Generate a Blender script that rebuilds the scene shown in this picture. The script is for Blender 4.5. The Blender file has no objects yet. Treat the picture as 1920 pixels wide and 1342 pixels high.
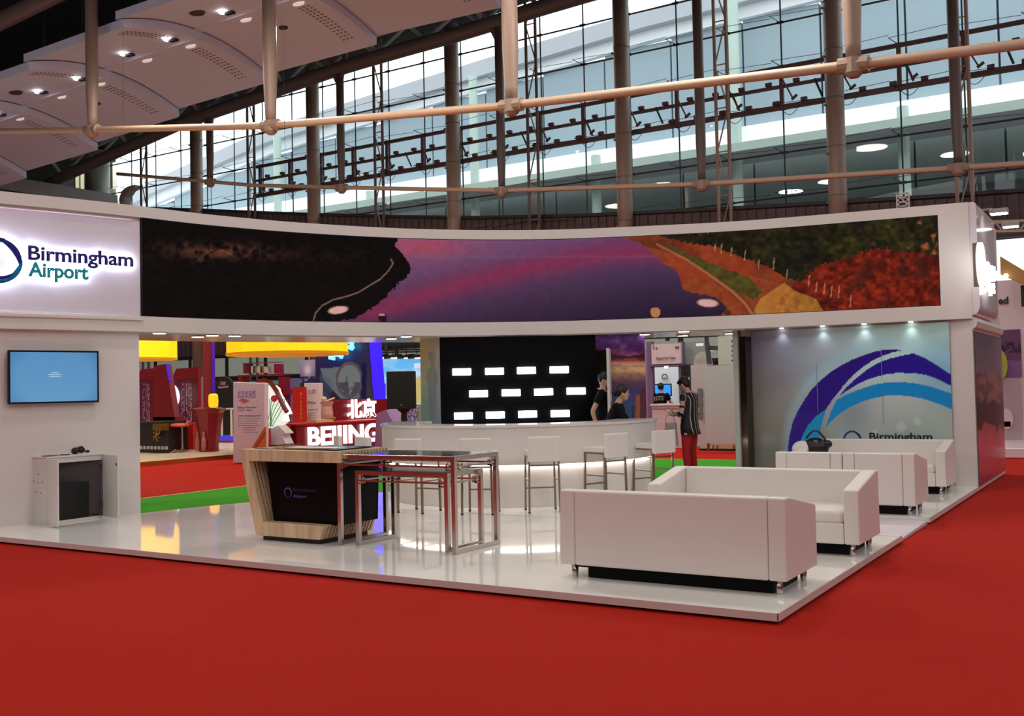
import bpy, bmesh, math, random
import numpy as np
from mathutils import Vector, Matrix

random.seed(7)
sc = bpy.context.scene
col = sc.collection

# ---------------------------------------------------------------- camera
F_PX, PITCH, ROLL, YAW, EYE = 1909.74, 0.03266198, -0.02195202, 0.55991432, 1.65
cyw, syw = math.cos(YAW), math.sin(YAW)
FW = np.array([-syw * math.cos(PITCH), cyw * math.cos(PITCH), math.sin(PITCH)])
R0 = np.array([cyw, syw, 0.0])
U0 = np.cross(R0, FW)
RT = math.cos(ROLL) * R0 + math.sin(ROLL) * U0
UP = -math.sin(ROLL) * R0 + math.cos(ROLL) * U0
cam_data = bpy.data.cameras.new('camera')
cam_data.sensor_width = 36.0
cam_data.lens = F_PX * 36.0 / 1920.0
cam_data.clip_end = 500
cam = bpy.data.objects.new('camera', cam_data)
cam.matrix_world = Matrix(((RT[0], UP[0], -FW[0], 0), (RT[1], UP[1], -FW[1], 0),
                           (RT[2], UP[2], -FW[2], EYE), (0, 0, 0, 1)))
col.objects.link(cam)
sc.camera = cam

# ---------------------------------------------------------------- world, lamps, exposure
sc.view_settings.view_transform = 'Standard'
sc.view_settings.look = 'None'
sc.view_settings.exposure = 0.0
sc.view_settings.gamma = 1.0
sc.view_settings.use_curve_mapping = False
w = bpy.data.worlds.new('overcast_sky')
sc.world = w
w.use_nodes = True
bg = w.node_tree.nodes['Background']
bg.inputs[0].default_value = (0.93, 0.98, 1.0, 1)
bg.inputs[1].default_value = 2.1

LAMP_GAIN = 0.31
def hall_lamp(x, y, z, size, power, colour=(1, 0.90, 0.83)):
    l = bpy.data.lights.new('high_bay_lamp', 'AREA')
    l.shape = 'DISK'
    l.size = size
    l.energy = power * LAMP_GAIN
    l.color = colour
    o = bpy.data.objects.new('high_bay_lamp', l)
    o.location = (x, y, z)
    col.objects.link(o)
    return o

for (lx, ly, lz, ls, lp) in ((-2, -4, 17, 2.2, 1650), (-16, -4, 17, 2.2, 1650), (8, 6, 17, 2.2, 1500), (-20, 8, 17, 2, 1300),
                             (-6, 9, 17, 2, 1900), (-30, 24, 14, 2, 900), (-14, 22, 16, 2, 900), (4, 20, 16, 2, 900), (-46, 24, 13, 2, 2600)):
    hall_lamp(lx, ly, lz, ls, lp)

for (ax, ay, ap) in ((-20, 18.5, 3600), (-26, 26, 2600), (-9, 23.5, 3000)):
    hall_lamp(ax, ay, 14.6, 1.6, ap)
for (ux, uy) in ((-36, 13), (-44, 22)):  # unseen lamps added to brighten the ceiling panels from below
    ul = hall_lamp(ux, uy, 4.5, 3.0, 380, (1, 0.92, 0.96))
    ul.name = 'panel_fill_lamp'
    ul.rotation_euler = (math.pi, 0, 0)

# ---------------------------------------------------------------- pixel -> place helpers
def ray(px, py):
    return RT * (px - 960) / F_PX - UP * (py - 671) / F_PX + FW

def at(px, py, z=None, X=None, Y=None):
    d = ray(px, py)
    t = (z - EYE) / d[2] if z is not None else (X / d[0] if X is not None else Y / d[1])
    return np.array([0, 0, EYE]) + t * d

def at_line(px, py, p0, dr):
    """hit the vertical plane through p0 with plan direction dr"""
    d = ray(px, py)
    n = np.array([dr[1], -dr[0]])
    t = (n @ np.array(p0[:2])) / (n @ d[:2])
    return np.array([0, 0, EYE]) + t * d

def hz(px, py, X, Y):
    d = ray(px, py)
    return EYE + math.hypot(X, Y) / math.hypot(d[0], d[1]) * d[2]

def proj(P):
    Q = np.asarray(P, float) - np.array([0, 0, EYE])
    dep = Q @ FW
    return 960 + F_PX * (Q @ RT) / dep, 671 - F_PX * (Q @ UP) / dep

# ---------------------------------------------------------------- materials
def lin(c):
    c = np.asarray(c, float) / 255.0
    return np.where(c <= 0.04045, c / 12.92, ((c + 0.055) / 1.055) ** 2.4)

MATS = {}
def mat(name, rgb=(200, 200, 200), rough=0.5, metal=0.0, emit=0.0, var=0.04, scale=6.0, bump=0.0, spec=0.5, coat=0.0, lin_in=None, alpha=None):
    if name in MATS:
        return MATS[name]
    m = bpy.data.materials.new(name)
    m.use_nodes = True
    nt = m.node_tree
    b = nt.nodes['Principled BSDF']
    c = lin(rgb) if lin_in is None else np.array(lin_in)
    tc = nt.nodes.new('ShaderNodeTexCoord')
    nz = nt.nodes.new('ShaderNodeTexNoise')
    nz.inputs['Scale'].default_value = scale
    nz.inputs['Detail'].default_value = 3
    nt.links.new(tc.outputs['Object'], nz.inputs['Vector'])
    mix = nt.nodes.new('ShaderNodeMix')
    mix.data_type = 'RGBA'
    mix.inputs[6].default_value = (*np.clip(c * (1 - var), 0, 1), 1)
    mix.inputs[7].default_value = (*np.clip(c * (1 + var), 0, 1), 1)
    nt.links.new(nz.outputs['Fac'], mix.inputs[0])
    nt.links.new(mix.outputs[2], b.inputs['Base Color'])
    b.inputs['Roughness'].default_value = rough
    b.inputs['Metallic'].default_value = metal
    b.inputs['Specular IOR Level'].default_value = spec
    if coat:
        b.inputs['Coat Weight'].default_value = coat
        b.inputs['Coat Roughness'].default_value = 0.03
    if emit:
        nt.links.new(mix.outputs[2], b.inputs['Emission Color'])
        b.inputs['Emission Strength'].default_value = emit
    if bump:
        bp = nt.nodes.new('ShaderNodeBump')
        bp.inputs['Strength'].default_value = bump
        nz2 = nt.nodes.new('ShaderNodeTexNoise')
        nz2.inputs['Scale'].default_value = scale * 12
        nt.links.new(tc.outputs['Object'], nz2.inputs['Vector'])
        nt.links.new(nz2.outputs['Fac'], bp.inputs['Height'])
        nt.links.new(bp.outputs['Normal'], b.inputs['Normal'])
    MATS[name] = m
    return m

def paint_mat(name, rough=0.5, emit=0.0, base=1.0, spec=0.4):
    if name in MATS:
        return MATS[name]
    m = bpy.data.materials.new(name)
    m.use_nodes = True
    nt = m.node_tree
    b = nt.nodes['Principled BSDF']
    a = nt.nodes.new('ShaderNodeVertexColor')
    a.layer_name = 'print'
    b.inputs['Roughness'].default_value = rough
    b.inputs['Specular IOR Level'].default_value = spec
    if emit:
        b.inputs['Base Color'].default_value = (0.002, 0.002, 0.002, 1)
        nt.links.new(a.outputs['Color'], b.inputs['Emission Color'])
        b.inputs['Emission Strength'].default_value = emit
    else:
        nt.links.new(a.outputs['Color'], b.inputs['Base Color'])
    MATS[name] = m
    return m

def stripe_mat(name, c1, c2, axis, scale, width, rough=0.6, distort=0.0):
    """thin c2 lines on c1, repeated along an object axis"""
    if name in MATS:
        return MATS[name]
    m = bpy.data.materials.new(name)
    m.use_nodes = True
    nt = m.node_tree
    b = nt.nodes['Principled BSDF']
    tc = nt.nodes.new('ShaderNodeTexCoord')
    sp = nt.nodes.new('ShaderNodeSeparateXYZ')
    nt.links.new(tc.outputs['Object'], sp.inputs[0])
    mu = nt.nodes.new('ShaderNodeMath'); mu.operation = 'MULTIPLY'; mu.inputs[1].default_value = scale
    nt.links.new(sp.outputs[axis], mu.inputs[0])
    fr = nt.nodes.new('ShaderNodeMath'); fr.operation = 'FRACT'
    nt.links.new(mu.outputs[0], fr.inputs[0])
    lt = nt.nodes.new('ShaderNodeMath'); lt.operation = 'LESS_THAN'; lt.inputs[1].default_value = width
    nt.links.new(fr.outputs[0], lt.inputs[0])
    mix = nt.nodes.new('ShaderNodeMix'); mix.data_type = 'RGBA'
    mix.inputs[6].default_value = (*lin(c1), 1)
    mix.inputs[7].default_value = (*lin(c2), 1)
    nt.links.new(lt.outputs[0], mix.inputs[0])
    nt.links.new(mix.outputs[2], b.inputs['Base Color'])
    b.inputs['Roughness'].default_value = rough
    MATS[name] = m
    return m

def wood_mat():
    m = bpy.data.materials.new('oak_veneer')
    m.use_nodes = True
    nt = m.node_tree
    b = nt.nodes['Principled BSDF']
    tc = nt.nodes.new('ShaderNodeTexCoord')
    mp = nt.nodes.new('ShaderNodeMapping')
    mp.inputs['Scale'].default_value = (9, 9, 1.0)
    nt.links.new(tc.outputs['Object'], mp.inputs[0])
    nz = nt.nodes.new('ShaderNodeTexNoise')
    nz.inputs['Scale'].default_value = 1.6
    nz.inputs['Detail'].default_value = 6
    nt.links.new(mp.outputs[0], nz.inputs['Vector'])
    rp = nt.nodes.new('ShaderNodeValToRGB')
    rp.color_ramp.elements[0].position = 0.3
    rp.color_ramp.elements[0].color = (*lin((196, 160, 122)), 1)
    rp.color_ramp.elements[1].position = 0.7
    rp.color_ramp.elements[1].color = (*lin((230, 200, 164)), 1)
    nt.links.new(nz.outputs['Fac'], rp.inputs[0])
    nt.links.new(rp.outputs[0], b.inputs['Base Color'])
    b.inputs['Roughness'].default_value = 0.4
    return m

def glass_mat(name, tint, refl=0.08, rough=0.0):
    m = bpy.data.materials.new(name)
    m.use_nodes = True
    nt = m.node_tree
    nt.nodes.remove(nt.nodes['Principled BSDF'])
    out = [n for n in nt.nodes if n.type == 'OUTPUT_MATERIAL'][0]
    tr = nt.nodes.new('ShaderNodeBsdfTransparent')
    tr.inputs[0].default_value = (*tint, 1)
    gl = nt.nodes.new('ShaderNodeBsdfGlossy')
    gl.inputs['Roughness'].default_value = rough
    lw = nt.nodes.new('ShaderNodeLayerWeight')
    pw = nt.nodes.new('ShaderNodeMath'); pw.operation = 'POWER'; pw.inputs[1].default_value = 4.0
    nt.links.new(lw.outputs['Facing'], pw.inputs[0])
    fr = nt.nodes.new('ShaderNodeMath'); fr.operation = 'MULTIPLY_ADD'
    fr.inputs[1].default_value = 0.4; fr.inputs[2].default_value = refl * 0.3
    nt.links.new(pw.outputs[0], fr.inputs[0])
    mx = nt.nodes.new('ShaderNodeMixShader')
    nt.links.new(fr.outputs[0], mx.inputs[0])
    nt.links.new(tr.outputs[0], mx.inputs[1])
    nt.links.new(gl.outputs[0], mx.inputs[2])
    nt.links.new(mx.outputs[0], out.inputs[0])
    return m

WHITE = mat('white_laminate', (226, 219, 213), 0.32, var=0.015, scale=1.5)
WHITE2 = mat('white_paint', (222, 214, 209), 0.5, var=0.02, scale=1.0)
GLOSSFLOOR = mat('glossy_white_floor', (240, 236, 230), 0.04, var=0.01, scale=0.8, spec=0.45)
LEATHER = mat('white_leather', (228, 220, 213), 0.42, var=0.02, scale=2.5, bump=0.03)
CHROME = mat('chrome', (206, 198, 192), 0.22, 1.0, var=0.02)
STEEL = mat('brushed_steel', (150, 138, 122), 0.3, 1.0, var=0.05)
BLACK = mat('matt_black', (14, 13, 14), 0.5, var=0.1)
BLACKG = mat('gloss_black', (6, 6, 8), 0.12, var=0.05)
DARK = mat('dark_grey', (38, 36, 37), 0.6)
EDGE = mat('platform_edge', (214, 196, 190), 0.4)
OAK = wood_mat()
POST = mat('beige_steel', (148, 124, 108), 0.5, var=0.04, scale=1.0)
COLM = mat('column_brown', (142, 118, 104), 0.45, var=0.04, scale=1.0)
POSTD = mat('brown_steel', (92, 75, 70), 0.5, var=0.05, scale=1.0)
GREENSTEEL = mat('grey_green_steel', (158, 164, 156), 0.55, var=0.08, scale=1.0)
CABLE = mat('dark_cable', (30, 34, 36), 0.5)
LED = mat('white_led', (250, 250, 255), 0.5, emit=5.0, var=0.0)
LEDSOFT = mat('white_led_strip', (255, 250, 244), 0.5, emit=7.0, var=0.0)
REDMAT = mat('lacquer_red', (128, 20, 28), 0.35, var=0.08)
REDBRIGHT = mat('bright_red', (190, 30, 28), 0.4, var=0.05)

# ---------------------------------------------------------------- mesh builder
def wloc(o):
    v = Vector((0, 0, 0))
    while o is not None:
        v = v + o.location
        o = o.parent
    return v

def link(o, parent=None):
    col.objects.link(o)
    if parent is not None:
        o.parent = parent
    return o

def tag(o, label=None, cat=None, group=None, kind=None):
    if label: o['label'] = label
    if cat: o['category'] = cat
    if group: o['group'] = group
    if kind: o['kind'] = kind
    return o

def empty(name, loc, label=None, cat=None, group=None, kind=None):
    o = bpy.data.objects.new(name, None)
    o.location = Vector([float(a) for a in loc])
    o.empty_display_size = 0.1
    link(o)
    return tag(o, label, cat, group, kind)

class MB:
    def __init__(s):
        s.v = []; s.f = []
    def add(s, vs, fs):
        n = len(s.v)
        s.v += [tuple(float(c) for c in v) for v in vs]
        s.f += [tuple(i + n for i in f) for f in fs]
        return s
    def box(s, x0, x1, y0, y1, z0, z1):
        vs = [(x, y, z) for z in (z0, z1) for y in (y0, y1) for x in (x0, x1)]
        return s.add(vs, [(0, 2, 3, 1), (4, 5, 7, 6), (0, 1, 5, 4), (2, 6, 7, 3), (0, 4, 6, 2), (1, 3, 7, 5)])
    def obb(s, c, a, b, d):
        c, a, b, d = [np.array(q, float) for q in (c, a, b, d)]
        vs = [c + sx * a + sy * b + sz * d for sz in (-1, 1) for sy in (-1, 1) for sx in (-1, 1)]
        return s.add(vs, [(0, 2, 3, 1), (4, 5, 7, 6), (0, 1, 5, 4), (2, 6, 7, 3), (0, 4, 6, 2), (1, 3, 7, 5)])
    def bar(s, p0, p1, w, h, up=(0, 0, 1)):
        p0, p1 = np.array(p0, float), np.array(p1, float)
        t = p1 - p0; L = np.linalg.norm(t); t = t / L
        up = np.array(up, float)
        if abs(t @ up) > 0.98: up = np.array([1.0, 0, 0])
        sd = np.cross(t, up); sd /= np.linalg.norm(sd)
        u2 = np.cross(sd, t)
        return s.obb((p0 + p1) / 2, t * L / 2, sd * w / 2, u2 * h / 2)
    def prism(s, poly, vec):
        n = len(poly); vec = np.array(vec, float)
        vs = [np.array(q, float) for q in poly]
        vs = vs + [q + vec for q in vs]
        fs = [tuple(range(n)), tuple(range(2 * n - 1, n - 1, -1))]
        fs += [(i, i + n, (i + 1) % n + n, (i + 1) % n) for i in range(n)]
        return s.add(vs, fs)
    def tube(s, pts, r, n=8):
        pts = [np.array(q, float) for q in pts]
        rs = [r] * len(pts) if not hasattr(r, '__len__') else list(r)
        rings = []
        ref = np.array([0, 0, 1.0])
        for i, q in enumerate(pts):
            t = (pts[min(i + 1, len(pts) - 1)] - pts[max(i - 1, 0)])
            t = t / (np.linalg.norm(t) + 1e-9)
            rf = ref if abs(t @ ref) < 0.95 else np.array([1.0, 0, 0])
            a = np.cross(t, rf); a /= np.linalg.norm(a)
            b = np.cross(t, a)
            rings.append([q + rs[i] * (math.cos(k * 2 * math.pi / n) * a + math.sin(k * 2 * math.pi / n) * b) for k in range(n)])
        vs = [p for ring in rings for p in ring]
        fs = []
        for i in range(len(pts) - 1):
            for k in range(n):
                fs.append((i * n + k, i * n + (k + 1) % n, (i + 1) * n + (k + 1) % n, (i + 1) * n + k))
        fs.append(tuple(range(n - 1, -1, -1)))
        fs.append(tuple((len(pts) - 1) * n + k for k in range(n)))
        return s.add(vs, fs)
    def lathe(s, c, prof, n=16, sx=1.0, sy=1.0):
        vs = []
        for (r, z) in prof:
            for k in range(n):
                a = 2 * math.pi * k / n
                vs.append((c[0] + r * sx * math.cos(a), c[1] + r * sy * math.sin(a), c[2] + z))
        fs = []
        m = len(prof)
        for i in range(m - 1):
            for k in range(n):
                fs.append((i * n + k, i * n + (k + 1) % n, (i + 1) * n + (k + 1) % n, (i + 1) * n + k))
        fs.append(tuple(range(n - 1, -1, -1)))
        fs.append(tuple((m - 1) * n + k for k in range(n)))
        return s.add(vs, fs)
    def ball(s, c, rx, ry=None, rz=None, n=12, m=8):
        ry = ry or rx; rz = rz or rx
        prof = [(max(1e-4, math.sin(math.pi * i / m)), -math.cos(math.pi * i / m)) for i in range(m + 1)]
        vs = []
        for (r, z) in prof:
            for k in range(n):
                a = 2 * math.pi * k / n
                vs.append((c[0] + rx * r * math.cos(a), c[1] + ry * r * math.sin(a), c[2] + rz * z))
        fs = [(i * n + k, i * n + (k + 1) % n, (i + 1) * n + (k + 1) % n, (i + 1) * n + k) for i in range(m) for k in range(n)]
        return s.add(vs, fs)
    def build(s, name, m, parent=None, bevel=0.0, seg=2, smooth=False):
        off = wloc(parent)
        me = bpy.data.meshes.new(name)
        me.from_pydata([(x - off.x, y - off.y, z - off.z) for (x, y, z) in s.v], [], s.f)
        bm = bmesh.new(); bm.from_mesh(me)
        bmesh.ops.recalc_face_normals(bm, faces=bm.faces)
        if bevel:
            bmesh.ops.bevel(bm, geom=[e for e in bm.edges], offset=bevel, segments=seg, affect='EDGES', profile=0.5, clamp_overlap=True)
        bm.to_mesh(me); bm.free()
        me.materials.append(m)
        if smooth:
            me.polygons.foreach_set('use_smooth', [True] * len(me.polygons))
        me.update()
        return link(bpy.data.objects.new(name, me), parent)

def copy_tree(o, parent=None):
    c = o.copy()
    col.objects.link(c)
    if parent is not None:
        c.parent = parent
    for ch in list(o.children):
        copy_tree(ch, c)
    return c

def arc(c, r, a0, a1, n):
    return [(c[0] + r * math.cos(math.radians(a0 + (a1 - a0) * i / n)), c[1] + r * math.sin(math.radians(a0 + (a1 - a0) * i / n))) for i in range(n + 1)]

# ---------------------------------------------------------------- prints (vertex colours computed here)
def vnoise(x, y, seed=0):
    xi = np.floor(x).astype(int); yi = np.floor(y).astype(int)
    xf = x - xi; yf = y - yi
    def h(a, b):
        n = (a * 374761393 + b * 668265263 + seed * 1442695041) & 0x7fffffff
        n = ((n ^ (n >> 13)) * 1274126177) & 0x7fffffff
        return ((n ^ (n >> 16)) & 0xffff) / 65535.0
    u = xf * xf * (3 - 2 * xf); v = yf * yf * (3 - 2 * yf)
    return (h(xi, yi) * (1 - u) + h(xi + 1, yi) * u) * (1 - v) + (h(xi, yi + 1) * (1 - u) + h(xi + 1, yi + 1) * u) * v

def fbm(x, y, seed=0, o=4):
    s = 0; a = 0.5
    for i in range(o):
        s = s + a * vnoise(x, y, seed + i); x = x * 2.03; y = y * 2.03; a *= 0.5
    return s / (1 - 0.5 ** o)

def inpoly(x, y, poly):
    c = np.zeros(x.shape, bool)
    n = len(poly)
    for i in range(n):
        x1, y1 = poly[i]; x2, y2 = poly[(i + 1) % n]
        if y1 == y2: continue
        k = ((y1 > y) != (y2 > y)) & (x < (x2 - x1) * (y - y1) / (y2 - y1) + x1)
        c ^= k
    return c

def near_line(x, y, pts):
    d = np.full(x.shape, 1e9)
    for (x1, y1), (x2, y2) in zip(pts[:-1], pts[1:]):
        t = np.clip(((x - x1) * (x2 - x1) + (y - y1) * (y2 - y1)) / ((x2 - x1) ** 2 + (y2 - y1) ** 2), 0, 1)
        d = np.minimum(d, np.hypot(x - x1 - t * (x2 - x1), y - y1 - t * (y2 - y1)))
    return d

def blend(c, m, rgb):
    m = np.clip(m, 0, 1)[..., None]
    return c * (1 - m) + np.array(rgb, float) * m

def wgt(x, y, px, py, vals, s=1.0):
    """smooth blend of scattered colours (px, py, rgb, radius)"""
    acc = 0; ws = 0
    for (qx, qy, c, r) in vals:
        k = np.exp(-(((x - qx) ** 2 + (y - qy) ** 2) / (r * r)))[..., None] + 1e-6
        acc = acc + k * np.array(c, float); ws = ws + k
    return acc / ws

def paint(name, surf, nx, ny, func, m, parent=None, gain=1.0):
    """surf(U,V)->points (arrays), func(px,py,U,V)->sRGB; a printed or glowing sheet with its colours stored per vertex"""
    U, V = np.meshgrid(np.linspace(0, 1, nx + 1), np.linspace(0, 1, ny + 1))
    P = surf(U, V).reshape(-1, 3)
    px, py = proj(P)
    C = np.clip(func(px.reshape(U.shape), py.reshape(U.shape), U, V).reshape(-1, 3), 0, 255)
    off = wloc(parent)
    P = P - np.array(off)
    me = bpy.data.meshes.new(name)
    idx = np.arange((nx + 1) * (ny + 1)).reshape(ny + 1, nx + 1)
    F = np.stack([idx[:-1, :-1], idx[:-1, 1:], idx[1:, 1:], idx[1:, :-1]], -1).reshape(-1, 4)
    me.vertices.add(len(P)); me.vertices.foreach_set('co', P.ravel())
    me.loops.add(F.size); me.loops.foreach_set('vertex_index', F.ravel())
    me.polygons.add(len(F))
    me.polygons.foreach_set('loop_start', np.arange(len(F)) * 4)
    me.polygons.foreach_set('loop_total', np.full(len(F), 4))
    me.update(calc_edges=True)
    a = me.color_attributes.new('print', 'FLOAT_COLOR', 'POINT')
    L = np.c_[np.clip(lin(C) * gain, 0, 0.95), np.ones(len(C))]
    a.data.foreach_set('color', L.ravel())
    me.materials.append(m)
    return link(bpy.data.objects.new(name, me), parent)

def quad_surf(a, b, c, d):
    """a bottom-left, b bottom-right, c top-right, d top-left"""
    a, b, c, d = [np.array(q, float) for q in (a, b, c, d)]
    return lambda U, V: (((1 - U) * (1 - V))[..., None] * a + (U * (1 - V))[..., None] * b + (U * V)[..., None] * c + ((1 - U) * V)[..., None] * d)

PRINT = paint_mat('printed_vinyl', 0.35)
PRINTG = paint_mat('printed_gloss', 0.15)
SCREEN = paint_mat('screen_picture', 0.3, emit=0.9)
GLOWP = paint_mat('backlit_print', 0.4, emit=1.0)

# ---------------------------------------------------------------- lettering
def text_mesh(name, s, origin, xdir, height, m, parent=None, ext=0.01, width=None, bold=0.0, zdir=(0, 0, 1), align='LEFT'):
    """letters standing on a wall: origin = left end of the baseline, xdir = reading direction, height = cap height"""
    cu = bpy.data.curves.new(name, 'FONT')
    cu.body = s
    cu.size = 1.0
    cu.offset = bold
    cu.extrude = 0.5
    cu.align_x = align
    cu.resolution_u = 4
    o = bpy.data.objects.new(name, cu)
    col.objects.link(o)
    dg = bpy.context.evaluated_depsgraph_get()
    me = bpy.data.meshes.new_from_object(o.evaluated_get(dg))
    col.objects.unlink(o)
    bpy.data.objects.remove(o)
    n = len(me.vertices)
    co = np.zeros(n * 3); me.vertices.foreach_get('co', co); co = co.reshape(-1, 3)
    capm = 0.729
    sy = height / capm
    x0, x1 = co[:, 0].min(), co[:, 0].max()
    sx = sy if width is None else width / (x1 - x0)
    if align == 'LEFT': co[:, 0] -= x0
    X = np.array([*xdir[:2], xdir[2] if len(xdir) > 2 else 0.0], float); X /= np.linalg.norm(X)
    Z = np.array(zdir, float)
    N = np.cross(X, Z)
    off = np.array(wloc(parent))
    P = np.array(origin, float) + (co[:, 0] * sx)[:, None] * X + (co[:, 1] * sy)[:, None] * Z + ((co[:, 2] + 0.5) * ext)[:, None] * N - off
    me.vertices.foreach_set('co', P.ravel())
    me.materials.clear(); me.materials.append(m)
    me.update()
    return link(bpy.data.objects.new(name, me), parent)

def crescent(mb, c, X, Z, N, a0, a1, r_out, r_in_mid, w, n=24, thick=0.02, squash=1.0):
    """ring arc that tapers to points at both ends"""
    o = []; i_ = []
    for k in range(n + 1):
        t = k / n
        a = math.radians(a0 + (a1 - a0) * t)
        th = w * math.sin(math.pi * t) ** 0.7
        ro = r_out; ri = r_out - max(th, 0.0008)
        o.append(c + X * ro * math.cos(a) + Z * ro * math.sin(a))
        i_.append(c + X * ri * math.cos(a) + Z * ri * math.sin(a))
    vs = o + i_
    vs2 = [v + N * thick for v in vs]
    m = n + 1
    fs = []
    for k in range(n):
        fs += [(k, k + 1, m + k + 1, m + k), (2 * m + k, 3 * m + k, 3 * m + k + 1, 2 * m + k + 1),
               (k, 2 * m + k, 2 * m + k + 1, k + 1), (m + k, m + k + 1, 3 * m + k + 1, 3 * m + k)]
    mb.add(vs + vs2, fs)

# ================================================================ THE HALL
def carpet_material():
    m = mat('red_carpet', (168, 30, 17), 0.95, var=0.10, scale=0.35, bump=0.25, spec=0.1)
    return m
CARPET = carpet_material()
fl = MB().box(-70, 25, -25, 44, -0.3, 0.0).build('floor', CARPET)
tag(fl, 'flat red exhibition carpet covering the hall floor', kind='structure')

def roof_z(X):
    xs = [-72, -60, -48, -37, -29, -25, -20, -10, 0, 30]
    zs = [15.5, 17.9, 19.5, 20.5, 20.95, 21.3, 21.8, 22.4, 22.6, 22.6]
    return float(np.interp(X, xs, zs))
ROOF = mat('dark_roof', (30, 32, 32), 0.9, var=0.2)
mb = MB()
xs = [-72, -60, -54, -48, -42, -37, -33, -29, -25, -20, -10, 0, 26]
poly = [(x, -25.3, roof_z(x)) for x in xs] + [(x, -25.3, roof_z(x) + 0.4) for x in reversed(xs)]
mb.prism(poly, (0, 68.9, 0))
tag(mb.build('ceiling', ROOF), 'dark arched hall roof high above the stands', kind='structure')
HALLW = mat('hall_wall_paint', (112, 100, 97), 0.8, var=0.05, scale=0.5)
tag(MB().box(-70, 25.3, -25.3, -25, 0, 15).build('wall_back', HALLW), 'plain grey low hall wall behind the viewer', kind='structure')
tag(MB().box(25, 25.3, -25, 44, 0, 15).build('wall_right', HALLW), 'plain grey low hall wall at the far right', kind='structure')

# curved-top solid wall below the glazing (ribbed sheet)
BW = 42.35
band = [at(px, py, Y=BW) for (px, py) in [(222, 388), (390, 394), (560, 401), (740, 406), (900, 408), (1090, 404), (1280, 395.5), (1440, 387), (1600, 378), (1760, 368), (1920, 357)]]
bx = [p[0] for p in band] + [12.0, 25.0]
bz = [p[2] for p in band] + [8.6, 8.4]
RIB = mat('ribbed_sheet_brown', (82, 66, 66), 0.6, var=0.06, scale=0.6)
mb = MB()
poly = [(x, BW, z) for x, z in zip(bx, bz)] + [(25, BW, 0), (bx[0], BW, 0)]
mb.prism(poly, (0, 0.25, 0))
wf = mb.build('wall_far', RIB)
tag(wf, 'brown ribbed wall with curved top under the tall glazing', kind='structure')
mb = MB()
x = bx[0] + 0.3
while x < 12:
    z = float(np.interp(x, bx, bz))
    mb.box(x, x + 0.16, BW - 0.07, BW, 4.2, z - 0.12)
    x += 0.42
rb = mb.build('rib', RIB, wf); rb['kind'] = 'stuff'
mb = MB()
for i in range(len(bx) - 1):
    mb.bar((bx[i], BW - 0.05, bz[i]), (bx[i + 1], BW - 0.05, bz[i + 1]), 0.25, 0.14)
mb.build('coping', DARK, wf)
# strip of ground floor windows in the far wall
PALEWIN = mat('pale_window', (140, 150, 140), 0.3, emit=0.35, var=0.1, scale=0.5)
wn = empty('window_2', (-40, BW - 0.1, 3.0), 'row of pale dark-framed windows low in the far wall', kind='structure')
for i in range(16):
    x0 = -56 + i * 3.2
    MB().box(x0 + 0.12, x0 + 3.05, BW - 0.16, BW - 0.1, 2.9, 4.0).build('pane', PALEWIN, wn)
mb = MB().box(-56, -4.8, BW - 0.22, BW - 0.02, 4.0, 4.2).box(-56, -4.8, BW - 0.22, BW - 0.02, 2.75, 2.9)
for i in range(17):
    mb.box(-56 + i * 3.2 - 0.08, -56 + i * 3.2 + 0.1, BW - 0.24, BW - 0.02, 2.8, 4.1)
mb.build('window_frame', BLACK, wn)

# left hall wall with gallery parapet
XL = bx[0]
pt = [at(px, py, X=XL) for (px, py) in [(0, 328), (110, 346), (222, 366)]]
GREY = mat('grey_render', (150, 152, 152), 0.8, var=0.05, scale=0.4)
ys = [-25, 0, pt[0][1], pt[1][1], 42.3]
zs = [pt[0][2]] * 3 + [pt[1][2], pt[2][2]]
poly = [(XL, y, z) for y, z in zip(ys, zs)] + [(XL, 42.3, 0), (XL, -25, 0)]
wl = MB().prism(poly, (-0.4, 0, 0)).build('wall_left', GREY)
tag(wl, 'grey gallery parapet wall along the left of the hall', kind='structure')
MB().box(XL, XL + 0.08, -25, 42.2, zs[0] - 0.9, zs[0] - 0.82).build('groove_strip', DARK, wl)
MB().box(XL, XL + 0.12, 38.6, 38.75, 0, 13.2).build('downpipe', GREY, wl)
tag(MB().box(XL - 14, XL - 13.6, -25, 50, 0, 20).build('wall_gallery', mat('gallery_dark', (26, 26, 26), 0.9)), 'dark wall behind the left gallery', kind='structure')

# louvred cream window band behind the gallery, and column
lw = empty('louvred_window', (-60, 44, 14), 'cream lit louvred window of narrow panes at far left under the roof', 'window')
CREAM = mat('cream_light', (205, 198, 160), 0.6, emit=0.25)
p0, p1 = at(140, 312, Y=46.5), at(208, 352, Y=46.5)
wx = (p1[0] - p0[0])
MB().box(p0[0], p1[0] + 0.3, 46.5, 46.7, p1[2] - 2.4, p1[2]).build('lower_panel', mat('cream_wall', (150, 148, 122), 0.7), lw)
for i in range(7):
    a = p0[0] + wx * (i + 0.14) / 7
    MB().box(a, a + wx / 7 * 0.62, 46.5, 46.56, p1[2] + 0.05, p0[2]).build('pane', CREAM, lw)
MB().box(p0[0] - 0.2, p1[0] + 0.3, 46.56, 46.7, p1[2], p0[2] + 0.3).build('window_frame', BLACK, lw)
q0, q1 = at(211, 305, Y=45.5), at(219, 358, Y=45.5)
MB().box(q0[0], q1[0], 45.5, 45.6, q1[2] + 0.2, q0[2]).build('side_pane', mat('cream_bright', (240, 236, 214), 0.6, emit=0.7), lw)
tag(lw, group=None)

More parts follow.
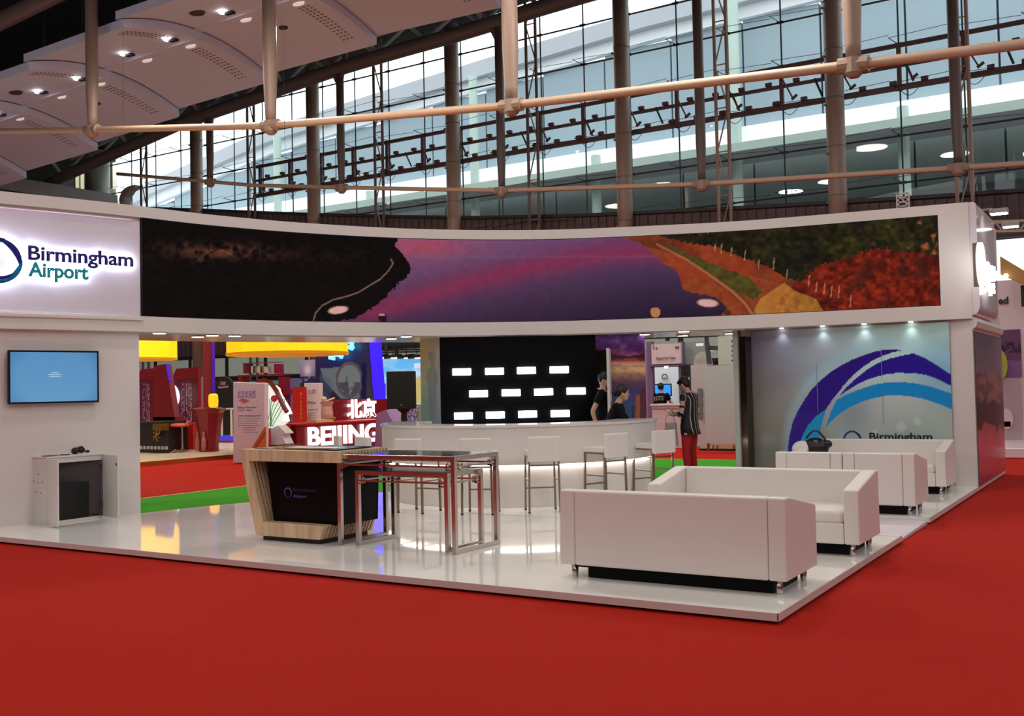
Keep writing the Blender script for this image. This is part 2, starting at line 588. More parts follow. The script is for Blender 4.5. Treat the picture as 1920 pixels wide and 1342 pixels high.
# glass wall: panes, cables, rail, masts, columns
YG = 43.0
GL = glass_mat('tinted_glass', (0.94, 0.98, 0.98))
g1 = empty('window_1', (-30, YG, 12), 'huge cable-stayed glass wall of square panes below the arched beam', kind='structure')
X0 = -58.3; DX = 9.55 / 4
ZR = [7.9, 9.68, 11.58, 13.45, 15.3, 17.2, 19.1, 21.2]
pane_me = None
for i in range(28):
    for j in range(7):
        xa = X0 + i * DX
        if ZR[j] > roof_z(xa) : continue
        MB().box(xa + 0.015, xa + DX - 0.015, YG, YG + 0.02, ZR[j] + 0.012, ZR[j + 1] - 0.012).build('pane', GL, g1)
def rad_v(i): return 0.03
for i in range(29):
    xa = X0 + i * DX
    MB().tube([(xa, YG - 0.06, 7.9), (xa, YG - 0.06, min(21.2, roof_z(xa)))], 0.035, 6).build('vertical_cable', CABLE, g1)
for j, z in enumerate(ZR[1:-1]):
    MB().tube([(X0, YG - 0.1, z), (X0 + 28 * DX, YG - 0.1, z)], 0.04, 6).build('horizontal_cable', CABLE, g1)
mb = MB(); mb2 = MB()
for i in range(29):
    xa = X0 + i * DX
    for z in ZR[1:-1]:
        mb.obb((xa, YG - 0.12, z), (0.14, 0, 0), (0, 0.04, 0), (0, 0, 0.05))
    for z in ZR[1:-2]:
        mb2.tube([(xa, YG - 0.1, z), (xa - 0.25, YG - 0.75, z + 0.12)], 0.02, 4)
        if i < 28:
            mb2.tube([(xa - 0.25, YG - 0.75, z + 0.12), (xa + DX - 0.25, YG - 0.75, z + 0.12 + (0.22 if (i % 4) < 2 else -0.22) * 0.5)], 0.012, 4)
nd = mb.build('glass_clamp', CABLE, g1); nd['kind'] = 'stuff'
nd = mb2.build('stay_wire', CABLE, g1); nd['kind'] = 'stuff'

BRN = mat('rust_brown_steel', (88, 62, 60), 0.55, var=0.1)
rail = empty('maintenance_rail', (-25, 42.75, 14), 'rust brown three-bar maintenance rail running across the glass wall', 'railing')
for z, hh in ((15.2, 0.16), (14.38, 0.13), (13.5, 0.2)):
    MB().box(X0 + 14, 8, 42.66, 42.8, z - hh / 2, z + hh / 2).build('rail_beam', BRN, rail)
for i in range(6, 28):
    xa = X0 + i * DX + 0.05
    MB().box(xa - 0.09, xa + 0.07, 42.6, 42.75, 13.5, 15.2).bar((xa + 0.1, 42.5, 14.6), (xa + 0.55, 42.35, 13.7), 0.05, 0.05).bar((xa + 0.5, 42.35, 13.65), (xa + 0.75, 42.3, 13.8), 0.09, 0.09).build('bracket', BRN, rail)
mb = MB()
for i in range(12, 52):
    xa = X0 + i * DX / 2 + 0.6
    if i % 3 == 0:
        MB().bar((xa, 42.5, 13.6), (xa - 0.25, 42.3, 14.35), 0.07, 0.07).build('strut_arm', CABLE, rail)
    mb.obb((xa + 0.4, 42.6, 13.66), (0.13, 0, 0), (0, 0.08, 0), (0, 0, 0.08)).obb((xa + 0.1, 42.6, 14.52), (0.13, 0, 0), (0, 0.08, 0), (0, 0, 0.07))
mb.build('rail_clip', BRN, rail)['kind'] = 'stuff'
loops = MB()
for i in range(12, 52, 2):
    xa = X0 + i * DX / 2
    loops.tube([(xa + 0.9 * t, 42.4, 13.45 - 0.42 * math.sin(math.pi * t)) for t in np.linspace(0, 1, 7)], 0.015, 4)
loops.build('hanging_wire', CABLE, rail)['kind'] = 'stuff'

ords = ['leftmost', 'second from left', 'third from left', 'fourth from left', 'fifth from left', 'sixth from left', 'rightmost']
for i in range(7):
    xa = X0 + i * 9.55
    r_ = 0.75 if i == 0 else 0.37
    mb = MB().tube([(xa, 42.1, 0 if i else 8), (xa, 42.1, min(20.4, roof_z(xa) - 0.1))], r_, 20)
    c = mb.build('steel_column', COLM if i else mat('pale_column', (150, 154, 146), 0.5), smooth=True)
    c.data.polygons[-1].use_smooth = c.data.polygons[-2].use_smooth = False
    tag(c, ['wide pale round column at the left end of the glass wall', 'slim round steel column, first standing wholly in front of glass',
            'round steel column left of the one above the curved screen centre', 'round beige column before the glass above the black LED wall',
            'round beige column before the glass right of the middle', 'round beige column before the glass meeting the hanging rod junction',
            'round beige column beyond the right edge of the glass'][i], 'column', 'round columns before the glass wall')
    if i:
        for z in (9.3, 11.3, 13.3, 15.3, 17.3):
            MB().tube([(xa, 42.1, z), (xa, 42.1, z + 0.03)], r_ + 0.008, 20).build('joint_ring', POSTD, c)
            MB().ball((xa - r_ * 0.9, 41.85, z - 0.25), 0.06, n=6, m=4).build('bolt_cover', POST, c)
desc = ['far left, first after the wide pale column', 'second from left', 'third from left, above the dark part of the screen', 'fourth from left, near the middle of the glass',
        'fifth from left, above the autumn part of the screen', 'at far right of the glass wall']
for i in range(6):
    xa = X0 + i * 9.55 + 4.78
    m_ = empty('lattice_mast', (xa, 42.1, 9), 'slim zigzag lattice mast ' + desc[i], 'mast', 'lattice masts before the glass wall')
    zt = min(20.6, roof_z(xa) - 0.1)
    for s_ in (-0.27, 0.27):
        MB().tube([(xa + s_, 42.0, 0), (xa + s_, 42.0, zt)], 0.075, 8).build('chord', POST if i > 3 else POSTD, m_)
    z = 8.0; k = 0
    while z + 1.9 < zt + 1.5:
        z2 = min(z + 1.9, zt)
        a = (xa - 0.27, 42.0, z); b = (xa + 0.27, 42.0, z2)
        if k % 2: a, b = (xa + 0.27, 42.0, z), (xa - 0.27, 42.0, z2)
        MB().tube([a, b], 0.035, 5).build('diagonal', POST, m_)
        MB().tube([(xa - 0.27, 42.0, z), (xa + 0.27, 42.0, z)], 0.03, 5).build('rung', POST, m_)
        z += 1.9; k += 1

# hanging rods and posts, arched beams
def rod_z(X):
    return float(np.interp(X, [-58, -51.7, -40.5, -34.3, -24.7, -15.1, -5.6, -2, 8], [16.3, 15.1, 13.0, 12.1, 10.75, 9.82, 9.18, 8.95, 8.5]))
BP = [at(px, py, Y=38.7) for (px, py) in [(60, 372), (130, 336), (240, 287), (332, 246), (400, 222), (500, 188), (640, 140), (740, 111), (870, 75), (1000, 34), (1130, -4)]]
def beam_z(X, lo=0.55):
    return float(np.interp(X, [p_[0] for p_ in BP] + [-8, 6], [p_[2] for p_ in BP] + [19.1, 19.3])) + lo
# underside heights measured; centre = +0.42
def rodset(Y, x0, x1, posts, labels, w0, rlabel):
    xs = np.arange(x0, x1, 1.6)
    r = MB().tube([(x, Y, rod_z(x)) for x in xs], 0.12 if Y < 30 else 0.1, 10).build('tension_rod', mat('rod_beige', (186, 156, 132), 0.5), smooth=True)
    tag(r, rlabel, 'rod')
    for X, lb in zip(posts, labels):
        z0 = rod_z(X)
        p = empty('hanging_post', (X, Y, z0), lb, 'post', 'posts hanging from the roof beams')
        prof = [(w0 * 0.75, 0.15), (w0 * 0.8, 0.5), (w0, 1.6), (w0, beam_z(X) - z0)]
        MB().lathe((X, Y, z0), prof, 14).build('shaft', POST if Y < 30 else POSTD, p, smooth=True)
        MB().tube([(X - 0.35, Y, z0 + 0.02), (X + 0.35, Y, z0 - 0.02)], 0.2 if Y < 30 else 0.16, 12).lathe((X, Y, z0 - 0.3), [(0.12, 0), (0.22, 0.1), (0.22, 0.45)], 12).build('joint', POST, p)
rodset(24.6, -46, 3, [-34.35, -24.8, -15.25, -5.7], ['pale post hanging at far left over the ceiling panels', 'pale post hanging left of centre over the glass corner',
       'pale post hanging at centre ending in a ball joint', 'thick beige post hanging at right crossing a column'], 0.235, 'nearer beige tension rod sweeping across the whole upper view')
rodset(38.7, -51.7, 3, [-43.7, -34.15, -24.6, -15.05, -5.5], ['far post hanging low at left beside a column', 'dark far post hanging left of centre', 'dark far post hanging from the beam fork near the centre',
       'dark far post hanging right of centre', 'far post hanging near the right edge'], 0.2, 'farther thin beige tension rod just above the stand')
for Y, lb, m_ in ((38.7, 'dark arched roof beam running along the top of the glass', mat('beam_brown', (84, 74, 74), 0.5)), (24.6, 'pale arched roof beam crossing the top left corner', POSTD)):
    xs = np.arange(-60 if Y > 30 else -44, 6.1, 1.5)
    bm_ = MB().tube([(x, Y, beam_z(x, 0.35)) for x in xs], 0.35, 16).build('arched_beam', m_, smooth=True)
    tag(bm_, lb, 'beam')
    if Y > 30:
        for X in (-43.7, -34.15, -24.6, -15.05):
            z = beam_z(X, 0.4)
            MB().tube([(X, Y, z - 0.9), (X - 1.1, Y - 0.3, z + 1.5)], 0.17, 8).tube([(X, Y, z - 0.9), (X + 0.5, Y + 0.1, z + 1.5)], 0.14, 8).build('fork', m_, bm_)
# lattice trusses between the beam and the ceiling panels
for (Ya, dz, lb, s0) in ((39.4, 1.15, 'grey green roof truss just behind the arched beam', 0.0), (36.6, 1.25, 'grey green roof truss beside the ceiling panels', 1.6)):
    t_ = empty('roof_truss', (-30, Ya, 19), lb, 'truss')
    xs = np.arange(-58 + s0, -12, 3.2)
    for k, r_ in ((0, 0.13), (1.25, 0.11)):
        MB().tube([(x, Ya + k * 0.5, beam_z(x, dz - 0.3) + k) for x in xs], r_, 8).build('chord', GREENSTEEL, t_)
    for i, x in enumerate(xs[:-1]):
        z = beam_z(x, dz - 0.3); z2 = beam_z(x + 1.6, dz - 0.3) + 1.25; z3 = beam_z(x + 3.2, dz - 0.3)
        MB().tube([(x, Ya, z), (x + 1.6, Ya + 0.6, z2)], 0.09, 6).build('diagonal', GREENSTEEL, t_)
        MB().tube([(x + 1.6, Ya + 0.6, z2), (x + 3.2, Ya, z3)], 0.09, 6).build('diagonal', GREENSTEEL, t_)
        if i % 2 == 0:
            MB().tube([(x, Ya, z), (x + 0.8, Ya - 2.4, z + 1.7)], 0.11, 6).build('cross_strut', GREENSTEEL, t_)

# arched ceiling panels, left
PANEL = mat('ceiling_panel_white', (196, 198, 222), 0.7, var=0.03, scale=0.4)
PERF = mat('perforation_grey', (120, 108, 110), 0.8)
LAMPW = mat('spot_lamp_lit', (255, 252, 246), 0.4, emit=14.0, var=0)
LAMPW2 = mat('lit_reflector', (232, 226, 222), 0.4, emit=0.5, var=0)
bound = [-58.6, -52.2, -46.0, -39.75, -33.7, -27.4, -21.2, -15.0]
zR = [13.6, 14.3, 14.95, 15.66, 16.24, 16.7, 16.9, 17.0]
zLh = [14.0, 14.8, 15.45, 15.95, 16.45, 16.85, 17.1, 17.2]
YA, YB = 25.2, 33.0
names = ['lowest far-left tip', 'lower left', 'second row from the lower left', 'middle, with two lit spots', 'upper middle, with a camera dome', 'upper right', 'topmost right']
for i in range(7):
    xa, xb = bound[i], bound[i + 1] + 0.35
    cp = empty('ceiling_panel', ((xa + xb) / 2, 29, 16), 'arched pinkish white ceiling panel, ' + names[i], 'ceiling panel', 'stepped ceiling panels')
    n = 14
    vs = []; fs = []
    for k in range(n + 1):
        t = k / n
        y = YA + (YB - YA) * t
        bow = 0.75 * 4 * t * (1 - t)
        def zz(idx, st): return zLh[idx] * (1 - t) + zR[idx] * t + bow + st
        za = zz(i, 0.0); zb = zz(i + 1, -0.38)
        for th in (0.0, 0.34):
            vs += [(xa, y, za + th), (xb, y, zb + th)]
    for k in range(n):
        a = k * 4; b = a + 4
        fs += [(a, a + 1, b + 1, b), (a + 2, b + 2, b + 3, a + 3), (a, b, b + 2, a + 2), (a + 1, a + 3, b + 3, b + 1)]
    fs += [(0, 2, 3, 1), (4 * n, 4 * n + 1, 4 * n + 3, 4 * n + 2)]
    MB().add(vs, fs).build('panel_body', PANEL, cp)
    def zat(x, y):
        t = (y - YA) / (YB - YA); s = (x - xa) / (xb - xa)
        bow = 0.75 * 4 * t * (1 - t)
        return (zLh[i] * (1 - t) + zR[i] * t + bow) * (1 - s) + (zLh[i + 1] * (1 - t) + zR[i + 1] * t + bow - 0.38) * s
    # perforated strips beside the step
    mb = MB()
    for (ya, yb) in ((YA + 0.8, YA + 3.2), (YA + 4.5, YB - 0.5)):
        y = ya
        while y < yb:
            for q in range(3):
                x = xb - 0.75 - q * 0.22
                mb.obb((x, y, zat(x, y) - 0.005), (0.055, 0, 0), (0, 0.05, 0), (0, 0, 0.006))
            y += 0.2
    mb.build('perforation', PERF, cp)['kind'] = 'stuff'
    x = xb - 0.02
    MB().bar((xa, 29.0, zat(xa, 29.0) - 0.03), (xb, 29.0, zat(xb, 29.0) - 0.03), 0.35, 0.06).build('centre_batten', PANEL, cp)
    for (fx, fy) in ((0.42, 28.1), (0.86, 28.1)):
        x = xa + (xb - xa) * fx
        z = zat(x, fy) - 0.1
        MB().lathe((x, fy, z), [(0.14, 0), (0.17, 0.12)], 10).build('spot_lamp', LAMPW, cp)
        MB().obb((x + 0.3, fy + 0.1, z - 0.02), (0.2, 0.02, 0), (0, 0.1, 0), (0, 0, 0.05)).build('lamp_bracket', DARK, cp)
        MB().lathe((x + 0.1, fy + 1.15, z + 0.02), [(0.28, 0), (0.3, 0.08)], 14, 1.0, 0.45).build('lit_reflector', LAMPW2, cp)
    if i % 2 == 0:
        for (fx, fy, r_) in ((0.3, 27.5, 0.34), (0.55, 30.6, 0.2)):
            x = xa + (xb - xa) * fx
            MB().lathe((x, fy, zat(x, fy) - 0.05), [(r_, 0), (r_ * 1.1, 0.06)], 18, 1, 0.8).build('speaker_hole', mat('hole_dark', (62, 52, 54), 0.8), cp)
    for fx in (0.2, 0.6):
        x = xa + (xb - xa) * fx
        MB().tube([(x, YA + 0.1, zat(x, YA) + 0.1), (x, YA + 0.1, roof_z(x))], 0.05, 5).build('hanger', BLACK, cp)

# neighbouring hall seen through the glass
nb = empty('neighbouring_hall', (-35, 60, 10), 'pale neighbouring hall with arched eaves seen through the glass wall', 'building')
OUT1 = mat('outside_blue_grey', (160, 176, 186), 0.6, var=0.10, scale=0.12)
OUT2 = mat('outside_green_grey', (126, 136, 130), 0.6, var=0.14, scale=0.15)
OUTW = mat('outside_white', (240, 242, 246), 0.6, var=0.02)
OUTG = mat('outside_soffit', (190, 192, 200), 0.7, var=0.05, scale=0.1)
OUTC = mat('outside_pale_green', (196, 212, 202), 0.6)
def ez(X, o=0):
    return float(np.interp(X, [-90, -75.7, -61, -49.6, -39.8, -27.2, 5], [17.5, 21.2, 23.7, 24.6, 25.3, 26.1, 27])) + o
ex = [-90, -75.7, -68, -61, -55, -49.6, -44, -39.8, -33, -27.2, -10, 15]
def outstrip(o1, o2, y, dep, name, m_):
    MB().prism([(x, y, ez(x, o1)) for x in ex] + [(x, y, ez(x, o2)) for x in reversed(ex)], (0, dep, 0)).build(name, m_, nb)
outstrip(0, -1.1, 60, 1.0, 'eaves_beam', OUTG)
outstrip(-1.1, -1.9, 60.6, 0.5, 'white_fascia', OUTW)
x = -88
k = 0
while x < 12:
    zt = ez(x + 2.4, -1.9)
    MB().box(x + 0.06, x + 4.74, 61, 61.3, 17.4, zt).build('facade_panel', OUT1, nb)
    MB().box(x + 0.06, x + 4.74, 62.5, 62.8, 9.5, 15.8).build('facade_panel', OUT2, nb)
    MB().box(x + 0.06, x + 4.74, 62.3, 62.7, 2, 9.4).build('facade_panel', OUT2, nb)
    if k % 2 == 0:
        MB().tube([(x, 59.4, 0), (x, 59.4, ez(x, -1.2) if k % 4 else 17)], 0.32, 10).build('facade_column', OUTC, nb)
    x += 4.8; k += 1
MB().box(-88, 14, 59.6, 61.5, 16.4, 17.4).build('light_band', mat('outside_lit_band', (250, 252, 255), 0.6, emit=0.35, var=0), nb)
MB().box(-88, 14, 57.5, 61.5, 15.5, 15.7).build('canopy_soffit', OUTG, nb)
MB().box(-88, 14, 57.3, 57.5, 15.4, 15.9).build('canopy_edge', OUTC, nb)
MB().box(-88, 14, 61.4, 61.6, 17.4, 18.5).build('upper_soffit', OUTG, nb)
MB().box(-88, 14, 62.0, 62.2, 12.0, 12.7).build('dark_beam', mat('outside_dark', (64, 74, 78), 0.6), nb)
MB().prism([(x, 61.5, ez(x, -1.9)) for x in ex] + [(15, 61.5, 17), (-90, 61.5, 17)], (0, 0.1, 0)).build('facade_core', mat('outside_core', (96, 110, 114), 0.6), nb)
MB().box(-88, 14, 62.9, 63.0, 2, 16).build('facade_core', MATS['outside_core'], nb)
tag(MB().box(-100, 40, 44.5, 90, -0.3, 0.0).build('ground', mat('outside_paving', (150, 150, 146), 0.8)), 'pale paving outside beyond the glass wall', kind='structure')
# pale curved sculpture-like folded screen at the left end of the band
fs_ = MB()
P = [at(px, py, Y=41.5) for (px, py) in [(225, 388), (223, 372), (228, 358), (238, 350), (252, 346), (252, 350), (240, 356), (232, 368), (230, 386)]]
fs_.prism(P, (0, 0.6, 0))
tag(fs_.build('curved_canopy_fin', mat('pale_grey_metal', (150, 146, 138), 0.5)), 'pale curved metal fin at the left end of the glass wall sill', 'canopy')
# small white ladder frame on top of the far wall
lad = empty('ladder_frame', at(1693, 388, Y=41.6), 'small white ladder frame on the ribbed wall above the stand', 'ladder')
a, b = at(1684, 388, Y=41.6), at(1703, 362, Y=41.6)
for x in (a[0], b[0]):
    MB().box(x - 0.05, x + 0.05, 41.5, 41.6, a[2] - 0.3, b[2]).build('rail', mat('white_steel', (215, 212, 205), 0.4), lad)
for t in np.linspace(0, 1, 4):
    z = a[2] * (1 - t) + b[2] * t
    MB().box(a[0], b[0], 41.5, 41.56, z - 0.03, z + 0.03).build('rung', MATS['white_steel'], lad)
MB().bar((a[0], 41.55, b[2]), (b[0], 41.55, a[2]), 0.05, 0.05).build('diagonal', MATS['white_steel'], lad)

# ================================================================ THE EXHIBITION STAND
PZ = 0.08
BASE = [(-12.95, 4.8), (-12.66, 6.2), (-12.36, 7.4), (-12.08, 8.3), (-11.85, 9.2), (-11.62, 10.3), (-11.05, 11.75), (-10.02, 13.35), (-8.45, 14.75), (-6.6, 15.62), (-5.6, 15.98), (-4.6, 16.2), (-2.24, 16.56)]
def catmull(P, n):
    out = []
    for i in range(len(P) - 1):
        p0 = P[max(i - 1, 0)]; p1 = P[i]; p2 = P[i + 1]; p3 = P[min(i + 2, len(P) - 1)]
        for k in range(n):
            t = k / n
            out.append(tuple(0.5 * (2 * p1[j] + (p2[j] - p0[j]) * t + (2 * p0[j] - 5 * p1[j] + 4 * p2[j] - p3[j]) * t * t + (3 * p1[j] - p0[j] - 3 * p2[j] + p3[j]) * t ** 3) for j in range(2)))
    out.append(tuple(P[-1]))
    return out
CV = np.array(catmull(BASE, 8))
SEG = np.r_[0, np.cumsum(np.hypot(*np.diff(CV, axis=0).T))]
def cpt(s, off=0.0):
    """point on the fascia curve at arc length s, moved off metres towards the front"""
    x = np.interp(s, SEG, CV[:, 0]); y = np.interp(s, SEG, CV[:, 1])
    e = 0.05
    dx = np.interp(s + e, SEG, CV[:, 0]) - np.interp(s - e, SEG, CV[:, 0])
    dy = np.interp(s + e, SEG, CV[:, 1]) - np.interp(s - e, SEG, CV[:, 1])
    L = np.hypot(dx, dy) + 1e-9
    return x + off * dy / L, y - off * dx / L
def s_at_px(px, py):
    d = ray(px, py)[:2]
    k = CV[:, 0] * d[1] - CV[:, 1] * d[0]
    for i in range(len(k) - 1):
        if k[i] * k[i + 1] <= 0 and CV[i] @ d > 0 and i > 4:
            t = k[i] / (k[i] - k[i + 1])
            return SEG[i] + t * (SEG[i + 1] - SEG[i])
    return SEG[0] if px < 900 else SEG[-1]
def curved(mb, s0, s1, z0, z1, o0, o1, n=40):
    """solid following the curve between offsets o0 (front) and o1 (back)"""
    ss = np.linspace(s0, s1, n + 1)
    vs = []
    for s in ss:
        a = cpt(s, o0); b = cpt(s, o1)
        vs += [(a[0], a[1], z0), (a[0], a[1], z1), (b[0], b[1], z1), (b[0], b[1], z0)]
    fs = []
    for i in range(n):
        a = i * 4; b = a + 4
        fs += [(a, b, b + 1, a + 1), (a + 1, b + 1, b + 2, a + 2), (a + 2, b + 2, b + 3, a + 3), (a + 3, b + 3, b, a)]
    fs += [(0, 1, 2, 3), (4 * n, 4 * n + 3, 4 * n + 2, 4 * n + 1)]
    return mb.add(vs, fs)
S_END = SEG[-1]
S_L = s_at_px(263, 500); S_OPEN = s_at_px(264, 800); S_RW = s_at_px(1399, 740)
ZB, ZT = 2.585, 4.33

# platform with raised edge, following the curve at its back
pf = empty('stand_platform', (-7, 10, 0), 'glossy white raised stand floor with pale edge on the red carpet', 'platform')
def platform(x0, x1, y0, name_top):
    pass
front = [(-12.53, 6.95), (-2.24, 6.95), (-2.24, 11.05), (-4.2, 11.05), (-4.2, 12.62), (-2.24, 12.62), (-2.24, 19.8), (-5.9, 19.8)]
back = [q_ for q_ in (cpt(s, -0.05) for s in np.linspace(S_RW, 0.3, 90)) if q_[1] > 6.96]
poly = front + [(-5.9, back[0][1] + 0.3)] + [(float(a), float(b)) for a, b in back]
def slab(poly, z0, z1):
    return MB().prism([(x, y, z0) for x, y in poly], (0, 0, z1 - z0))
slab(poly, 0.022, PZ).build('floor_panel', GLOSSFLOOR, pf)
inner = [(x, y) for x, y in poly]
MB().box(-11.9, -2.3, 7.03, 9.0, 0, 0.022).box(-10.5, -2.3, 9.0, 11.0, 0, 0.022).box(-9.8, -4.25, 11.0, 12.6, 0, 0.022).box(-8.0, -2.3, 12.66, 14.5, 0, 0.022).build('shadow_gap', BLACK, pf)
MB().box(-12.53, -2.235, 6.944, 6.952, 0.024, PZ - 0.001).build('edge_trim', EDGE, pf)
MB().box(-2.242, -2.232, 6.944, 11.05, 0.024, PZ - 0.001).build('edge_trim', EDGE, pf)
MB().box(-2.242, -2.232, 12.62, 19.8, 0.024, PZ - 0.001).build('edge_trim', EDGE, pf)
MB().box(-12.6, -2.25, 10.95, 10.955, PZ, PZ + 0.0015).build('floor_joint', mat('joint_grey', (150, 142, 138), 0.6), pf)
rp = MB().prism([(-2.26, 11.08, 0.004), (-2.26, 12.58, 0.004), (-2.26, 12.58, 0.045), (-2.26, 11.08, 0.03)], (-1.9, 0, 0)).build('entrance_ramp', mat('ramp_white', (216, 208, 214), 0.4))
tag(rp, 'low pale access ramp let into the right edge of the platform', 'ramp')

# stand shell
st = empty('exhibition_stand', (-7, 15, 0), 'white curved exhibition stand with a wide picture screen fascia', 'stand')
# fascia: rim pieces round the screen, box behind
curved(MB(), 0, S_END, ZB, ZT, 0.0, -1.05, 70).build('fascia_box', WHITE, st)
curved(MB(), 0, S_END, ZB, 2.80, 0.06, 0.0, 70).build('fascia_rim', WHITE, st)
curved(MB(), 0, S_END, 4.175, ZT, 0.06, 0.0, 70).build('fascia_rim', WHITE, st)
s_r = s_at_px(1761, 480)
curved(MB(), s_r, S_END, 2.80, 4.175, 0.06, 0.0, 6).build('fascia_rim', WHITE, st)
curved(MB(), 0, S_L - 0.15, 4.122, 4.13, 0.07, 0.03, 10).build('light_seam', mat('seam_light', (236, 220, 226), 0.5, emit=0.12), st)
curved(MB(), 0, S_L, 2.74, 2.775, 0.09, 0.0, 10).build('sign_ledge', WHITE, st)
curved(MB(), 0, S_L - 0.02, 2.8, 4.12, 0.03, 0.0, 10).build('sign_panel', mat('sign_backing', (222, 214, 222), 0.35), st)
# lower left wall
curved(MB(), 0, S_OPEN, PZ, ZB, -0.03, -0.95, 12).build('left_wall', WHITE2, st)
# right block: print wall, side wall, top box
MB().box(-5.93, -2.24, 16.55, 19.8, PZ, ZB).build('right_wall', WHITE2, st)
MB().box(-5.9, -2.24, 16.5, 19.8, ZB, ZT).build('side_fascia', WHITE, st)
# bulging side sign box with rounded lower edge
prof = [(-2.24, ZT)] + [(-2.10 - 0.04 * (1 - math.cos(a)), ZT - 0.02 + 0.02 * math.sin(math.pi / 2 - a)) for a in np.linspace(0, 1.5, 4)][:0]
r_ = 0.13
prof = [(-2.24, 4.33), (-2.16, 4.33), (-2.13, 4.30), (-2.12, 2.80)] + [(-2.24 + 0.12 - 0.10 * (1 - math.cos(a)) , 2.80 - 0.16 * math.sin(a)) for a in np.linspace(0.2, 1.57, 6)] + [(-2.24, 2.64)]
MB().prism([(x, 16.53, z) for x, z in prof], (0, 2.1, 0)).build('side_panel', mat('gloss_white_side', (226, 220, 222), 0.12), st)
prof2 = [(-2.24, 2.62), (-2.19, 2.60), (-2.17, 2.54), (-2.19, 2.46), (-2.24, 2.43)]
MB().prism([(x, 16.56, z) for x, z in prof2], (0, 3.24, 0)).build('lower_moulding', WHITE, st)
# soffit downlights
dls = empty('soffit', (-9, 14, ZB), None)
col.objects.unlink(dls); bpy.data.objects.remove(dls)
curved(MB(), S_OPEN, S_RW, ZB - 0.02, ZB, -0.02, -1.6, 50).build('soffit_panel', mat('gloss_soffit', (214, 206, 200), 0.18), st)
for (px, py) in [(299, 623.5), (371, 630.5), (398, 628), (440, 628.8), (734, 634), (762, 629.8), (1209, 626), (1282, 620.5), (1280, 628.5), (1369, 624.5)]:
    p = at(px, py, z=ZB - 0.03)
    MB().lathe((p[0], p[1], ZB - 0.045), [(0.085, 0), (0.085, 0.02)], 16).build('downlight', LED, st)
    MB().lathe((p[0], p[1], ZB - 0.04), [(0.11, 0), (0.11, 0.016)], 16).build('downlight_ring', CHROME, st)
# mirrored post at right of the opening
ps = cpt(S_RW - 0.16, -0.25)
po = empty('mirrored_post', (ps[0], ps[1], PZ), 'narrow mirrored square post at the right end of the opening', 'post')
a0 = at_line(1376, 740, ps, (1, 0.25)); a1 = at_line(1388, 740, ps, (1, 0.25)); a2 = at_line(1399, 740, ps, (1, 0.25))
MB().box(a0[0], a1[0] - 0.01, ps[1], ps[1] + 0.12, PZ, ZB - 0.02).build('mirror_face', mat('mirror_green', (176, 184, 174), 0.15), po)
MB().box(a1[0] - 0.01, a1[0] + 0.012, ps[1] - 0.01, ps[1] + 0.1, PZ, ZB - 0.02).build('edge_strip', STEEL, po)
MB().box(a1[0] + 0.012, a2[0] + 0.02, ps[1] + 0.01, ps[1] + 0.3, PZ, ZB - 0.12).build('side_face', mat('mirror_dark', (96, 84, 78), 0.12, 1.0), po)

# ---- fascia screen picture
shore = [(200, 380), (745, 440), (744, 449), (738.5, 461), (751, 470), (763, 486), (769, 496), (771, 503), (762, 520), (748, 530), (736, 545), (730, 552), (717, 562), (708, 572), (697, 579), (684, 588), (672, 594), (650, 600), (622, 606), (600, 640), (200, 640)]
right_land = [(1160, 436), (1172, 448), (1200, 455), (1215, 468), (1232, 480), (1240, 492), (1262, 502), (1272, 512), (1278, 528), (1282, 544), (1300, 549), (1340, 556), (1356, 568), (1363, 580), (1352, 590), (1340, 594), (1400, 620), (1800, 620), (1800, 380)]
darkgreen = [(1225, 438), (1300, 438), (1780, 395), (1780, 480), (1640, 466), (1580, 485), (1530, 500), (1500, 526), (1478, 524), (1440, 500), (1400, 486), (1340, 462), (1270, 452)]
midgreen = [(1236, 452), (1300, 480), (1365, 505), (1405, 520), (1430, 548), (1415, 562), (1372, 545), (1320, 508), (1262, 470)]
yellow = [(1410, 590), (1425, 560), (1470, 530), (1490, 545), (1530, 560), (1545, 585), (1500, 600)]
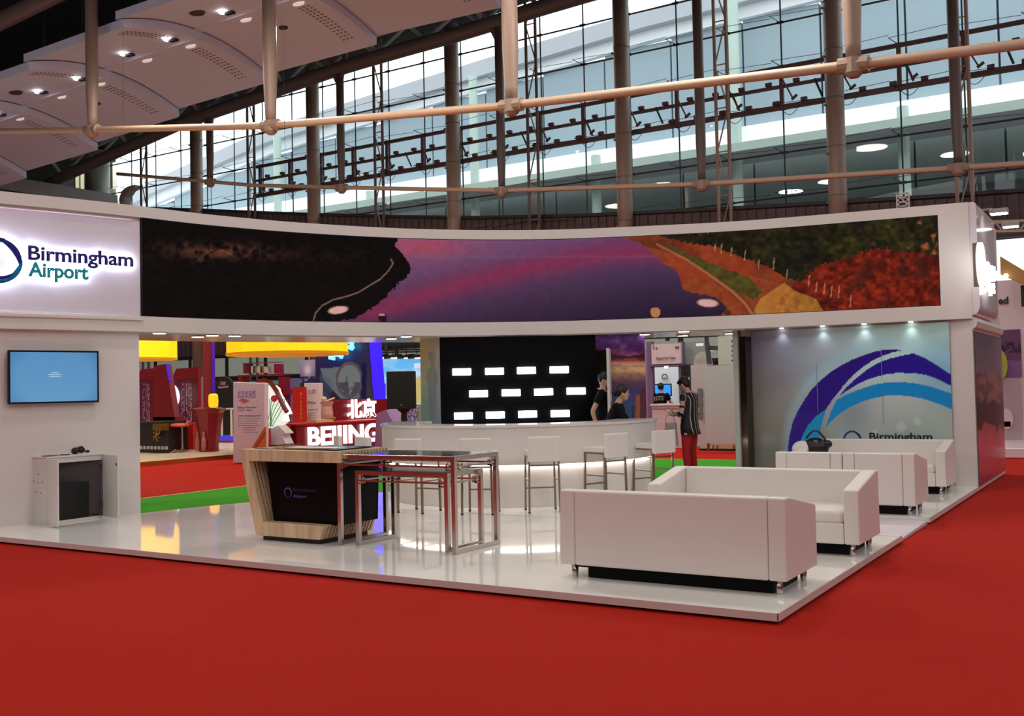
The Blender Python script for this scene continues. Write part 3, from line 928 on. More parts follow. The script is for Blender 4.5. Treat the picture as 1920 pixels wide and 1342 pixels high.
def fig_screen(px, py, U, V):
    x, y = px, py
    n1 = fbm(x / 34, y / 30, 3); n2 = fbm(x / 9, y / 8, 5, 3); n3 = fbm(x / 90, y / 50, 9)
    jx = (vnoise(x / 4, y / 4, 1) - 0.5) * 8
    t = np.clip((y - 445) / 160, 0, 1)[..., None]
    tx = np.clip((x - 740) / 480, 0, 1)[..., None]
    top = np.array([132, 84, 120.]) * (1 - tx) + np.array([92, 62, 100.]) * tx
    bot = np.array([66, 44, 72.]) * (1 - tx) + np.array([34, 25, 40.]) * tx
    c = top * (1 - t) + bot * t
    sy = np.interp(x, [700, 860, 1000, 1130, 1200], [590, 540, 506, 482, 478]) - 6
    c = blend(c, np.exp(-((y - sy) / 22) ** 2) * 0.8, (128, 44, 74))
    c = blend(c, np.exp(-((y - 462) / 22) ** 2 - ((x - 790) / 90) ** 2) * 0.85, (158, 70, 88))
    c = blend(c, np.exp(-((y - 481) / 2.5) ** 2) * 0.25 * (x > 770), (120, 92, 130))
    m = inpoly(x + jx, y + jx * 0.6, shore)
    d = np.stack([12 + 7 * n2, 9 + 5 * n2, 8 + 5 * n2], -1)
    hy = 462 + (x - 265) * 0.028 + 22 * (n1 - 0.5)
    glow = np.exp(-((y - hy - 6) / 15) ** 2) * (0.12 + 0.9 * np.exp(-((x - 415) / 75) ** 2)) * np.clip(n2 * 2.6 - 0.7, 0, 1) * np.clip((720 - x) / 80, 0, 1)
    d = blend(d, glow * 0.95, (118, 66, 52))
    d = blend(d, np.clip((y - hy) / 40, 0, 1) * n1 * 0.2, (34, 27, 24))
    c = np.where(m[..., None], d, c)
    c = blend(c, (near_line(x, y, [(588, 600), (592, 586), (604, 573), (624, 562), (652, 555), (672, 548), (698, 532), (712, 524), (728, 508), (737, 494), (733, 486)]) < 1.4) * 0.6, (170, 130, 110))
    # right land
    m = inpoly(x + jx * 0.6, y + jx * 0.4, right_land)
    o = np.stack([160 - 56 * n2, 74 - 32 * n2, 42 - 18 * n2], -1)
    o = blend(o, ((x < 1520) & (y < 470 + (x - 1240) * 0.28)) * np.clip((n1 - 0.3) * 2.2, 0, 0.75), (70, 36, 24))
    red = np.stack([118 * (0.4 + 0.95 * n2), 36 * (0.35 + 0.95 * n2), 22 * (0.5 + 0.7 * n2)], -1)
    red = blend(red, np.clip((n1 - 0.55) * 4, 0, 0.6), (44, 26, 18))
    o = np.where((x + (y - 520) * 0.9 > 1500)[..., None], red, o)
    o = blend(o, inpoly(x, y, yellow) * (0.55 + 0.4 * n2), (176, 118, 48))
    o = blend(o, ((x > 1265) & (x < 1470) & (y > 448) & (y < 520)) * 0.6 * n2 * 1.2, (150, 50, 28))
    k = inpoly(x + jx, y + jx, darkgreen)
    g = np.stack([16 + 44 * n2 * n1 * 1.6, 15 + 38 * n2 * n1 * 1.6, 9 + 18 * n2], -1)
    o = np.where(k[..., None], g, o)
    o = blend(o, k * np.clip((fbm(x / 14, y / 16, 21) - 0.62) * 6, 0, 1) * np.clip((x - 1600) / 120, 0, 1), (150, 82, 44))
    k = inpoly(x + jx * 0.7, y + jx, midgreen)
    o = np.where(k[..., None], np.stack([58 + 30 * n2, 50 + 26 * n2, 22 + 12 * n2], -1), o)
    bl = (near_line(x, y, [(1232, 458), (1290, 488), (1330, 515), (1372, 545), (1398, 570), (1412, 592)]))
    o = blend(o, np.clip(1.6 - bl / 2, 0, 1) * 0.6, (180, 116, 76))
    o = blend(o, (np.abs(bl - 5) < 1.2) * (x > 1340) * 0.6, (84, 48, 34))
    for (tx_, ty_, h_) in ((1352, 472, 16), (1371, 477, 14), (1396, 485, 16), (1422, 500, 14), (1450, 502, 18), (1475, 520, 16), (1516, 535, 20), (1530, 545, 18), (1545, 548, 18), (1558, 555, 20), (1572, 556, 20), (1594, 572, 20), (1340, 470, 12)):
        o = blend(o, (np.abs(x - tx_ - (y - ty_) * -0.1) < 1.1) * (y < ty_ + 3) * (y > ty_ - h_) * 0.6, (214, 150, 106))
    c = np.where(m[..., None], o, c)
    sh = inpoly(x + jx * 0.6, y - 5, right_land) & ~m
    for (cx, cy, rx, ry, ang) in ((634, 581, 21, 8, -0.14), (1327, 568, 22, 8.5, 0.08)):
        xx = (x - cx) * math.cos(ang) + (y - cy) * math.sin(ang); yy = -(x - cx) * math.sin(ang) + (y - cy) * math.cos(ang)
        q = np.hypot(xx / rx, yy / ry)
        c = blend(c, np.clip((1 - q) * 7, 0, 1), (206, 158, 150)); c = blend(c, np.clip(1 - np.abs(q - 0.84) * 14, 0, 0.7), (110, 74, 70))
    for (cx, cy, rx, ry, cc) in ((1229, 585, 9, 9, (176, 116, 78)), (717, 598, 8, 8, (34, 22, 26)), (716, 590, 5, 2, (190, 130, 130)), (1437, 584, 6, 5, (150, 110, 70)), (1364, 586, 6, 5, (70, 44, 34))):
        c = blend(c, np.hypot((x - cx) / rx, (y - cy) / ry) + (n2 - 0.5) * 0.6 < 1, cc)
    c = c * (0.94 + 0.12 * n2[..., None])
    return c
def fascia_surf(s0, s1, z0, z1, off):
    def f(U, V):
        s = s0 + (s1 - s0) * U
        x, y = cpt(s, off)
        return np.stack([x, y, z0 + (z1 - z0) * V], -1)
    return f
scr = empty('led_screen', (-8, 14, 3.4), 'long curved picture screen of dark forest, purple lake and autumn woods', 'screen')
curved(MB(), S_L, s_r, 2.80, 4.175, 0.05, 0.0, 60).build('screen_cabinet', BLACK, scr)
paint('screen_picture', fascia_surf(S_L + 0.01, s_r - 0.01, 2.81, 4.165, 0.056), 960, 120, fig_screen, paint_mat('led_picture', 0.6, emit=1.0, spec=0.0), scr)

# ---- letters on the left sign
def sign_frame(px0, py0, px1, py1, off):
    s0 = s_at_px(px0, py0); s1 = s_at_px(px1, py1)
    a = np.array(cpt(s0, off)); b = np.array(cpt(s1, off))
    return a, b
NAVY = mat('sign_navy', (44, 34, 112), 0.3)
TEAL = mat('sign_teal', (26, 160, 176), 0.3)
HALO = mat('halo_light', (232, 236, 255), 0.5, emit=22.0, var=0)
a, b = sign_frame(52, 480, 249, 480, 0.09)
dirv = (b - a) / np.linalg.norm(b - a)
nrm = np.array([dirv[1], -dirv[0], 0])
def wall_pt(px, py): return at_line(px, py, a, dirv)
sg = empty('lit_sign', (a[0], a[1], 3.5), 'halo-lit blue and teal wall sign reading Birmingham Airport with ring emblem', 'sign')
pB = wall_pt(52, 486); pBt = wall_pt(52, 459); pE = wall_pt(249, 497)
hgt = (pBt - pB)[2]
wid = np.linalg.norm((pE - pB)[:2])
pA = wall_pt(52, 517); wA = np.linalg.norm((wall_pt(165, 524) - wall_pt(52, 517))[:2])
D3 = (dirv[0], dirv[1], 0)
text_mesh('letters_upper', 'Birmingham', pB, D3, hgt, NAVY, sg, ext=0.02, width=wid, bold=0.03)
text_mesh('letters_lower', 'Airport', pA, D3, hgt, TEAL, sg, ext=0.02, width=wA, bold=0.034)
bk = nrm * -0.035
text_mesh('letter_halo', 'Birmingham', pB + bk, D3, hgt, HALO, sg, ext=0.03, width=wid, bold=0.0)['label'] = 'white light behind the letters'
text_mesh('letter_halo', 'Airport', pA + bk, D3, hgt, HALO, sg, ext=0.03, width=wA, bold=0.0)
cR = wall_pt(-4, 487); cR = np.array([cR[0], cR[1], (wall_pt(-4, 445)[2] + wall_pt(-4, 531)[2]) / 2])
RR = (wall_pt(-4, 445)[2] - wall_pt(-4, 531)[2]) / 2
Xv = np.array([*dirv, 0.0]); Zv = np.array([0, 0, 1.0])
def ring_logo(c, R, X, N, parent, m1, m2, halo=None, th=0.02):
    Z = np.array([0, 0, 1.0])
    for (a0, a1, ro, w_, m_) in ((-20, 95, R * 0.97, R * 0.22, m1), (-75, 5, R, R * 0.18, m2), (70, 200, R, R * 0.14, m1), (180, 290, R * 0.98, R * 0.16, m1), (235, 345, R * 1.0, R * 0.13, m2), (215, 330, R * 0.84, R * 0.12, m1), (60, 130, R * 0.86, R * 0.06, m2), (120, 240, R * 0.86, R * 0.1, m2)):
        mb = MB(); crescent(mb, c, X, Z, N, a0, a1, ro, 0, w_ * (1.25 if halo else 1.0), thick=th)
        mb.build('ring_stroke', m_, parent)
    if halo:
        mb = MB(); crescent(mb, c - N * 0.035, X, Z, N, -90, 269, R * 0.97, 0, R * 0.08, thick=0.03, n=48)
        mb.build('ring_halo', halo, parent)
ring_logo(cR, RR, Xv, nrm, sg, mat('sign_blue', (20, 30, 130), 0.3), mat('sign_cyan', (20, 140, 190), 0.3), HALO)

# ---- printed wall at right
def G(px, py, U, V):
    x, y = px, py
    c = wgt(x, y, x, y, [(1410, 625, (108, 104, 110), 60), (1450, 660, (98, 90, 122), 60), (1420, 720, (106, 96, 88), 60), (1430, 800, (98, 92, 84), 70), (1440, 860, (84, 86, 78), 60),
        (1480, 630, (150, 160, 166), 60), (1560, 640, (144, 164, 170), 70), (1640, 632, (150, 178, 176), 70), (1740, 620, (148, 178, 164), 60), (1770, 680, (100, 144, 172), 50),
        (1520, 690, (132, 146, 154), 60), (1480, 760, (118, 122, 118), 60), (1620, 790, (134, 142, 142), 50), (1690, 770, (150, 158, 156), 50), (1600, 775, (100, 110, 114), 25), (1770, 790, (132, 148, 140), 50), (1700, 820, (116, 130, 122), 40)])
    q = np.hypot((x - 1680) / 220, (y - 840) / 212)
    c = blend(c, np.clip((1.0 - q) * 14, 0, 1) * np.clip((q - 0.84) * 10, 0, 1) * 0.4, (128, 176, 198))
    for (bx_, by_, br_) in ((1690, 800, 11), (1720, 790, 9), (1640, 812, 8)):
        c = blend(c, np.clip((1 - np.hypot(x - bx_, y - by_) / br_) * 3, 0, 1) * 0.25, (190, 200, 198))
    NV, NV2, CY = (38, 20, 106), (34, 22, 118), (18, 112, 168)
    P1 = [(1475, 870), (1477, 845), (1480, 818), (1486, 792), (1495, 772), (1506, 753), (1520, 732), (1537, 714), (1556, 698), (1577, 685), (1598, 674), (1619, 666), (1640, 659), (1661, 655), (1676, 654), (1691, 657), (1672, 661), (1655, 667), (1636, 676), (1619, 687), (1600, 703), (1582, 722), (1566, 742), (1554, 759), (1548, 768), (1530, 780), (1515, 797), (1504, 818), (1496, 844), (1493, 870)]
    P1c = [(1493, 870), (1496, 844), (1504, 818), (1515, 797), (1530, 780), (1550, 766), (1543, 786), (1537, 812), (1534, 840), (1532, 870)]
    P2 = [(1574, 742), (1588, 725), (1605, 709), (1625, 693), (1647, 680), (1668, 672), (1689, 667), (1712, 662), (1732, 670), (1748, 679), (1762, 688), (1775, 697), (1800, 712), (1800, 732), (1783, 723), (1754, 709), (1736, 703), (1717, 700), (1684, 699), (1665, 701), (1647, 705), (1628, 711), (1610, 719), (1592, 730)]
    P3 = [(1548, 801), (1558, 772), (1568, 750), (1586, 740), (1605, 732), (1625, 725), (1647, 719), (1668, 716.5), (1689, 715.7), (1715, 718), (1740, 723), (1762, 730), (1800, 744), (1800, 774), (1784, 767), (1765, 759), (1745, 752), (1725, 746), (1703, 742.5), (1682, 741), (1661, 742), (1640, 746), (1619, 752), (1600, 760), (1582, 770), (1564, 784)]
    c = blend(c, inpoly(x, y, P1), NV); c = blend(c, inpoly(x, y, P1c), (18, 116, 160))
    c = blend(c, inpoly(x, y, P2), NV2); c = blend(c, inpoly(x, y, P3) , CY)
    return c
w0 = at(1408, 620, Y=16.54); w1 = at(1779.5, 603.5, Y=16.54)
gz1 = 2.555
pr = empty('wall_print', ((w0[0] + w1[0]) / 2, 16.54, 1.3), 'large printed wall panel with navy and cyan swooping arcs', 'poster')
MB().box(w0[0], w1[0], 16.52, 16.55, PZ, gz1).build('backing_board', mat('print_grey', (120, 124, 122), 0.4), pr)
paint('printed_sheet', quad_surf((w0[0], 16.515, PZ), (w1[0], 16.515, PZ), (w1[0], 16.515, gz1), (w0[0], 16.515, gz1)), 250, 170, G, PRINTG, pr, gain=1.95)
for px_, z0_, z1_ in ((1531, 1.2, 2.0), (1653, 1.7, 2.2), (1653, 1.0, 1.5)):
    p = at(px_, 700, Y=16.51)
    MB().box(p[0], p[0] + 0.006, 16.508, 16.514, z0_, z1_).build('sheet_seam', mat('seam_grey', (150, 160, 170), 0.3), pr)
ta = at(1630, 822, Y=16.5)
tb = at(1748, 822, Y=16.5)
text_mesh('printed_name', 'Birmingham', (ta[0], 16.512, ta[2] - 0.02), (1, 0, 0), at(1630, 810.5, Y=16.5)[2] - ta[2] + 0.02, BLACK, pr, ext=0.003, width=tb[0] - ta[0], bold=0.02)
text_mesh('printed_name', 'Airport', (ta[0], 16.512, ta[2] - 0.16), (1, 0, 0), at(1630, 810.5, Y=16.5)[2] - ta[2] + 0.02, BLACK, pr, ext=0.003, width=(tb[0] - ta[0]) * 0.55, bold=0.02)
lc = at(1598, 822, Y=16.5)
ring_logo(np.array([lc[0], 16.512, lc[2] - 0.02]), 0.145, np.array([1.0, 0, 0]), np.array([0, -1.0, 0]), pr, NAVY, TEAL, th=0.003)
for px_, py_ in ((1463, 619), (1540, 614), (1618, 611), (1706, 607)):
    p = at(px_, py_, Y=16.40)
    l = bpy.data.lights.new('wall_washer', 'SPOT'); l.energy = 1.2; l.spot_size = 1.9; l.spot_blend = 1; l.shadow_soft_size = 0.03
    o = bpy.data.objects.new('wall_washer', l); o.location = (p[0], 16.44, ZB + 0.02 - 0.08); o.rotation_euler = (0.25, 0, 0); col.objects.link(o)
    MB().lathe((p[0], 16.47, ZB - 0.012), [(0.035, 0), (0.035, 0.02)], 12).build('downlight', LED, st)

# ---- side print
def GS(px, py, U, V):
    t = np.clip((py - 620) / 285, 0, 1)
    stops = [0, .25, .4, .6, .75, 1]
    cs = np.array([(84, 78, 98), (120, 98, 108), (150, 112, 112), (140, 92, 88), (168, 84, 100), (120, 60, 76)], float)
    c = np.stack([np.interp(t, stops, cs[:, i]) for i in range(3)], -1)
    n = fbm(px / 7, py / 14, 4)
    sky = 700 + 26 * vnoise(px / 6.5, py * 0, 8) - 14 * vnoise(px / 3, py * 0, 2)
    rf = 800 - 30 * vnoise(px / 5, py * 0, 12) + 20
    c = blend(c, (py > sky) * (py < rf) * 0.75, (96, 52, 48))
    c = blend(c, (py > 748) * (py < rf) * 0.55, (54, 24, 28))
    c = blend(c, (py > sky) * (py < 755) * (n > 0.55) * 0.5, (170, 120, 104))
    return c * (0.92 + 0.16 * n[..., None])
sp_ = empty('side_print', (-2.23, 18, 1.3), 'printed dusk city skyline panel on the side of the stand', 'poster')
MB().box(-2.24, -2.225, 16.56, 19.8, PZ, 2.41).build('backing_board', MATS['print_grey'], sp_)
paint('printed_sheet', quad_surf((-2.22, 16.57, PZ), (-2.22, 19.79, PZ), (-2.22, 19.79, 2.40), (-2.22, 16.57, 2.40)), 90, 140, GS, PRINTG, sp_, gain=1.6)

# ---- glowing side sign (seen edge on)
ss_ = empty('side_lit_sign', (-2.1, 17.5, 3.4), 'glaring white box-letter sign seen edge-on at the right end of the fascia', 'sign')
SGL = mat('glare_white', (250, 252, 255), 0.4, emit=4.5, var=0)
XS = -2.05
cS = at(1836, 496, X=XS)
rS = (at(1836, 456, X=XS)[2] - at(1836, 536, X=XS)[2]) / 2
for (rr, w_) in ((rS, rS * 0.22), (rS * 0.74, rS * 0.16)):
    mb = MB(); crescent(mb, cS, np.array([0, 1.0, 0]), Zv, np.array([1.0, 0, 0]), -90, 269, rr, 0, w_, thick=0.05, n=40)
    mb.build('ring_letter', SGL, ss_)
l0, l1, l2 = at(1847, 513, X=XS), at(1866, 521, X=XS), at(1847, 487, X=XS)
hS = (l2[2] - l0[2]) * 0.85
text_mesh('box_letters', 'Birmingham', (XS, l0[1], l0[2]), (0, 1, 0), hS, SGL, ss_, ext=0.05, width=l1[1] - l0[1], bold=0.03)
text_mesh('box_letters', 'Airport', (XS, l0[1], l0[2] - hS * 1.35), (0, 1, 0), hS, SGL, ss_, ext=0.05, width=(l1[1] - l0[1]) * 0.6, bold=0.03)
MB().box(-2.13, XS, cS[1] - 0.02, cS[1] + 0.02, cS[2] - rS, cS[2] + rS).box(-2.13, XS, l0[1], l1[1], l0[2] + hS * 0.4, l0[2] + hS * 0.44).box(-2.13, XS, l0[1], (l0[1] + l1[1]) / 2, l0[2] - hS * 0.9, l0[2] - hS * 0.86).build('mounting_pin', STEEL, ss_)
def flood(px, py, Y, lb):
    p = at(px, py, Y=Y)
    f = empty('flood_light', (p[0], Y, p[2]), lb, 'floodlight')
    MB().obb((p[0], Y, p[2]), (0.13, 0, 0), (0, 0.1, 0), (0, 0, 0.035)).build('lamp_head', mat('steel_grey', (150, 146, 142), 0.4), f, bevel=0.01)
    MB().obb((p[0], Y, p[2] - 0.04), (0.115, 0, 0), (0, 0.085, 0), (0, 0, 0.006)).build('lamp_face', mat('flood_lit', (255, 255, 255), 0.4, emit=12, var=0), f)
    MB().bar((-2.3, Y + 0.05, p[2] + 0.05), (p[0] - 0.1, Y, p[2] + 0.05), 0.03, 0.03).bar((-2.3, Y + 0.05, 4.3), (-2.3, Y + 0.05, p[2] + 0.06), 0.03, 0.03).build('arm', POST, f)
flood(1873, 396, 17.2, 'nearer small floodlight on an arm above the stand side')
flood(1895, 421, 18.9, 'farther small floodlight on an arm above the stand side')

# green carpet border and booth flooring beyond
GREEN = mat('green_carpet', (58, 148, 26), 0.9, var=0.08, scale=1.5, bump=0.2, spec=0.1)
gp = [(-13.65, 4.0), (-13.65, 21.0), (-6.0, 21.0), (-6.0, 19.9), (-6.0, 16.3)] + [(float(a), float(b)) for a, b in [cpt(s, -0.02) for s in np.linspace(S_RW, 0.1, 40)]]
tag(MB().prism([(x, y, 0.003) for x, y in gp], (0, 0, 0.068)).build('green_border_carpet', GREEN), 'bright green carpet border laid round the back of the stand', 'carpet')
tag(MB().box(-13.72, -13.65, 4, 21.05, 0, 0.078).box(-13.72, -6.0, 21.0, 21.06, 0, 0.078).build('carpet_trim', mat('tan_trim', (196, 160, 96), 0.5)), 'thin tan strip edging the green carpet', 'trim')

# ---- bar counter
BC = np.array([-8.3, 13.4])
bar_ = empty('bar_counter', (BC[0], BC[1], PZ), 'round white bar counter glowing from a light groove at mid height', 'counter')
def ringsolid(mb, r0, r1, z0, z1, a0, a1, n=64):
    A = arc(BC, r1, a0, a1, n); B = arc(BC, r0, a0, a1, n)
    vs = []
    for (a, b) in zip(A, B):
        vs += [(a[0], a[1], z0), (a[0], a[1], z1), (b[0], b[1], z1), (b[0], b[1], z0)]
    fs = []
    for i in range(n):
        p = i * 4; q = p + 4
        fs += [(p, q, q + 1, p + 1), (p + 1, q + 1, q + 2, p + 2), (p + 2, q + 2, q + 3, p + 3), (p + 3, q + 3, q, p)]
    fs += [(0, 1, 2, 3), (4 * n, 4 * n + 3, 4 * n + 2, 4 * n + 1)]
    return mb.add(vs, fs)
A0, A1 = -170, 22
ringsolid(MB(), 1.85, 2.1, 0.66, 1.165, A0, A1).build('front_panel', WHITE, bar_)
ringsolid(MB(), 1.50, 2.12, 1.165, 1.2, A0, A1).build('worktop', mat('worktop_white', (228, 222, 216), 0.15), bar_)
ringsolid(MB(), 1.80, 2.0, PZ, 0.60, A0, A1).build('plinth', WHITE, bar_)
ringsolid(MB(), 1.80, 1.9, 0.60, 0.66, A0, A1).build('groove_back', WHITE, bar_)
ringsolid(MB(), 1.96, 2.05, 0.645, 0.659, A0, A1 - 1).build('light_strip', LEDSOFT, bar_)

# ---- storage room walls behind the bar
sa, sb, sc_ = s_at_px(826, 700), s_at_px(1118, 700), s_at_px(1211, 700)
wa, wb, wc = [np.array(cpt(s, -0.12)) for s in (sa, sb, sc_)]
_d = (wb - wa) / np.linalg.norm(wb - wa)
wa, wb = at_line(825.5, 700, wa, _d)[:2], at_line(1118, 700, wa, _d)[:2]
_d = (wc - wb) / np.linalg.norm(wc - wb)
wc = at_line(1210, 700, wb, _d)[:2]
def wall2(mb, p, q, z0, z1, th=0.1):
    d = (q - p) / np.linalg.norm(q - p); nb_ = np.array([-d[1], d[0]]) * th
    pts = [p, q, q + nb_, p + nb_]
    return mb.prism([(x, y, z0) for x, y in pts], (0, 0, z1 - z0))
ZC = ZB - 0.02
bw = empty('black_display_wall', (*((wa + wb) / 2), PZ), 'black wall behind the bar with rows of small glowing white boxes', 'wall panel')
wall2(MB(), wa, wb, PZ, ZC).build('panel', mat('black_panel', (6, 6, 9), 0.5, var=0.05, spec=0.1), bw)
dW = (wb - wa) / np.linalg.norm(wb - wa); nW = np.array([dW[1], -dW[0], 0]); DW3 = np.array([*dW, 0])
for (x0, y0) in [(865.5, 697), (926.8, 696), (986.6, 694.5), (1048, 693), (897, 738), (958, 736), (1018.8, 734.6), (1079.6, 733), (868.7, 779.5), (928.4, 777.7), (988.8, 776.3), (1049.8, 775)]:
    p = at_line(x0, y0, wa, dW); q = at_line(x0 + 17.3, y0, wa, dW); u = at_line(x0, y0 - 6.4, wa, dW)
    hw = np.linalg.norm((q - p)[:2]); hh = (u - p)[2]
    MB().obb(p + nW * 0.03, DW3 * hw, nW * 0.035, (0, 0, hh)).build('light_box', LED, bw, bevel=0.008)
dP = (wc - wb) / np.linalg.norm(wc - wb)
def PW(px, py, U, V):
    x, y = px, py
    t = np.clip((y - 620) / 168, 0, 1)
    stops = [0, .1, .2, .29, .34, .38, .44, .5, .58, .7, .85, 1]
    cs = np.array([(76, 46, 104), (92, 58, 116), (84, 44, 92), (142, 52, 70), (176, 90, 76), (196, 160, 130), (198, 160, 110), (156, 120, 92), (84, 62, 84), (62, 60, 112), (62, 78, 120), (70, 84, 120)], float)
    c = np.stack([np.interp(t, stops, cs[:, i]) for i in range(3)], -1)
    n = fbm(x / 16, y / 9, 31)
    c = blend(c, np.clip((n - 0.5) * 5, 0, 1) * (y < 668) * 0.5, (140, 100, 150))
    c = blend(c, np.clip((0.5 - n) * 5, 0, 1) * (y < 662) * 0.5, (48, 28, 74))
    c = blend(c, (y > 684) * (y < 720) * np.clip((n - .45) * 4, 0, 1) * 0.5, (96, 66, 82))
    hill = 664 + 8 * np.cos((x - 1176) / 34 * 1.57)
    c = blend(c, (np.abs(y - 669) < 2.2 + 6 * (np.abs(x - 1176) / 36) ** 2) * 0.85, (52, 28, 44))
    c = blend(c, (np.abs(y - 674.5) < 1.2 + 3 * (np.abs(x - 1176) / 36) ** 2) * 0.7, (84, 48, 44))
    c = blend(c, (x > 1192) * (x < 1200) * (y > 740) * 0.9, (150, 84, 50)); c = blend(c, (x >= 1200) * (y > 732 - (x - 1200)) * 0.8, (92, 44, 40))
    c = blend(c, (x > 1184) * (x < 1190) * (y > 760) * 0.7, (60, 44, 60)); c = blend(c, (x > 1176) * (x < 1183) * (y > 766) * 0.6, (70, 60, 80))
    return c
pw_ = empty('picture_wall', (*((wb + wc) / 2), PZ), 'printed wall of purple clouds and sunset lake right of the black wall', 'wall panel')
wd0 = at_line(1141, 700, wb, dP)[:2]
zl = at_line(1128, 657, wb, dP)[2]
wall2(MB(), wb, wd0, zl, ZC).build('panel', BLACK, pw_)
wall2(MB(), wd0, wc, PZ, ZC).build('panel', BLACK, pw_)
nP = np.array([dP[1], -dP[0]]) * 0.004
e = lambda p, z: (p[0] + nP[0], p[1] + nP[1], z)
paint('printed_sheet', quad_surf(e(wb, zl), e(wd0, zl), e(wd0, ZC), e(wb, ZC)), 24, 36, PW, PRINTG, pw_, gain=1.5)
paint('printed_sheet', quad_surf(e(wd0, PZ), e(wc, PZ), e(wc, ZC), e(wd0, ZC)), 70, 130, PW, PRINTG, pw_, gain=1.5)
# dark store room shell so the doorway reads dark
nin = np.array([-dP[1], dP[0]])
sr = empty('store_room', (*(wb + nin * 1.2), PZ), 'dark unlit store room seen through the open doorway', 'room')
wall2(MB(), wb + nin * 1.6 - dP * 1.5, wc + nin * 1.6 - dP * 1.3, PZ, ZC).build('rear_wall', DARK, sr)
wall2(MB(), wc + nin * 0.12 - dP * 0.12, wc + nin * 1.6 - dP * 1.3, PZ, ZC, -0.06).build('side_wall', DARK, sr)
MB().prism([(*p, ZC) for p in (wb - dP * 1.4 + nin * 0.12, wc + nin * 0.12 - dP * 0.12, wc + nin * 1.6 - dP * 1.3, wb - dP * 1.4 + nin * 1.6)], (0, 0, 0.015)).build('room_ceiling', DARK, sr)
# open door leaf
dl0 = at_line(1144, 700, wb - nin * 0.02, dP)[:2]
dz = at_line(1144, 655, dl0, dP)[2]
dleaf = MB().obb((dl0[0] - nin[0] * 0.32, dl0[1] - nin[1] * 0.32, (PZ + dz) / 2), (*(dP * 0.021), 0), (*(nin * 0.30), 0), (0, 0, (dz - PZ) / 2)).build('open_door_leaf', WHITE2)
tag(dleaf, 'white door leaf standing open edge-on in the picture wall doorway', 'door')
# narrow side wall with a standing figure's reflection painted on, left of the black wall
nb2 = np.array([-dW[1], dW[0]])
_r = ray(789, 700)[:2]
fq = _r / np.hypot(*_r) * (np.hypot(*wa) + 0.75)
nb2 = (fq - wa) / np.linalg.norm(fq - wa)
def FW_(px, py, U, V):
    x, y = px, py
    t = np.clip((y - 632) / 165, 0, 1)
    L = np.stack([np.interp(t, [0, .1, .3, .5, .75, 1], v) for v in ((170, 196, 178, 168, 118, 116), (150, 172, 168, 176, 152, 138), (136, 132, 142, 160, 146, 146))], -1)
    Rr = np.stack([np.interp(t, [0, .15, .4, .7, 1], v) for v in ((150, 160, 140, 130, 110), (138, 150, 144, 140, 124), (134, 150, 152, 156, 150))], -1)
    s = np.clip((x - 790) / 34, 0, 1)[..., None]
    c = L * (1 - s) + Rr * s
    fig = inpoly(x, y, [(803, 661), (806, 658.5), (814, 658.5), (817, 662), (816, 674), (813, 683), (816, 690), (820, 700), (822, 714), (818, 724), (819, 750), (818, 786), (820, 796), (806, 796), (806, 770), (804, 742), (802, 720), (799, 708), (801, 694), (808, 686), (807, 678), (804, 672)])
    c = blend(c, fig * 0.45, (104, 104, 116))
    c = blend(c, inpoly(x, y, [(808, 660), (816, 661), (815, 676), (809, 680)]) * 0.4, (156, 132, 122))
    return c
fwl = empty('figure_wall', (*((wa + fq) / 2), PZ), 'narrow end wall with a faint painted reflection of a standing figure left of the black wall', 'wall panel')
wall2(MB(), fq, wa + nb2 * 0.02, PZ, ZC, 0.06).build('panel', WHITE2, fwl)
nF = np.array([nb2[1], -nb2[0]]) * -0.005
if (nF @ (-wa)) < 0: nF = -nF
e2 = lambda p, z: (p[0] + nF[0], p[1] + nF[1], z)
paint('printed_sheet', quad_surf(e2(fq, PZ), e2(wa, PZ), e2(wa, ZC), e2(fq, ZC)), 40, 120, FW_, PRINTG, fwl, gain=1.6)  # this sheet carries the figure's painted reflection
# small white box cabinet beside the figure wall
p = at(788, 790, Y=14.6)
tag(MB().box(p[0] - 0.05, p[0] + 0.04, 14.6, 14.7, PZ, hz(786, 758, p[0], 14.6)).build('side_cabinet', WHITE2, bevel=0.01), 'small plain white cabinet behind the bar beside the figure wall', 'cabinet')

# ---- bar stools
def make_stool():
    r = empty('bar_stool', (0, 0, 0), 'x', 'bar stool', 'white bar stools round the counter')
    for sx in (-1, 1):
        for sy in (-1, 1):
            MB().bar((sx * 0.2, sy * 0.2, 0.0), (sx * 0.19, sy * 0.19, 0.72), 0.025, 0.025).build('leg', STEEL, r)
            MB().box(sx * 0.2 - 0.014, sx * 0.2 + 0.014, sy * 0.2 - 0.014, sy * 0.2 + 0.014, 0, 0.018).build('foot_cap', BLACK, r)
    for sx in (-1, 1):
        MB().box(sx * 0.19 - 0.0125, sx * 0.19 + 0.0125, -0.19, 0.19, 0.705, 0.73).build('seat_rail', STEEL, r)
        MB().box(sx * 0.195 - 0.01, sx * 0.195 + 0.01, -0.19, 0.19, 0.41, 0.43).build('stretcher', STEEL, r)
    MB().box(-0.19, 0.19, -0.2, -0.18, 0.60, 0.62).build('stretcher', STEEL, r)
    MB().box(-0.19, 0.19, 0.185, 0.205, 0.28, 0.3).build('footrest', STEEL, r)
    MB().box(-0.21, 0.21, -0.2, 0.22, 0.725, 0.80).build('seat', LEATHER, r, bevel=0.02, seg=3)
    MB().box(-0.21, 0.21, -0.255, -0.195, 0.66, 0.98).build('backrest', LEATHER, r, bevel=0.02, seg=3)
    return r
stool = make_stool()
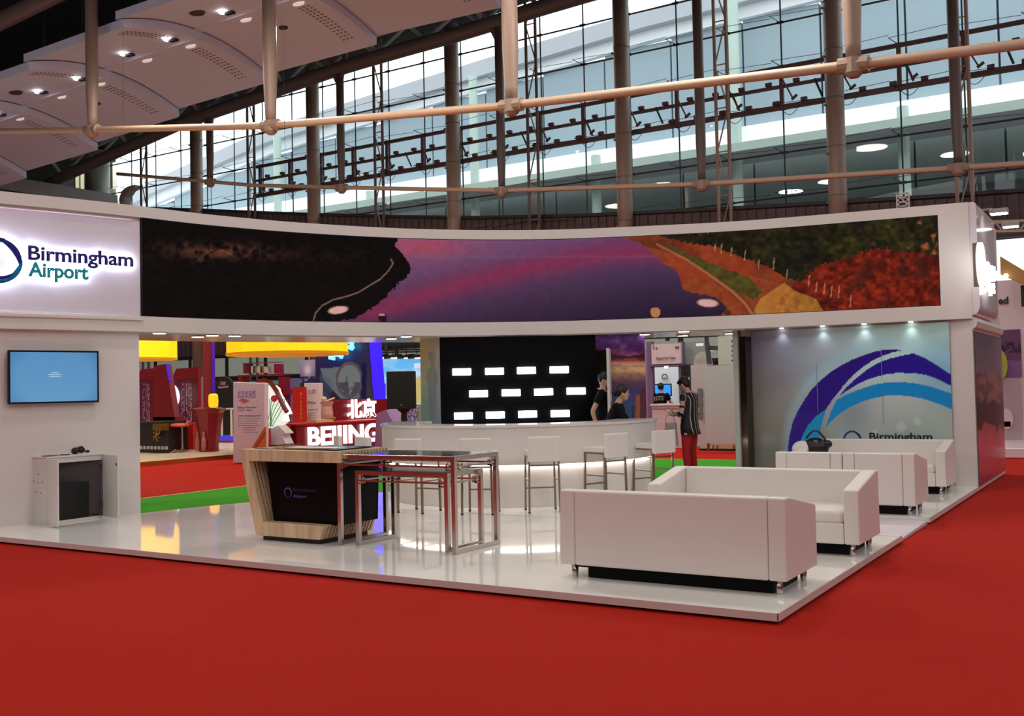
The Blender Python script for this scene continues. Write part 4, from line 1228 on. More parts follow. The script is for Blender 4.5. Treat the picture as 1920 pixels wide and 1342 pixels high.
spots = [(-9.88, 11.36, 'white bar stool at far left, mostly hidden behind the wooden kiosk'), (-9.23, 11.12, 'white bar stool with its back showing just over the kiosk top corner'),
         (-8.29, 10.83, 'white bar stool behind the left half of the chrome tables'), (-7.42, 11.0, 'white bar stool behind the right half of the chrome tables'),
         (-6.78, 11.49, 'white bar stool in full view between the chrome tables and the front sofa'), (-6.30, 12.36, 'white bar stool behind the front sofa, second from the right end of the bar'),
         (-6.02, 13.3, 'rightmost white bar stool beside the green carpet')]
for i, (x, y, lb) in enumerate(spots):
    o = stool if i == 0 else copy_tree(stool)
    dx, dy = BC[0] - x, BC[1] - y
    o.location = (x, y, PZ)
    o.rotation_euler = (0, 0, math.atan2(-dx, dy) + (0.14 if i == 5 else 0.0) + (-0.35 if i == 6 else 0.0))
    o['label'] = lb

# ---- sofas
def sofa(name, x0, x1, yb, facing, label, cat, depth=0.82):
    """yb = y of the rear face; facing +1 looks away from the viewer, -1 towards"""
    r = empty(name, ((x0 + x1) / 2, yb, PZ), label, cat, 'white leather lounge seats')
    f = facing
    def Y(t): return yb + f * t
    zb, zt, zf = PZ + 0.11, PZ + 0.73, PZ + 0.605
    aw = 0.14
    for xa, xb in ((x0, x0 + aw), (x1 - aw, x1)):
        lean = 0.0
        prof = [(xa, Y(0.0), zb), (xa, Y(depth), zb), (xa, Y(depth), zf), (xa, Y(0.13), zt), (xa, Y(0.02), zt)]
        MB().prism(prof, (xb - xa, 0, 0)).build('armrest', LEATHER, r, bevel=0.016, seg=3)
    y0, y1 = sorted((Y(0.0), Y(0.18)))
    MB().prism([(x0 + aw + 0.002, Y(0.0), zb), (x0 + aw + 0.002, Y(0.2), zb), (x0 + aw + 0.002, Y(0.15), zt), (x0 + aw + 0.002, Y(0.015), zt)], (x1 - x0 - 2 * aw - 0.004, 0, 0)).build('backrest', LEATHER, r, bevel=0.018, seg=3)
    y0, y1 = sorted((Y(0.18), Y(depth - 0.005)))
    MB().box(x0 + aw + 0.004, x1 - aw - 0.004, y0, y1, zb, PZ + 0.30).build('seat_base', LEATHER, r, bevel=0.012)
    MB().box(x0 + aw + 0.004, x1 - aw - 0.004, y0, y1, PZ + 0.29, PZ + 0.42).build('seat_cushion', LEATHER, r, bevel=0.045, seg=4)
    y0, y1 = sorted((Y(0.05), Y(depth - 0.05)))
    MB().box(x0 + 0.12, x1 - 0.12, y0, y1, zb - 0.02, zb + 0.01).box(x0 + 0.22, x1 - 0.13, min(Y(0.09), Y(depth - 0.12)), max(Y(0.09), Y(depth - 0.12)), PZ + 0.004, zb).build('frame_and_gap_box', mat('gap_black', (8, 8, 9), 0.6, spec=0.15), r)  # thin underframe plus a black box filling the gap to the floor
    for xx in (x0 + 0.09, x1 - 0.09):
        for t in (0.1, depth - 0.1):
            MB().lathe((xx, Y(t), PZ), [(0.022, 0), (0.026, 0.01), (0.03, 0.12)], 12).build('leg', CHROME, r, smooth=True)
    return r
sofa('sofa', -4.27, -2.34, 7.50, 1, 'white leather sofa nearest the viewer, seen from behind', 'sofa')
sofa('sofa', -4.36, -2.28, 10.30, -1, 'white leather sofa facing the viewer right behind the front sofa', 'sofa')
sofa('armchair', -4.07, -3.245, 12.70, 1, 'left one of two white armchairs standing back to the viewer', 'armchair')
sofa('armchair', -3.235, -2.40, 12.70, 1, 'right one of two white armchairs standing back to the viewer', 'armchair')
sofa('sofa', -4.52, -2.46, 16.02, -1, 'rear white leather sofa against the printed arc wall', 'sofa')
# black and white bag on the rear sofa
bp = at(1525, 838, Y=15.35)
bgx = bp[0]
bz = hz(1525, 848, bgx, 15.35)
bag = empty('tote_bag', (bgx, 15.4, PZ + 0.42), 'black handbag with a white front lying on the rear sofa', 'bag')
MB().ball((bgx + 0.02, 15.4, PZ + 0.62), 0.2, 0.12, 0.16, 14, 8).build('bag_body', mat('black_leather', (16, 15, 18), 0.35), bag, smooth=True)
MB().box(bgx - 0.12, bgx + 0.16, 15.32, 15.48, PZ + 0.42, PZ + 0.62).build('bag_base', MATS['black_leather'], bag, bevel=0.03)
MB().ball((bgx - 0.17, 15.36, PZ + 0.60), 0.16, 0.1, 0.13, 14, 8).build('white_panel', LEATHER, bag, smooth=True)
for dy in (0, 0.05):
    MB().tube([(bgx - 0.12 + 0.3 * t, 15.38 + dy, PZ + 0.72 + 0.14 * math.sin(math.pi * t) + 0.04 * (1 - t)) for t in np.linspace(0, 1, 9)], 0.012, 6).build('strap', MATS['black_leather'], bag)
MB().ball((bgx + 0.2, 15.4, PZ + 0.68), 0.07, 0.07, 0.06, 10, 6).build('pouch', MATS['black_leather'], bag, smooth=True)

# ---- chrome nesting tables
def chrome_table(x0, x1, y0, y1, zt, label, w_=0.045):
    r = empty('chrome_table', ((x0 + x1) / 2, (y0 + y1) / 2, PZ), label, 'table', 'chrome nesting tables')
    h = w_ / 2
    for x in (x0 + h, x1 - h):
        for y in (y0 + h, y1 - h):
            MB().box(x - h, x + h, y - h, y + h, PZ, zt - w_).build('leg', CHROME, r, bevel=0.002, seg=1)
        MB().box(x - h, x + h, y0 + w_, y1 - w_, PZ, PZ + w_).build('floor_rail', CHROME, r, bevel=0.002, seg=1)
        MB().box(x - h, x + h, y0 + w_, y1 - w_, zt - w_, zt).build('top_rail', CHROME, r, bevel=0.002, seg=1)
        MB().box(x - 0.009, x + 0.009, y0 + w_, y1 - w_, zt - 0.115, zt - 0.097).build('lower_rail', CHROME, r)
        for y, s in ((y0 + w_, 1), (y1 - w_, -1)):
            MB().box(x - 0.01, x + 0.01, *sorted((y, y + s * 0.07)), zt - 0.145, zt - 0.13).box(x - 0.01, x + 0.01, *sorted((y + s * 0.055, y + s * 0.07)), zt - 0.145, zt - 0.08).tube([(x, y + s * (0.028 + 0.02 * math.cos(a)), zt - 0.075 + 0.02 * math.sin(a)) for a in np.linspace(0, 6.28, 10)], 0.006, 5).build('corner_ornament', CHROME, r)
    for y in (y0 + h, y1 - h):
        MB().box(x0, x1, y - h, y + h, zt - w_, zt).build('top_rail', CHROME, r, bevel=0.002, seg=1)
        MB().box(x0 + w_, x1 - w_, y - 0.009, y + 0.009, zt - 0.115, zt - 0.097).build('lower_rail', CHROME, r)
        for x, s in ((x0 + w_, 1), (x1 - w_, -1)):
            MB().box(*sorted((x, x + s * 0.07)), y - 0.01, y + 0.01, zt - 0.145, zt - 0.13).box(*sorted((x + s * 0.055, x + s * 0.07)), y - 0.01, y + 0.01, zt - 0.145, zt - 0.08).tube([(x + s * (0.028 + 0.02 * math.cos(a)), y, zt - 0.075 + 0.02 * math.sin(a)) for a in np.linspace(0, 6.28, 10)], 0.006, 5).build('corner_ornament', CHROME, r)
    MB().box(x0 + w_, x1 - w_, y0 + w_, y1 - w_, zt - 0.012, zt + 0.001).build('glass_top', BLACKG, r)
    return r
chrome_table(-7.27, -5.76, 8.09, 8.88, 1.03, 'taller chrome table frame with dark glass top')
chrome_table(-7.09, -5.90, 8.165, 8.80, 0.86, 'shorter chrome table nested under the taller one')

# ---- wooden display kiosk
kz = 1.055
KY0, KY1 = 8.02, 8.86
def kp(px, py, Y=KY0):
    q = at(px, py, Y=Y); return (q[0], q[2])
ko = empty('display_kiosk', (-8.1, 8.45, PZ), 'oak slatted kiosk with a slanted frame round a black screen box', 'kiosk')
outer = [kp(449, 842), kp(632, 847), kp(634, 868), kp(467, 864), kp(493, 978), kp(608, 986), kp(599, 1012), kp(480, 1003)]
zt_ = outer[0][1]
fr_front = [(x, KY0, z) for x, z in outer]
MB().prism(fr_front, (0, 0.07, 0)).build('front_frame', OAK, ko)
nsl = 15
pitch = (KY1 - KY0 - 0.07) / nsl
for i in range(nsl):
    y = KY0 + 0.07 + pitch * (i + 0.42)
    dd = pitch * 0.58
    MB().prism([(x, y, z) for x, z in outer], (0, dd, 0)).build('slat', OAK, ko)
xi = [(x + (0.02 if x < -8.2 else -0.02), z) for x, z in outer]
def shrink(poly, d):
    c = poly
    return [(poly[0][0] + d, poly[0][1] - d), (poly[1][0] - d, poly[1][1] - d), (poly[2][0] - d, poly[2][1] + d), (poly[3][0] - d, poly[3][1] + d), (poly[4][0] - d, poly[4][1] - d), (poly[5][0] - d, poly[5][1] - d), (poly[6][0] - d, poly[6][1] + d), (poly[7][0] + d, poly[7][1] + d)]
MB().prism([(x, KY0 + 0.07, z) for x, z in shrink(outer, 0.015)], (0, KY1 - KY0 - 0.09, 0)).build('frame_core', mat('dark_walnut', (70, 48, 36), 0.5), ko)
bx0 = kp(485, 900)[0]; bx1 = kp(588, 900, KY0)[0]
tz = kp(560, 868)[1] - 0.0; lz = kp(560, 984)[1]
MB().prism([(bx0 + 0.0, KY0 + 0.12, tz), (outer[1][0] - 0.07, KY0 + 0.12, tz), (outer[1][0] - 0.10, KY0 + 0.12, lz), (bx0 + 0.10, KY0 + 0.12, lz)], (0, KY1 - KY0 - 0.2, 0)).build('screen_box', mat('smoked_black', (5, 4, 5), 0.35, spec=0.12), ko)
MB().box(outer[7][0] + 0.06, outer[6][0] - 0.03, KY0 + 0.05, KY1 - 0.03, PZ, outer[7][1] + 0.03).build('plinth', BLACK, ko)
MB().box(outer[0][0] + 0.1, outer[1][0] - 0.12, KY0 + 0.12, KY1 - 0.08, zt_ - 0.002, zt_ + 0.004).build('top_screen', BLACKG, ko)
MB().box(outer[0][0] + 0.4, outer[1][0] - 0.3, KY0 + 0.3, KY0 + 0.5, zt_ + 0.004, zt_ + 0.008).build('top_label', mat('paper_white', (226, 222, 220), 0.5), ko)
DIMB = mat('dim_blue_light', (60, 64, 120), 0.4, emit=0.35, var=0)
lgc = kp(526, 925)
mb = MB(); crescent(mb, np.array([lgc[0], KY0 + 0.115, lgc[1]]), np.array([1.0, 0, 0]), Zv, np.array([0, -1.0, 0]), -90, 269, 0.055, 0, 0.012, thick=0.003, n=30)
mb.build('ring_emblem', DIMB, ko)
t0 = kp(536, 934)
text_mesh('glass_letters', 'Airport', (t0[0], KY0 + 0.113, t0[1]), (1, 0, 0), 0.035, DIMB, ko, ext=0.002, width=kp(561, 934)[0] - t0[0])
t0 = kp(536, 922)
text_mesh('glass_letters', 'Birmingham', (t0[0], KY0 + 0.113, t0[1]), (1, 0, 0), 0.035, mat('dimmer_blue', (26, 26, 60), 0.4, emit=0.3, var=0), ko, ext=0.002, width=kp(578, 922)[0] - t0[0])

# ---- wall TV
tva, tvb = np.array(cpt(s_at_px(15, 700), 0.0)), np.array(cpt(s_at_px(186, 700), 0.0))
dT = (tvb - tva) / np.linalg.norm(tvb - tva); nT = np.array([dT[1], -dT[0], 0]); DT3 = np.array([*dT, 0])
tva3 = tva + nT[:2] * 0.07
c0 = at_line(15, 656.5, tva3, dT); c1 = at_line(186, 755.5, tva3, dT); c2 = at_line(186, 659, tva3, dT)
cz = (c0[2] + at_line(15, 757.5, tva3, dT)[2]) / 2
ctr = np.array([*((c0 + c1)[:2] / 2), cz]); hw = np.linalg.norm((c1 - c0)[:2]) / 2; hh = (c2[2] - c1[2]) / 2
tv = empty('wall_television', ctr, 'flat wall television showing a plain light blue screen', 'television')
MB().obb(ctr - nT * 0.03, DT3 * hw, nT * 0.03, (0, 0, hh)).build('tv_body', mat('tv_navy_black', (10, 12, 30), 0.3), tv, bevel=0.006)
MB().obb(ctr - nT * 0.07, DT3 * hw * 0.4, nT * 0.02, (0, 0, hh * 0.5)).build('wall_bracket', BLACK, tv)
sf = lambda su, sv: ctr + nT * 0.002 + DT3 * su * (hw - 0.025) + np.array([0, 0, sv * (hh - 0.025)])
def TVF(px, py, U, V):
    c = np.stack([96 + 10 * (1 - V), 152 + 12 * (1 - V), 202 + 8 * (1 - V)], -1)
    c = blend(c, np.clip((np.hypot((U - 0.5), (V - 0.5) * 0.7) - 0.42) * 2.2, 0, 0.5), (66, 112, 168))
    return c
paint('screen_picture', quad_surf(sf(-1, -1), sf(1, -1), sf(1, 1), sf(-1, 1)), 30, 18, TVF, paint_mat('tv_picture', 0.2, emit=0.85), tv)
for k, (wd, zz_) in enumerate(((0.09, 0.075), (0.16, 0.05), (0.14, 0.025))):
    MB().obb(ctr + nT * 0.004 + np.array([0, 0, zz_ - 0.02]), DT3 * wd / 2, nT * 0.001, (0, 0, 0.006)).build('screen_caption', mat('caption_pale', (150, 190, 220), 0.4, emit=0.6, var=0), tv)

# ---- wall cabinet with open doors
cb = empty('storage_cabinet', (-12.1, 8.27, PZ), 'small white cabinet with both doors open against the left wall', 'cabinet')
cf = np.array([-11.97, 7.88]); cg = np.array([-11.97, 8.68]); cz_ = 0.945
def cpanel(name, x0, x1, y0, y1, z0, z1, m_=WHITE2):
    return MB().box(x0, x1, y0, y1, z0, z1).build(name, m_, cb, bevel=0.002, seg=1)
cx0 = -12.33
cpanel('side_panel', cx0, -11.97, 7.865, 7.885, PZ, cz_ - 0.02)
cpanel('side_panel', cx0 + 0.1, -11.97, 8.665, 8.685, PZ, cz_ - 0.02)
cpanel('top_panel', cx0, -11.94, 7.85, 8.70, cz_ - 0.02, cz_)
cpanel('bottom_panel', cx0, -11.97, 7.885, 8.665, PZ, PZ + 0.03)
cpanel('front_rail', -11.985, -11.965, 7.885, 8.665, cz_ - 0.09, cz_ - 0.02)
cpanel('back_panel', cx0, cx0 + 0.01, 7.885, 8.665, PZ + 0.03, cz_ - 0.09, mat('cabinet_inside_shade', (70, 58, 62), 0.7))  # dark colour stands for the shade inside the cabinet
CI = MATS['cabinet_inside_shade']
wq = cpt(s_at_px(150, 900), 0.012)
MB().prism([(*cpt(s_, 0.0), PZ + 0.03) for s_ in (s_at_px(93, 900), s_at_px(192, 900))] + [(*cpt(s_, 0.01), PZ + 0.03) for s_ in (s_at_px(192, 900), s_at_px(93, 900))], (0, 0, 0.76)).build('shade_lining', CI, cb)  # dark sheets added to put the inside shade into the colour
MB().box(-12.2, -11.99, 8.655, 8.665, PZ + 0.03, cz_ - 0.09).box(-12.2, -11.99, 7.886, 8.664, cz_ - 0.1, cz_ - 0.09).box(-12.2, -11.99, 7.886, 7.894, PZ + 0.03, cz_ - 0.09).build('shade_lining', CI, cb)
dA = MB().obb((-11.75, 7.80, PZ + 0.43), (0.215, -0.065, 0), (0.003, 0.009, 0), (0, 0, 0.41)).build('door', WHITE2, cb)
dB = MB().obb((-11.74, 8.64, PZ + 0.43), (0.225, -0.05, 0), (0.003, 0.009, 0), (0, 0, 0.41)).build('door', WHITE2, cb)
MB().box(-11.56, -11.53, 8.585, 8.59, cz_ - 0.16, cz_ - 0.12).build('door_catch', BLACK, dB)
for z in (0.25, cz_ - 0.2):
    MB().box(-11.97, -11.94, 8.645, 8.665, z, z + 0.05).build('hinge', STEEL, dB)
    MB().box(-11.97, -11.95, 7.885, 7.895, z, z + 0.04).build('hinge', STEEL, dA)
mb = MB()
for (a_, z) in ((0.5, 0.72), (0.25, 0.63), (0.5, 0.61), (0.75, 0.62), (0.36, 0.49), (0.66, 0.48)):
    mb.box(cx0 + 0.36 * a_ - 0.006, cx0 + 0.36 * a_ + 0.006, 7.862, 7.866, z - 0.008, z + 0.008)
mb.build('screw_hole', BLACK, cb)
pc = empty('computer_tower', (-12.12, 8.17, PZ + 0.03), 'black computer tower inside the open white cabinet', 'computer')
MB().box(-12.30, -12.0, 7.90, 8.50, PZ + 0.035, PZ + 0.50).build('case', BLACK, pc, bevel=0.008)
MB().box(-12.0, -11.992, 7.93, 8.47, PZ + 0.06, PZ + 0.47).build('front_mesh', mat('pc_black', (9, 9, 11), 0.6), pc)
cbl = MB().tube([(-12.05, 8.47 + 0.11 * math.sin(math.pi * t) + 0.06 * t, 0.47 - 0.30 * t) for t in np.linspace(0, 1, 10)], 0.008, 6).tube([(-12.05, 8.5, 0.2), (-12.0, 8.55, 0.14), (-11.98, 8.62, 0.13), (-12.05, 8.58, 0.24)], 0.008, 6)
tag(cbl.build('power_cable', BLACK), 'loose black cable looping beside the computer in the cabinet', 'cable')
MB().box(-12.1, -12.02, 8.48, 8.58, PZ + 0.13, PZ + 0.16).build('power_brick', mat('dark_plug', (60, 58, 60), 0.5), pc)
def on_cab(px, py): return at(px, py, z=cz_ + 0.002)
for (nm, px_, py_, wx_, wy_, lb, rgbc) in (('leaflet', 78, 851, 0.16, 0.11, 'flat folded leaflet lying at the front edge of the cabinet top', (120, 112, 96)),
                                         ('leaflet', 97, 849, 0.14, 0.1, 'second leaflet with a pale patch lying on the cabinet top', (150, 146, 134)), ('leaflet', 121, 846.5, 0.1, 0.07, 'small dark card lying beside the black gadget on the cabinet', (70, 66, 60))):
    q = at(px_, py_, X=-12.03)
    xx = -12.03
    yy = q[1]
    tag(MB().obb((xx, min(max(yy, 7.95), 8.6), cz_ + 0.008), (wx_ / 3, 0.02, 0), (-0.015, wy_ / 1.6, 0), (0, 0, 0.006)).build(nm, mat('paper_' + str(rgbc[0]), rgbc, 0.5)), lb, 'leaflet')
gd = empty('black_gadget', (-12.1, 8.42, cz_), 'bundled black headset resting on the white cabinet top', 'headset')
MB().ball((-12.1, 8.36, cz_ + 0.045), 0.06, 0.05, 0.045, 10, 6).ball((-12.1, 8.45, cz_ + 0.05), 0.055, 0.06, 0.048, 10, 6).build('ear_cup', BLACK, gd, smooth=True)
MB().tube([(-12.08, 8.32 + 0.26 * t, cz_ + 0.03 + 0.06 * math.sin(math.pi * t)) for t in np.linspace(0, 1, 8)], 0.018, 6).ball((-12.08, 8.53, cz_ + 0.03), 0.04, 0.06, 0.03, 10, 6).build('headband', BLACK, gd, smooth=True)

# ================================================================ BOOTHS BEYOND
def PX(px, py, X): return at(px, py, X=X)
def PY(px, py, Y): return at(px, py, Y=Y)
# --- red booth floor
bf = empty('red_booth_floor', (-30, 24, 0), 'cream booth floor with a gold front edge beyond the red aisle', 'platform')
MB().box(-44, -21.05, 9, 34, 0.0, 0.1).build('floor_panel', mat('cream_floor', (226, 206, 172), 0.25), bf)
MB().box(-21.05, -21.0, 9, 34, 0.0, 0.115).build('gold_edge', mat('gold_trim', (186, 146, 62), 0.2, 0.9), bf)

# --- counter with BEIJING letters (front face parallel to the aisle)
XC = -20.6
b0, b1 = PX(556, 800, XC), PX(716, 790, XC)
ct = empty('red_reception_counter', (XC - 0.4, (b0[1] + b1[1]) / 2, 0), 'dark red reception counter with big glowing BEIJING letters', 'counter')
ztc = PX(640, 793, XC)[2]
MB().box(XC - 0.9, XC, b0[1], b1[1] + 0.5, 0, ztc).build('counter_body', REDMAT, ct, bevel=0.01)
MB().box(XC - 0.95, XC + 0.08, b0[1] - 0.1, b1[1] + 0.55, ztc, ztc + 0.05).build('counter_top', REDBRIGHT, ct)
l0 = PX(577, 836, XC + 0.03); l1 = PX(709.5, 825.5, XC + 0.03); lt = PX(577, 800, XC + 0.03)
LEDT = mat('letter_light', (255, 250, 255), 0.5, emit=1.5, var=0)
text_mesh('glowing_letters', 'BEIJING', l0, (0, 1, 0), lt[2] - l0[2], LEDT, ct, ext=0.03, width=l1[1] - l0[1], bold=0.028)
# second tier with Chinese characters
t1 = PX(628, 750, XC - 1.6); t2 = PX(716, 752, XC - 1.6)
MB().box(XC - 1.9, XC - 1.6, t1[1], t2[1] + 0.4, ztc - 0.5, t1[2]).build('upper_board', REDMAT, ct, bevel=0.01)
c0_ = PX(650, 784, XC - 1.55); c1_ = PX(705, 784, XC - 1.55); c2_ = PX(650, 752, XC - 1.55)
text_mesh('glowing_characters', '北京', c0_ + np.array([0, 0, 0.05]), (0, 1, 0), (c2_[2] - c0_[2]) * 0.86, LEDT, ct, ext=0.03, width=c1_[1] - c0_[1], bold=0.03)
p = PX(505, 815, XC - 0.3)
MB().box(XC - 1.3, XC - 0.3, PX(500, 800, XC)[1], b0[1], 0, PX(530, 800, XC)[2]).build('side_block', REDMAT, ct, bevel=0.02)
MB().prism([(XC - 0.3, PX(528, 815, XC)[1], PX(528, 815, XC)[2]), (XC - 0.3, PX(556, 815, XC)[1], PX(556, 813, XC)[2]), (XC - 0.3, PX(553, 797, XC)[1], PX(553, 797, XC)[2]), (XC - 0.3, PX(532, 797, XC)[1], PX(532, 797, XC)[2])], (0.15, 0, 0)).build('orange_panel', mat('orange_paint', (196, 70, 34), 0.4), ct)
MB().box(XC - 0.6, XC - 0.2, PX(603, 790, XC)[1], PX(635, 790, XC)[1], ztc + 0.05, ztc + 0.12).build('desk_tray', mat('cream_box', (214, 196, 150), 0.5), ct)
for k in range(5):
    y = PX(632 + 4 * k, 788, XC)[1]
    MB().ball((XC - 0.45, y, ztc + 0.12), 0.05, 0.05, 0.07, 8, 5).build('gold_ornament', MATS['gold_trim'], ct)
gl = empty('gift_figure', (XC - 1.2, PX(612, 780, XC)[1], ztc), 'cream and pink figure standing on the red counter', 'figurine')
yy = PX(613, 780, XC - 1.0)[1]
MB().lathe((XC - 1.0, yy, ztc + 0.05), [(0.16, 0), (0.2, 0.2), (0.17, 0.45), (0.22, 0.6)], 12).build('body', mat('pink_cream', (206, 168, 156), 0.5), gl)
MB().ball((XC - 1.0, yy - 0.12, ztc + 0.72), 0.09, n=10, m=6).build('head', MATS['cream_box'], gl)
MB().tube([(XC - 1.0, yy - 0.2, ztc + 0.62), (XC - 1.0, yy + 0.35, ztc + 0.75)], 0.03, 6).build('arm', MATS['pink_cream'], gl)

# --- white info totems
def totem(px0, px1, pyt0, pyt1, pyb, Y, label, lines):
    a, b = PY(px0, pyb, Y), PY(px1, pyb, Y)
    c, d = PY(px1, pyt1, Y), PY(px0, pyt0, Y)
    t = empty('info_totem', ((a[0] + b[0]) / 2, Y, 0), label, 'sign', 'white information totems')
    MB().prism([(a[0], Y, 0.02), (b[0], Y, 0.02), (c[0], Y, c[2]), (d[0], Y, d[2])], (0, 0.14, 0)).build('board', mat('totem_white', (222, 208, 214), 0.4), t, bevel=0.015)
    for (s_, fx, fy, hgt_, wd, rgbc) in lines:
        zz = d[2] - fy * (d[2] - a[2])
        x0 = d[0] + fx * (b[0] - a[0])
        m_ = mat('ink_' + '_'.join(map(str, rgbc)), rgbc, 0.5)
        text_mesh('printed_line', s_, (x0, Y - 0.002, zz), (1, 0, 0), hgt_, m_, t, ext=0.003, width=wd * (b[0] - a[0]))
    return t, a, b, c, d
INKP, INKD, INKR, INKG = (110, 96, 190), (110, 80, 100), (200, 96, 70), (150, 130, 150)
big_lines = [('北京欢迎您', 0.14, 0.20, 0.15, 0.58, INKP), ('Beijing Welcomes', 0.14, 0.335, 0.05, 0.6, INKD), ('Your Visit', 0.14, 0.37, 0.05, 0.45, INKD), ('www visit beijing travel', 0.14, 0.44, 0.05, 0.72, INKD)]
for k in range(7):
    big_lines.append(('the city of many gates and lanes', 0.14 if k < 4 else 0.32, 0.47 + 0.028 * k, 0.022, (0.7 if k < 4 else 0.45) - 0.04 * (k % 3), INKG))
tt, a, b, c, d = totem(437, 496, 716, 718, 864, 17.9, 'tall white information totem with purple heading beside the kiosk', big_lines)
for k, rgbc in enumerate([(196, 104, 46), (168, 74, 34), (206, 124, 60)]):
    pA_, pB_ = PY(461 + 5 * k, 858, 17.88), PY(497, 800 + 9 * k, 17.88)
    MB().prism([(_x, _y - 0.006 * k, _z) for _x, _y, _z in ((pA_[0], 17.87, pA_[2]), (PY(499, 858, 17.88)[0], 17.87, PY(499, 858, 17.88)[2]), (PY(498.5, 800 + 9 * k, 17.88)[0], 17.87, pB_[2]), (pB_[0], 17.87, pB_[2]))], (0, 0.02, 0)).build('roof_tile_print', mat('tile_orange_%d' % k, rgbc, 0.5), tt)
mb = MB(); mb.prism([PY(447, 751, 17.88), PY(452, 747.5, 17.88), PY(462, 748, 17.88), PY(456, 751, 17.88)], (0, 0.012, 0)); mb.prism([PY(452, 755, 17.88), PY(460, 750, 17.88), PY(467, 750.5, 17.88), PY(459, 754.5, 17.88)], (0, 0.012, 0))
mb.build('wing_emblem', mat('emblem_red', (196, 104, 88), 0.5), tt)
sm_lines = [('北京', 0.2, 0.24, 0.12, 0.55, INKP), ('Beijing', 0.22, 0.46, 0.07, 0.5, INKD), ('travel info', 0.24, 0.62, 0.06, 0.6, INKD)] + [('gates and lanes', 0.25, 0.68 + 0.05 * k, 0.03, 0.5, INKG) for k in range(5)]
totem(570, 600, 718, 718, 801, 24.5, 'smaller white information totem beyond the counter', sm_lines)
# red vertical banner
a, b = PY(549, 792, 24), PY(572, 792, 24); c = PY(572, 725, 24)
bn = empty('red_banner', ((a[0] + b[0]) / 2, 24, 0), 'narrow red banner with a column of gold characters', 'banner')
MB().box(a[0], b[0], 24, 24.1, 0.1, c[2]).build('cloth', REDBRIGHT, bn)
for k, chh in enumerate('魅力北京欢迎你'):
    zz = c[2] - 0.18 - (c[2] - a[2]) * 0.9 * (k + 0.6) / 8
    text_mesh('gold_character', chh, (b[0] - 0.2, 23.99, zz), (1, 0, 0), 0.075, mat('gold_ink', (226, 150, 60), 0.4), bn, ext=0.005)
# roll-up with city picture above the small totem
a, b, c = PY(563, 718, 26), PY(592, 718, 26), PY(592, 674, 26)
MBm = empty('hanging_picture_banner', ((a[0] + b[0]) / 2, 26, 0), 'hanging purple-white picture banner above the small totem', 'banner')
def HB(px, py, U, V):
    c = np.stack([176 - 60 * (1 - V), 166 - 66 * (1 - V), 206 - 30 * (1 - V)], -1)
    c = blend(c, np.exp(-((U - .5) ** 2 + (V - .55) ** 2) * 14) * 0.9, (248, 240, 250))
    return blend(c, (V < 0.28) * (fbm(U * 5, V * 9) > 0.42), (40, 46, 92))
MB().box(a[0], b[0], 26.0, 26.05, a[2] - 1.2, c[2]).build('cloth', DARK, MBm)
paint('printed_sheet', quad_surf((a[0], 25.99, a[2]), (b[0], 25.99, a[2]), (b[0], 25.99, c[2]), (a[0], 25.99, c[2])), 24, 34, HB, PRINT, MBm)
MB().box((a[0] + b[0]) / 2 - 0.03, (a[0] + b[0]) / 2 + 0.03, 26.06, 26.1, 0, c[2]).build('pole', BLACK, MBm)

# --- pavilion shelf, pot, flags
YS = 24.8
def rect(px0, py0, px1, py1, Y, th, name, m_, parent, front=0.0):
    a, b = PY(px0, py1, Y), PY(px1, py0, Y)
    return MB().box(a[0], b[0], Y - front, Y - front + th, min(a[2], b[2]), max(a[2], b[2])).build(name, m_, parent)
pvb = PY(490, 720, YS)
pv = empty('red_pavilion_rack', (pvb[0], YS, 0.1), 'stepped red lacquer pavilion rack with small books, behind the totem', 'rack')
for (x0, y0, x1, y1) in ((453, 678, 519, 682), (444, 700, 532, 706), (456, 682, 460, 700), (514, 682, 518, 700), (448, 706, 453, 860), (524, 706, 530, 860), (516, 730, 538, 740)):
    rect(x0, y0, x1, y1, YS, 0.35, 'rack_beam', REDMAT, pv)
random.seed(3)
for k in range(9):
    x = 469 + k * 3.4
    rgbc = [(214, 206, 198), (60, 56, 60), (150, 110, 90), (190, 186, 184)][k % 4]
    rect(x, 686 + (k % 3), x + 2.4, 699, YS, 0.2, 'book', mat('spine_%d' % rgbc[0], rgbc, 0.5), pv, front=-0.05)
rect(461, 713, 520, 722, YS, 0.1, 'teal_light_panel', mat('teal_glow', (60, 120, 130), 0.5, emit=0.5), pv, front=-0.2)
# lit screen sculpture with red arch and green vines
YV = 19.5
ar = empty('lit_lotus_sculpture', (*PY(515, 790, YV)[:2], 0.1), 'glowing white rock-shaped sculpture with green vines under a red arch', 'sculpture')
poly = [PY(*q, YV) for q in [(496, 722), (506, 722), (513, 728), (517, 740), (524, 752), (531, 764), (536, 776), (528, 778), (531, 790), (522, 796), (500, 803), (497, 800)]]
MB().prism(poly, (0, 0.25, 0)).build('lit_face', mat('lit_face_white', (226, 240, 228), 0.5, emit=0.75), ar)
MB().tube([PY(*q, YV - 0.1) for q in [(478, 722), (486, 715), (496, 713), (508, 718), (518, 732), (526, 750), (533, 764), (538, 772)]], 0.06, 8).build('red_arch', REDMAT, ar)
vm = mat('vine_green', (70, 170, 70), 0.5)
for k in range(6):
    x0 = 498 + k * 3
    MB().tube([PY(x0 + 3 * math.sin(k + t * 4) + (10 + k * 2) * t, 800 - 52 * t, YV - 0.03) for t in np.linspace(0, 1, 8)], 0.012, 4).build('vine', vm, ar)
MB().ball(PY(514, 747, YV - 0.05), 0.12, 0.05, 0.09, 10, 6).build('lotus_flower', mat('lotus_red', (210, 50, 70), 0.5), ar)
poly = [PY(*q, YV + 0.1) for q in [(506, 806), (520, 796), (536, 812), (528, 816), (536, 832), (505, 836)]]
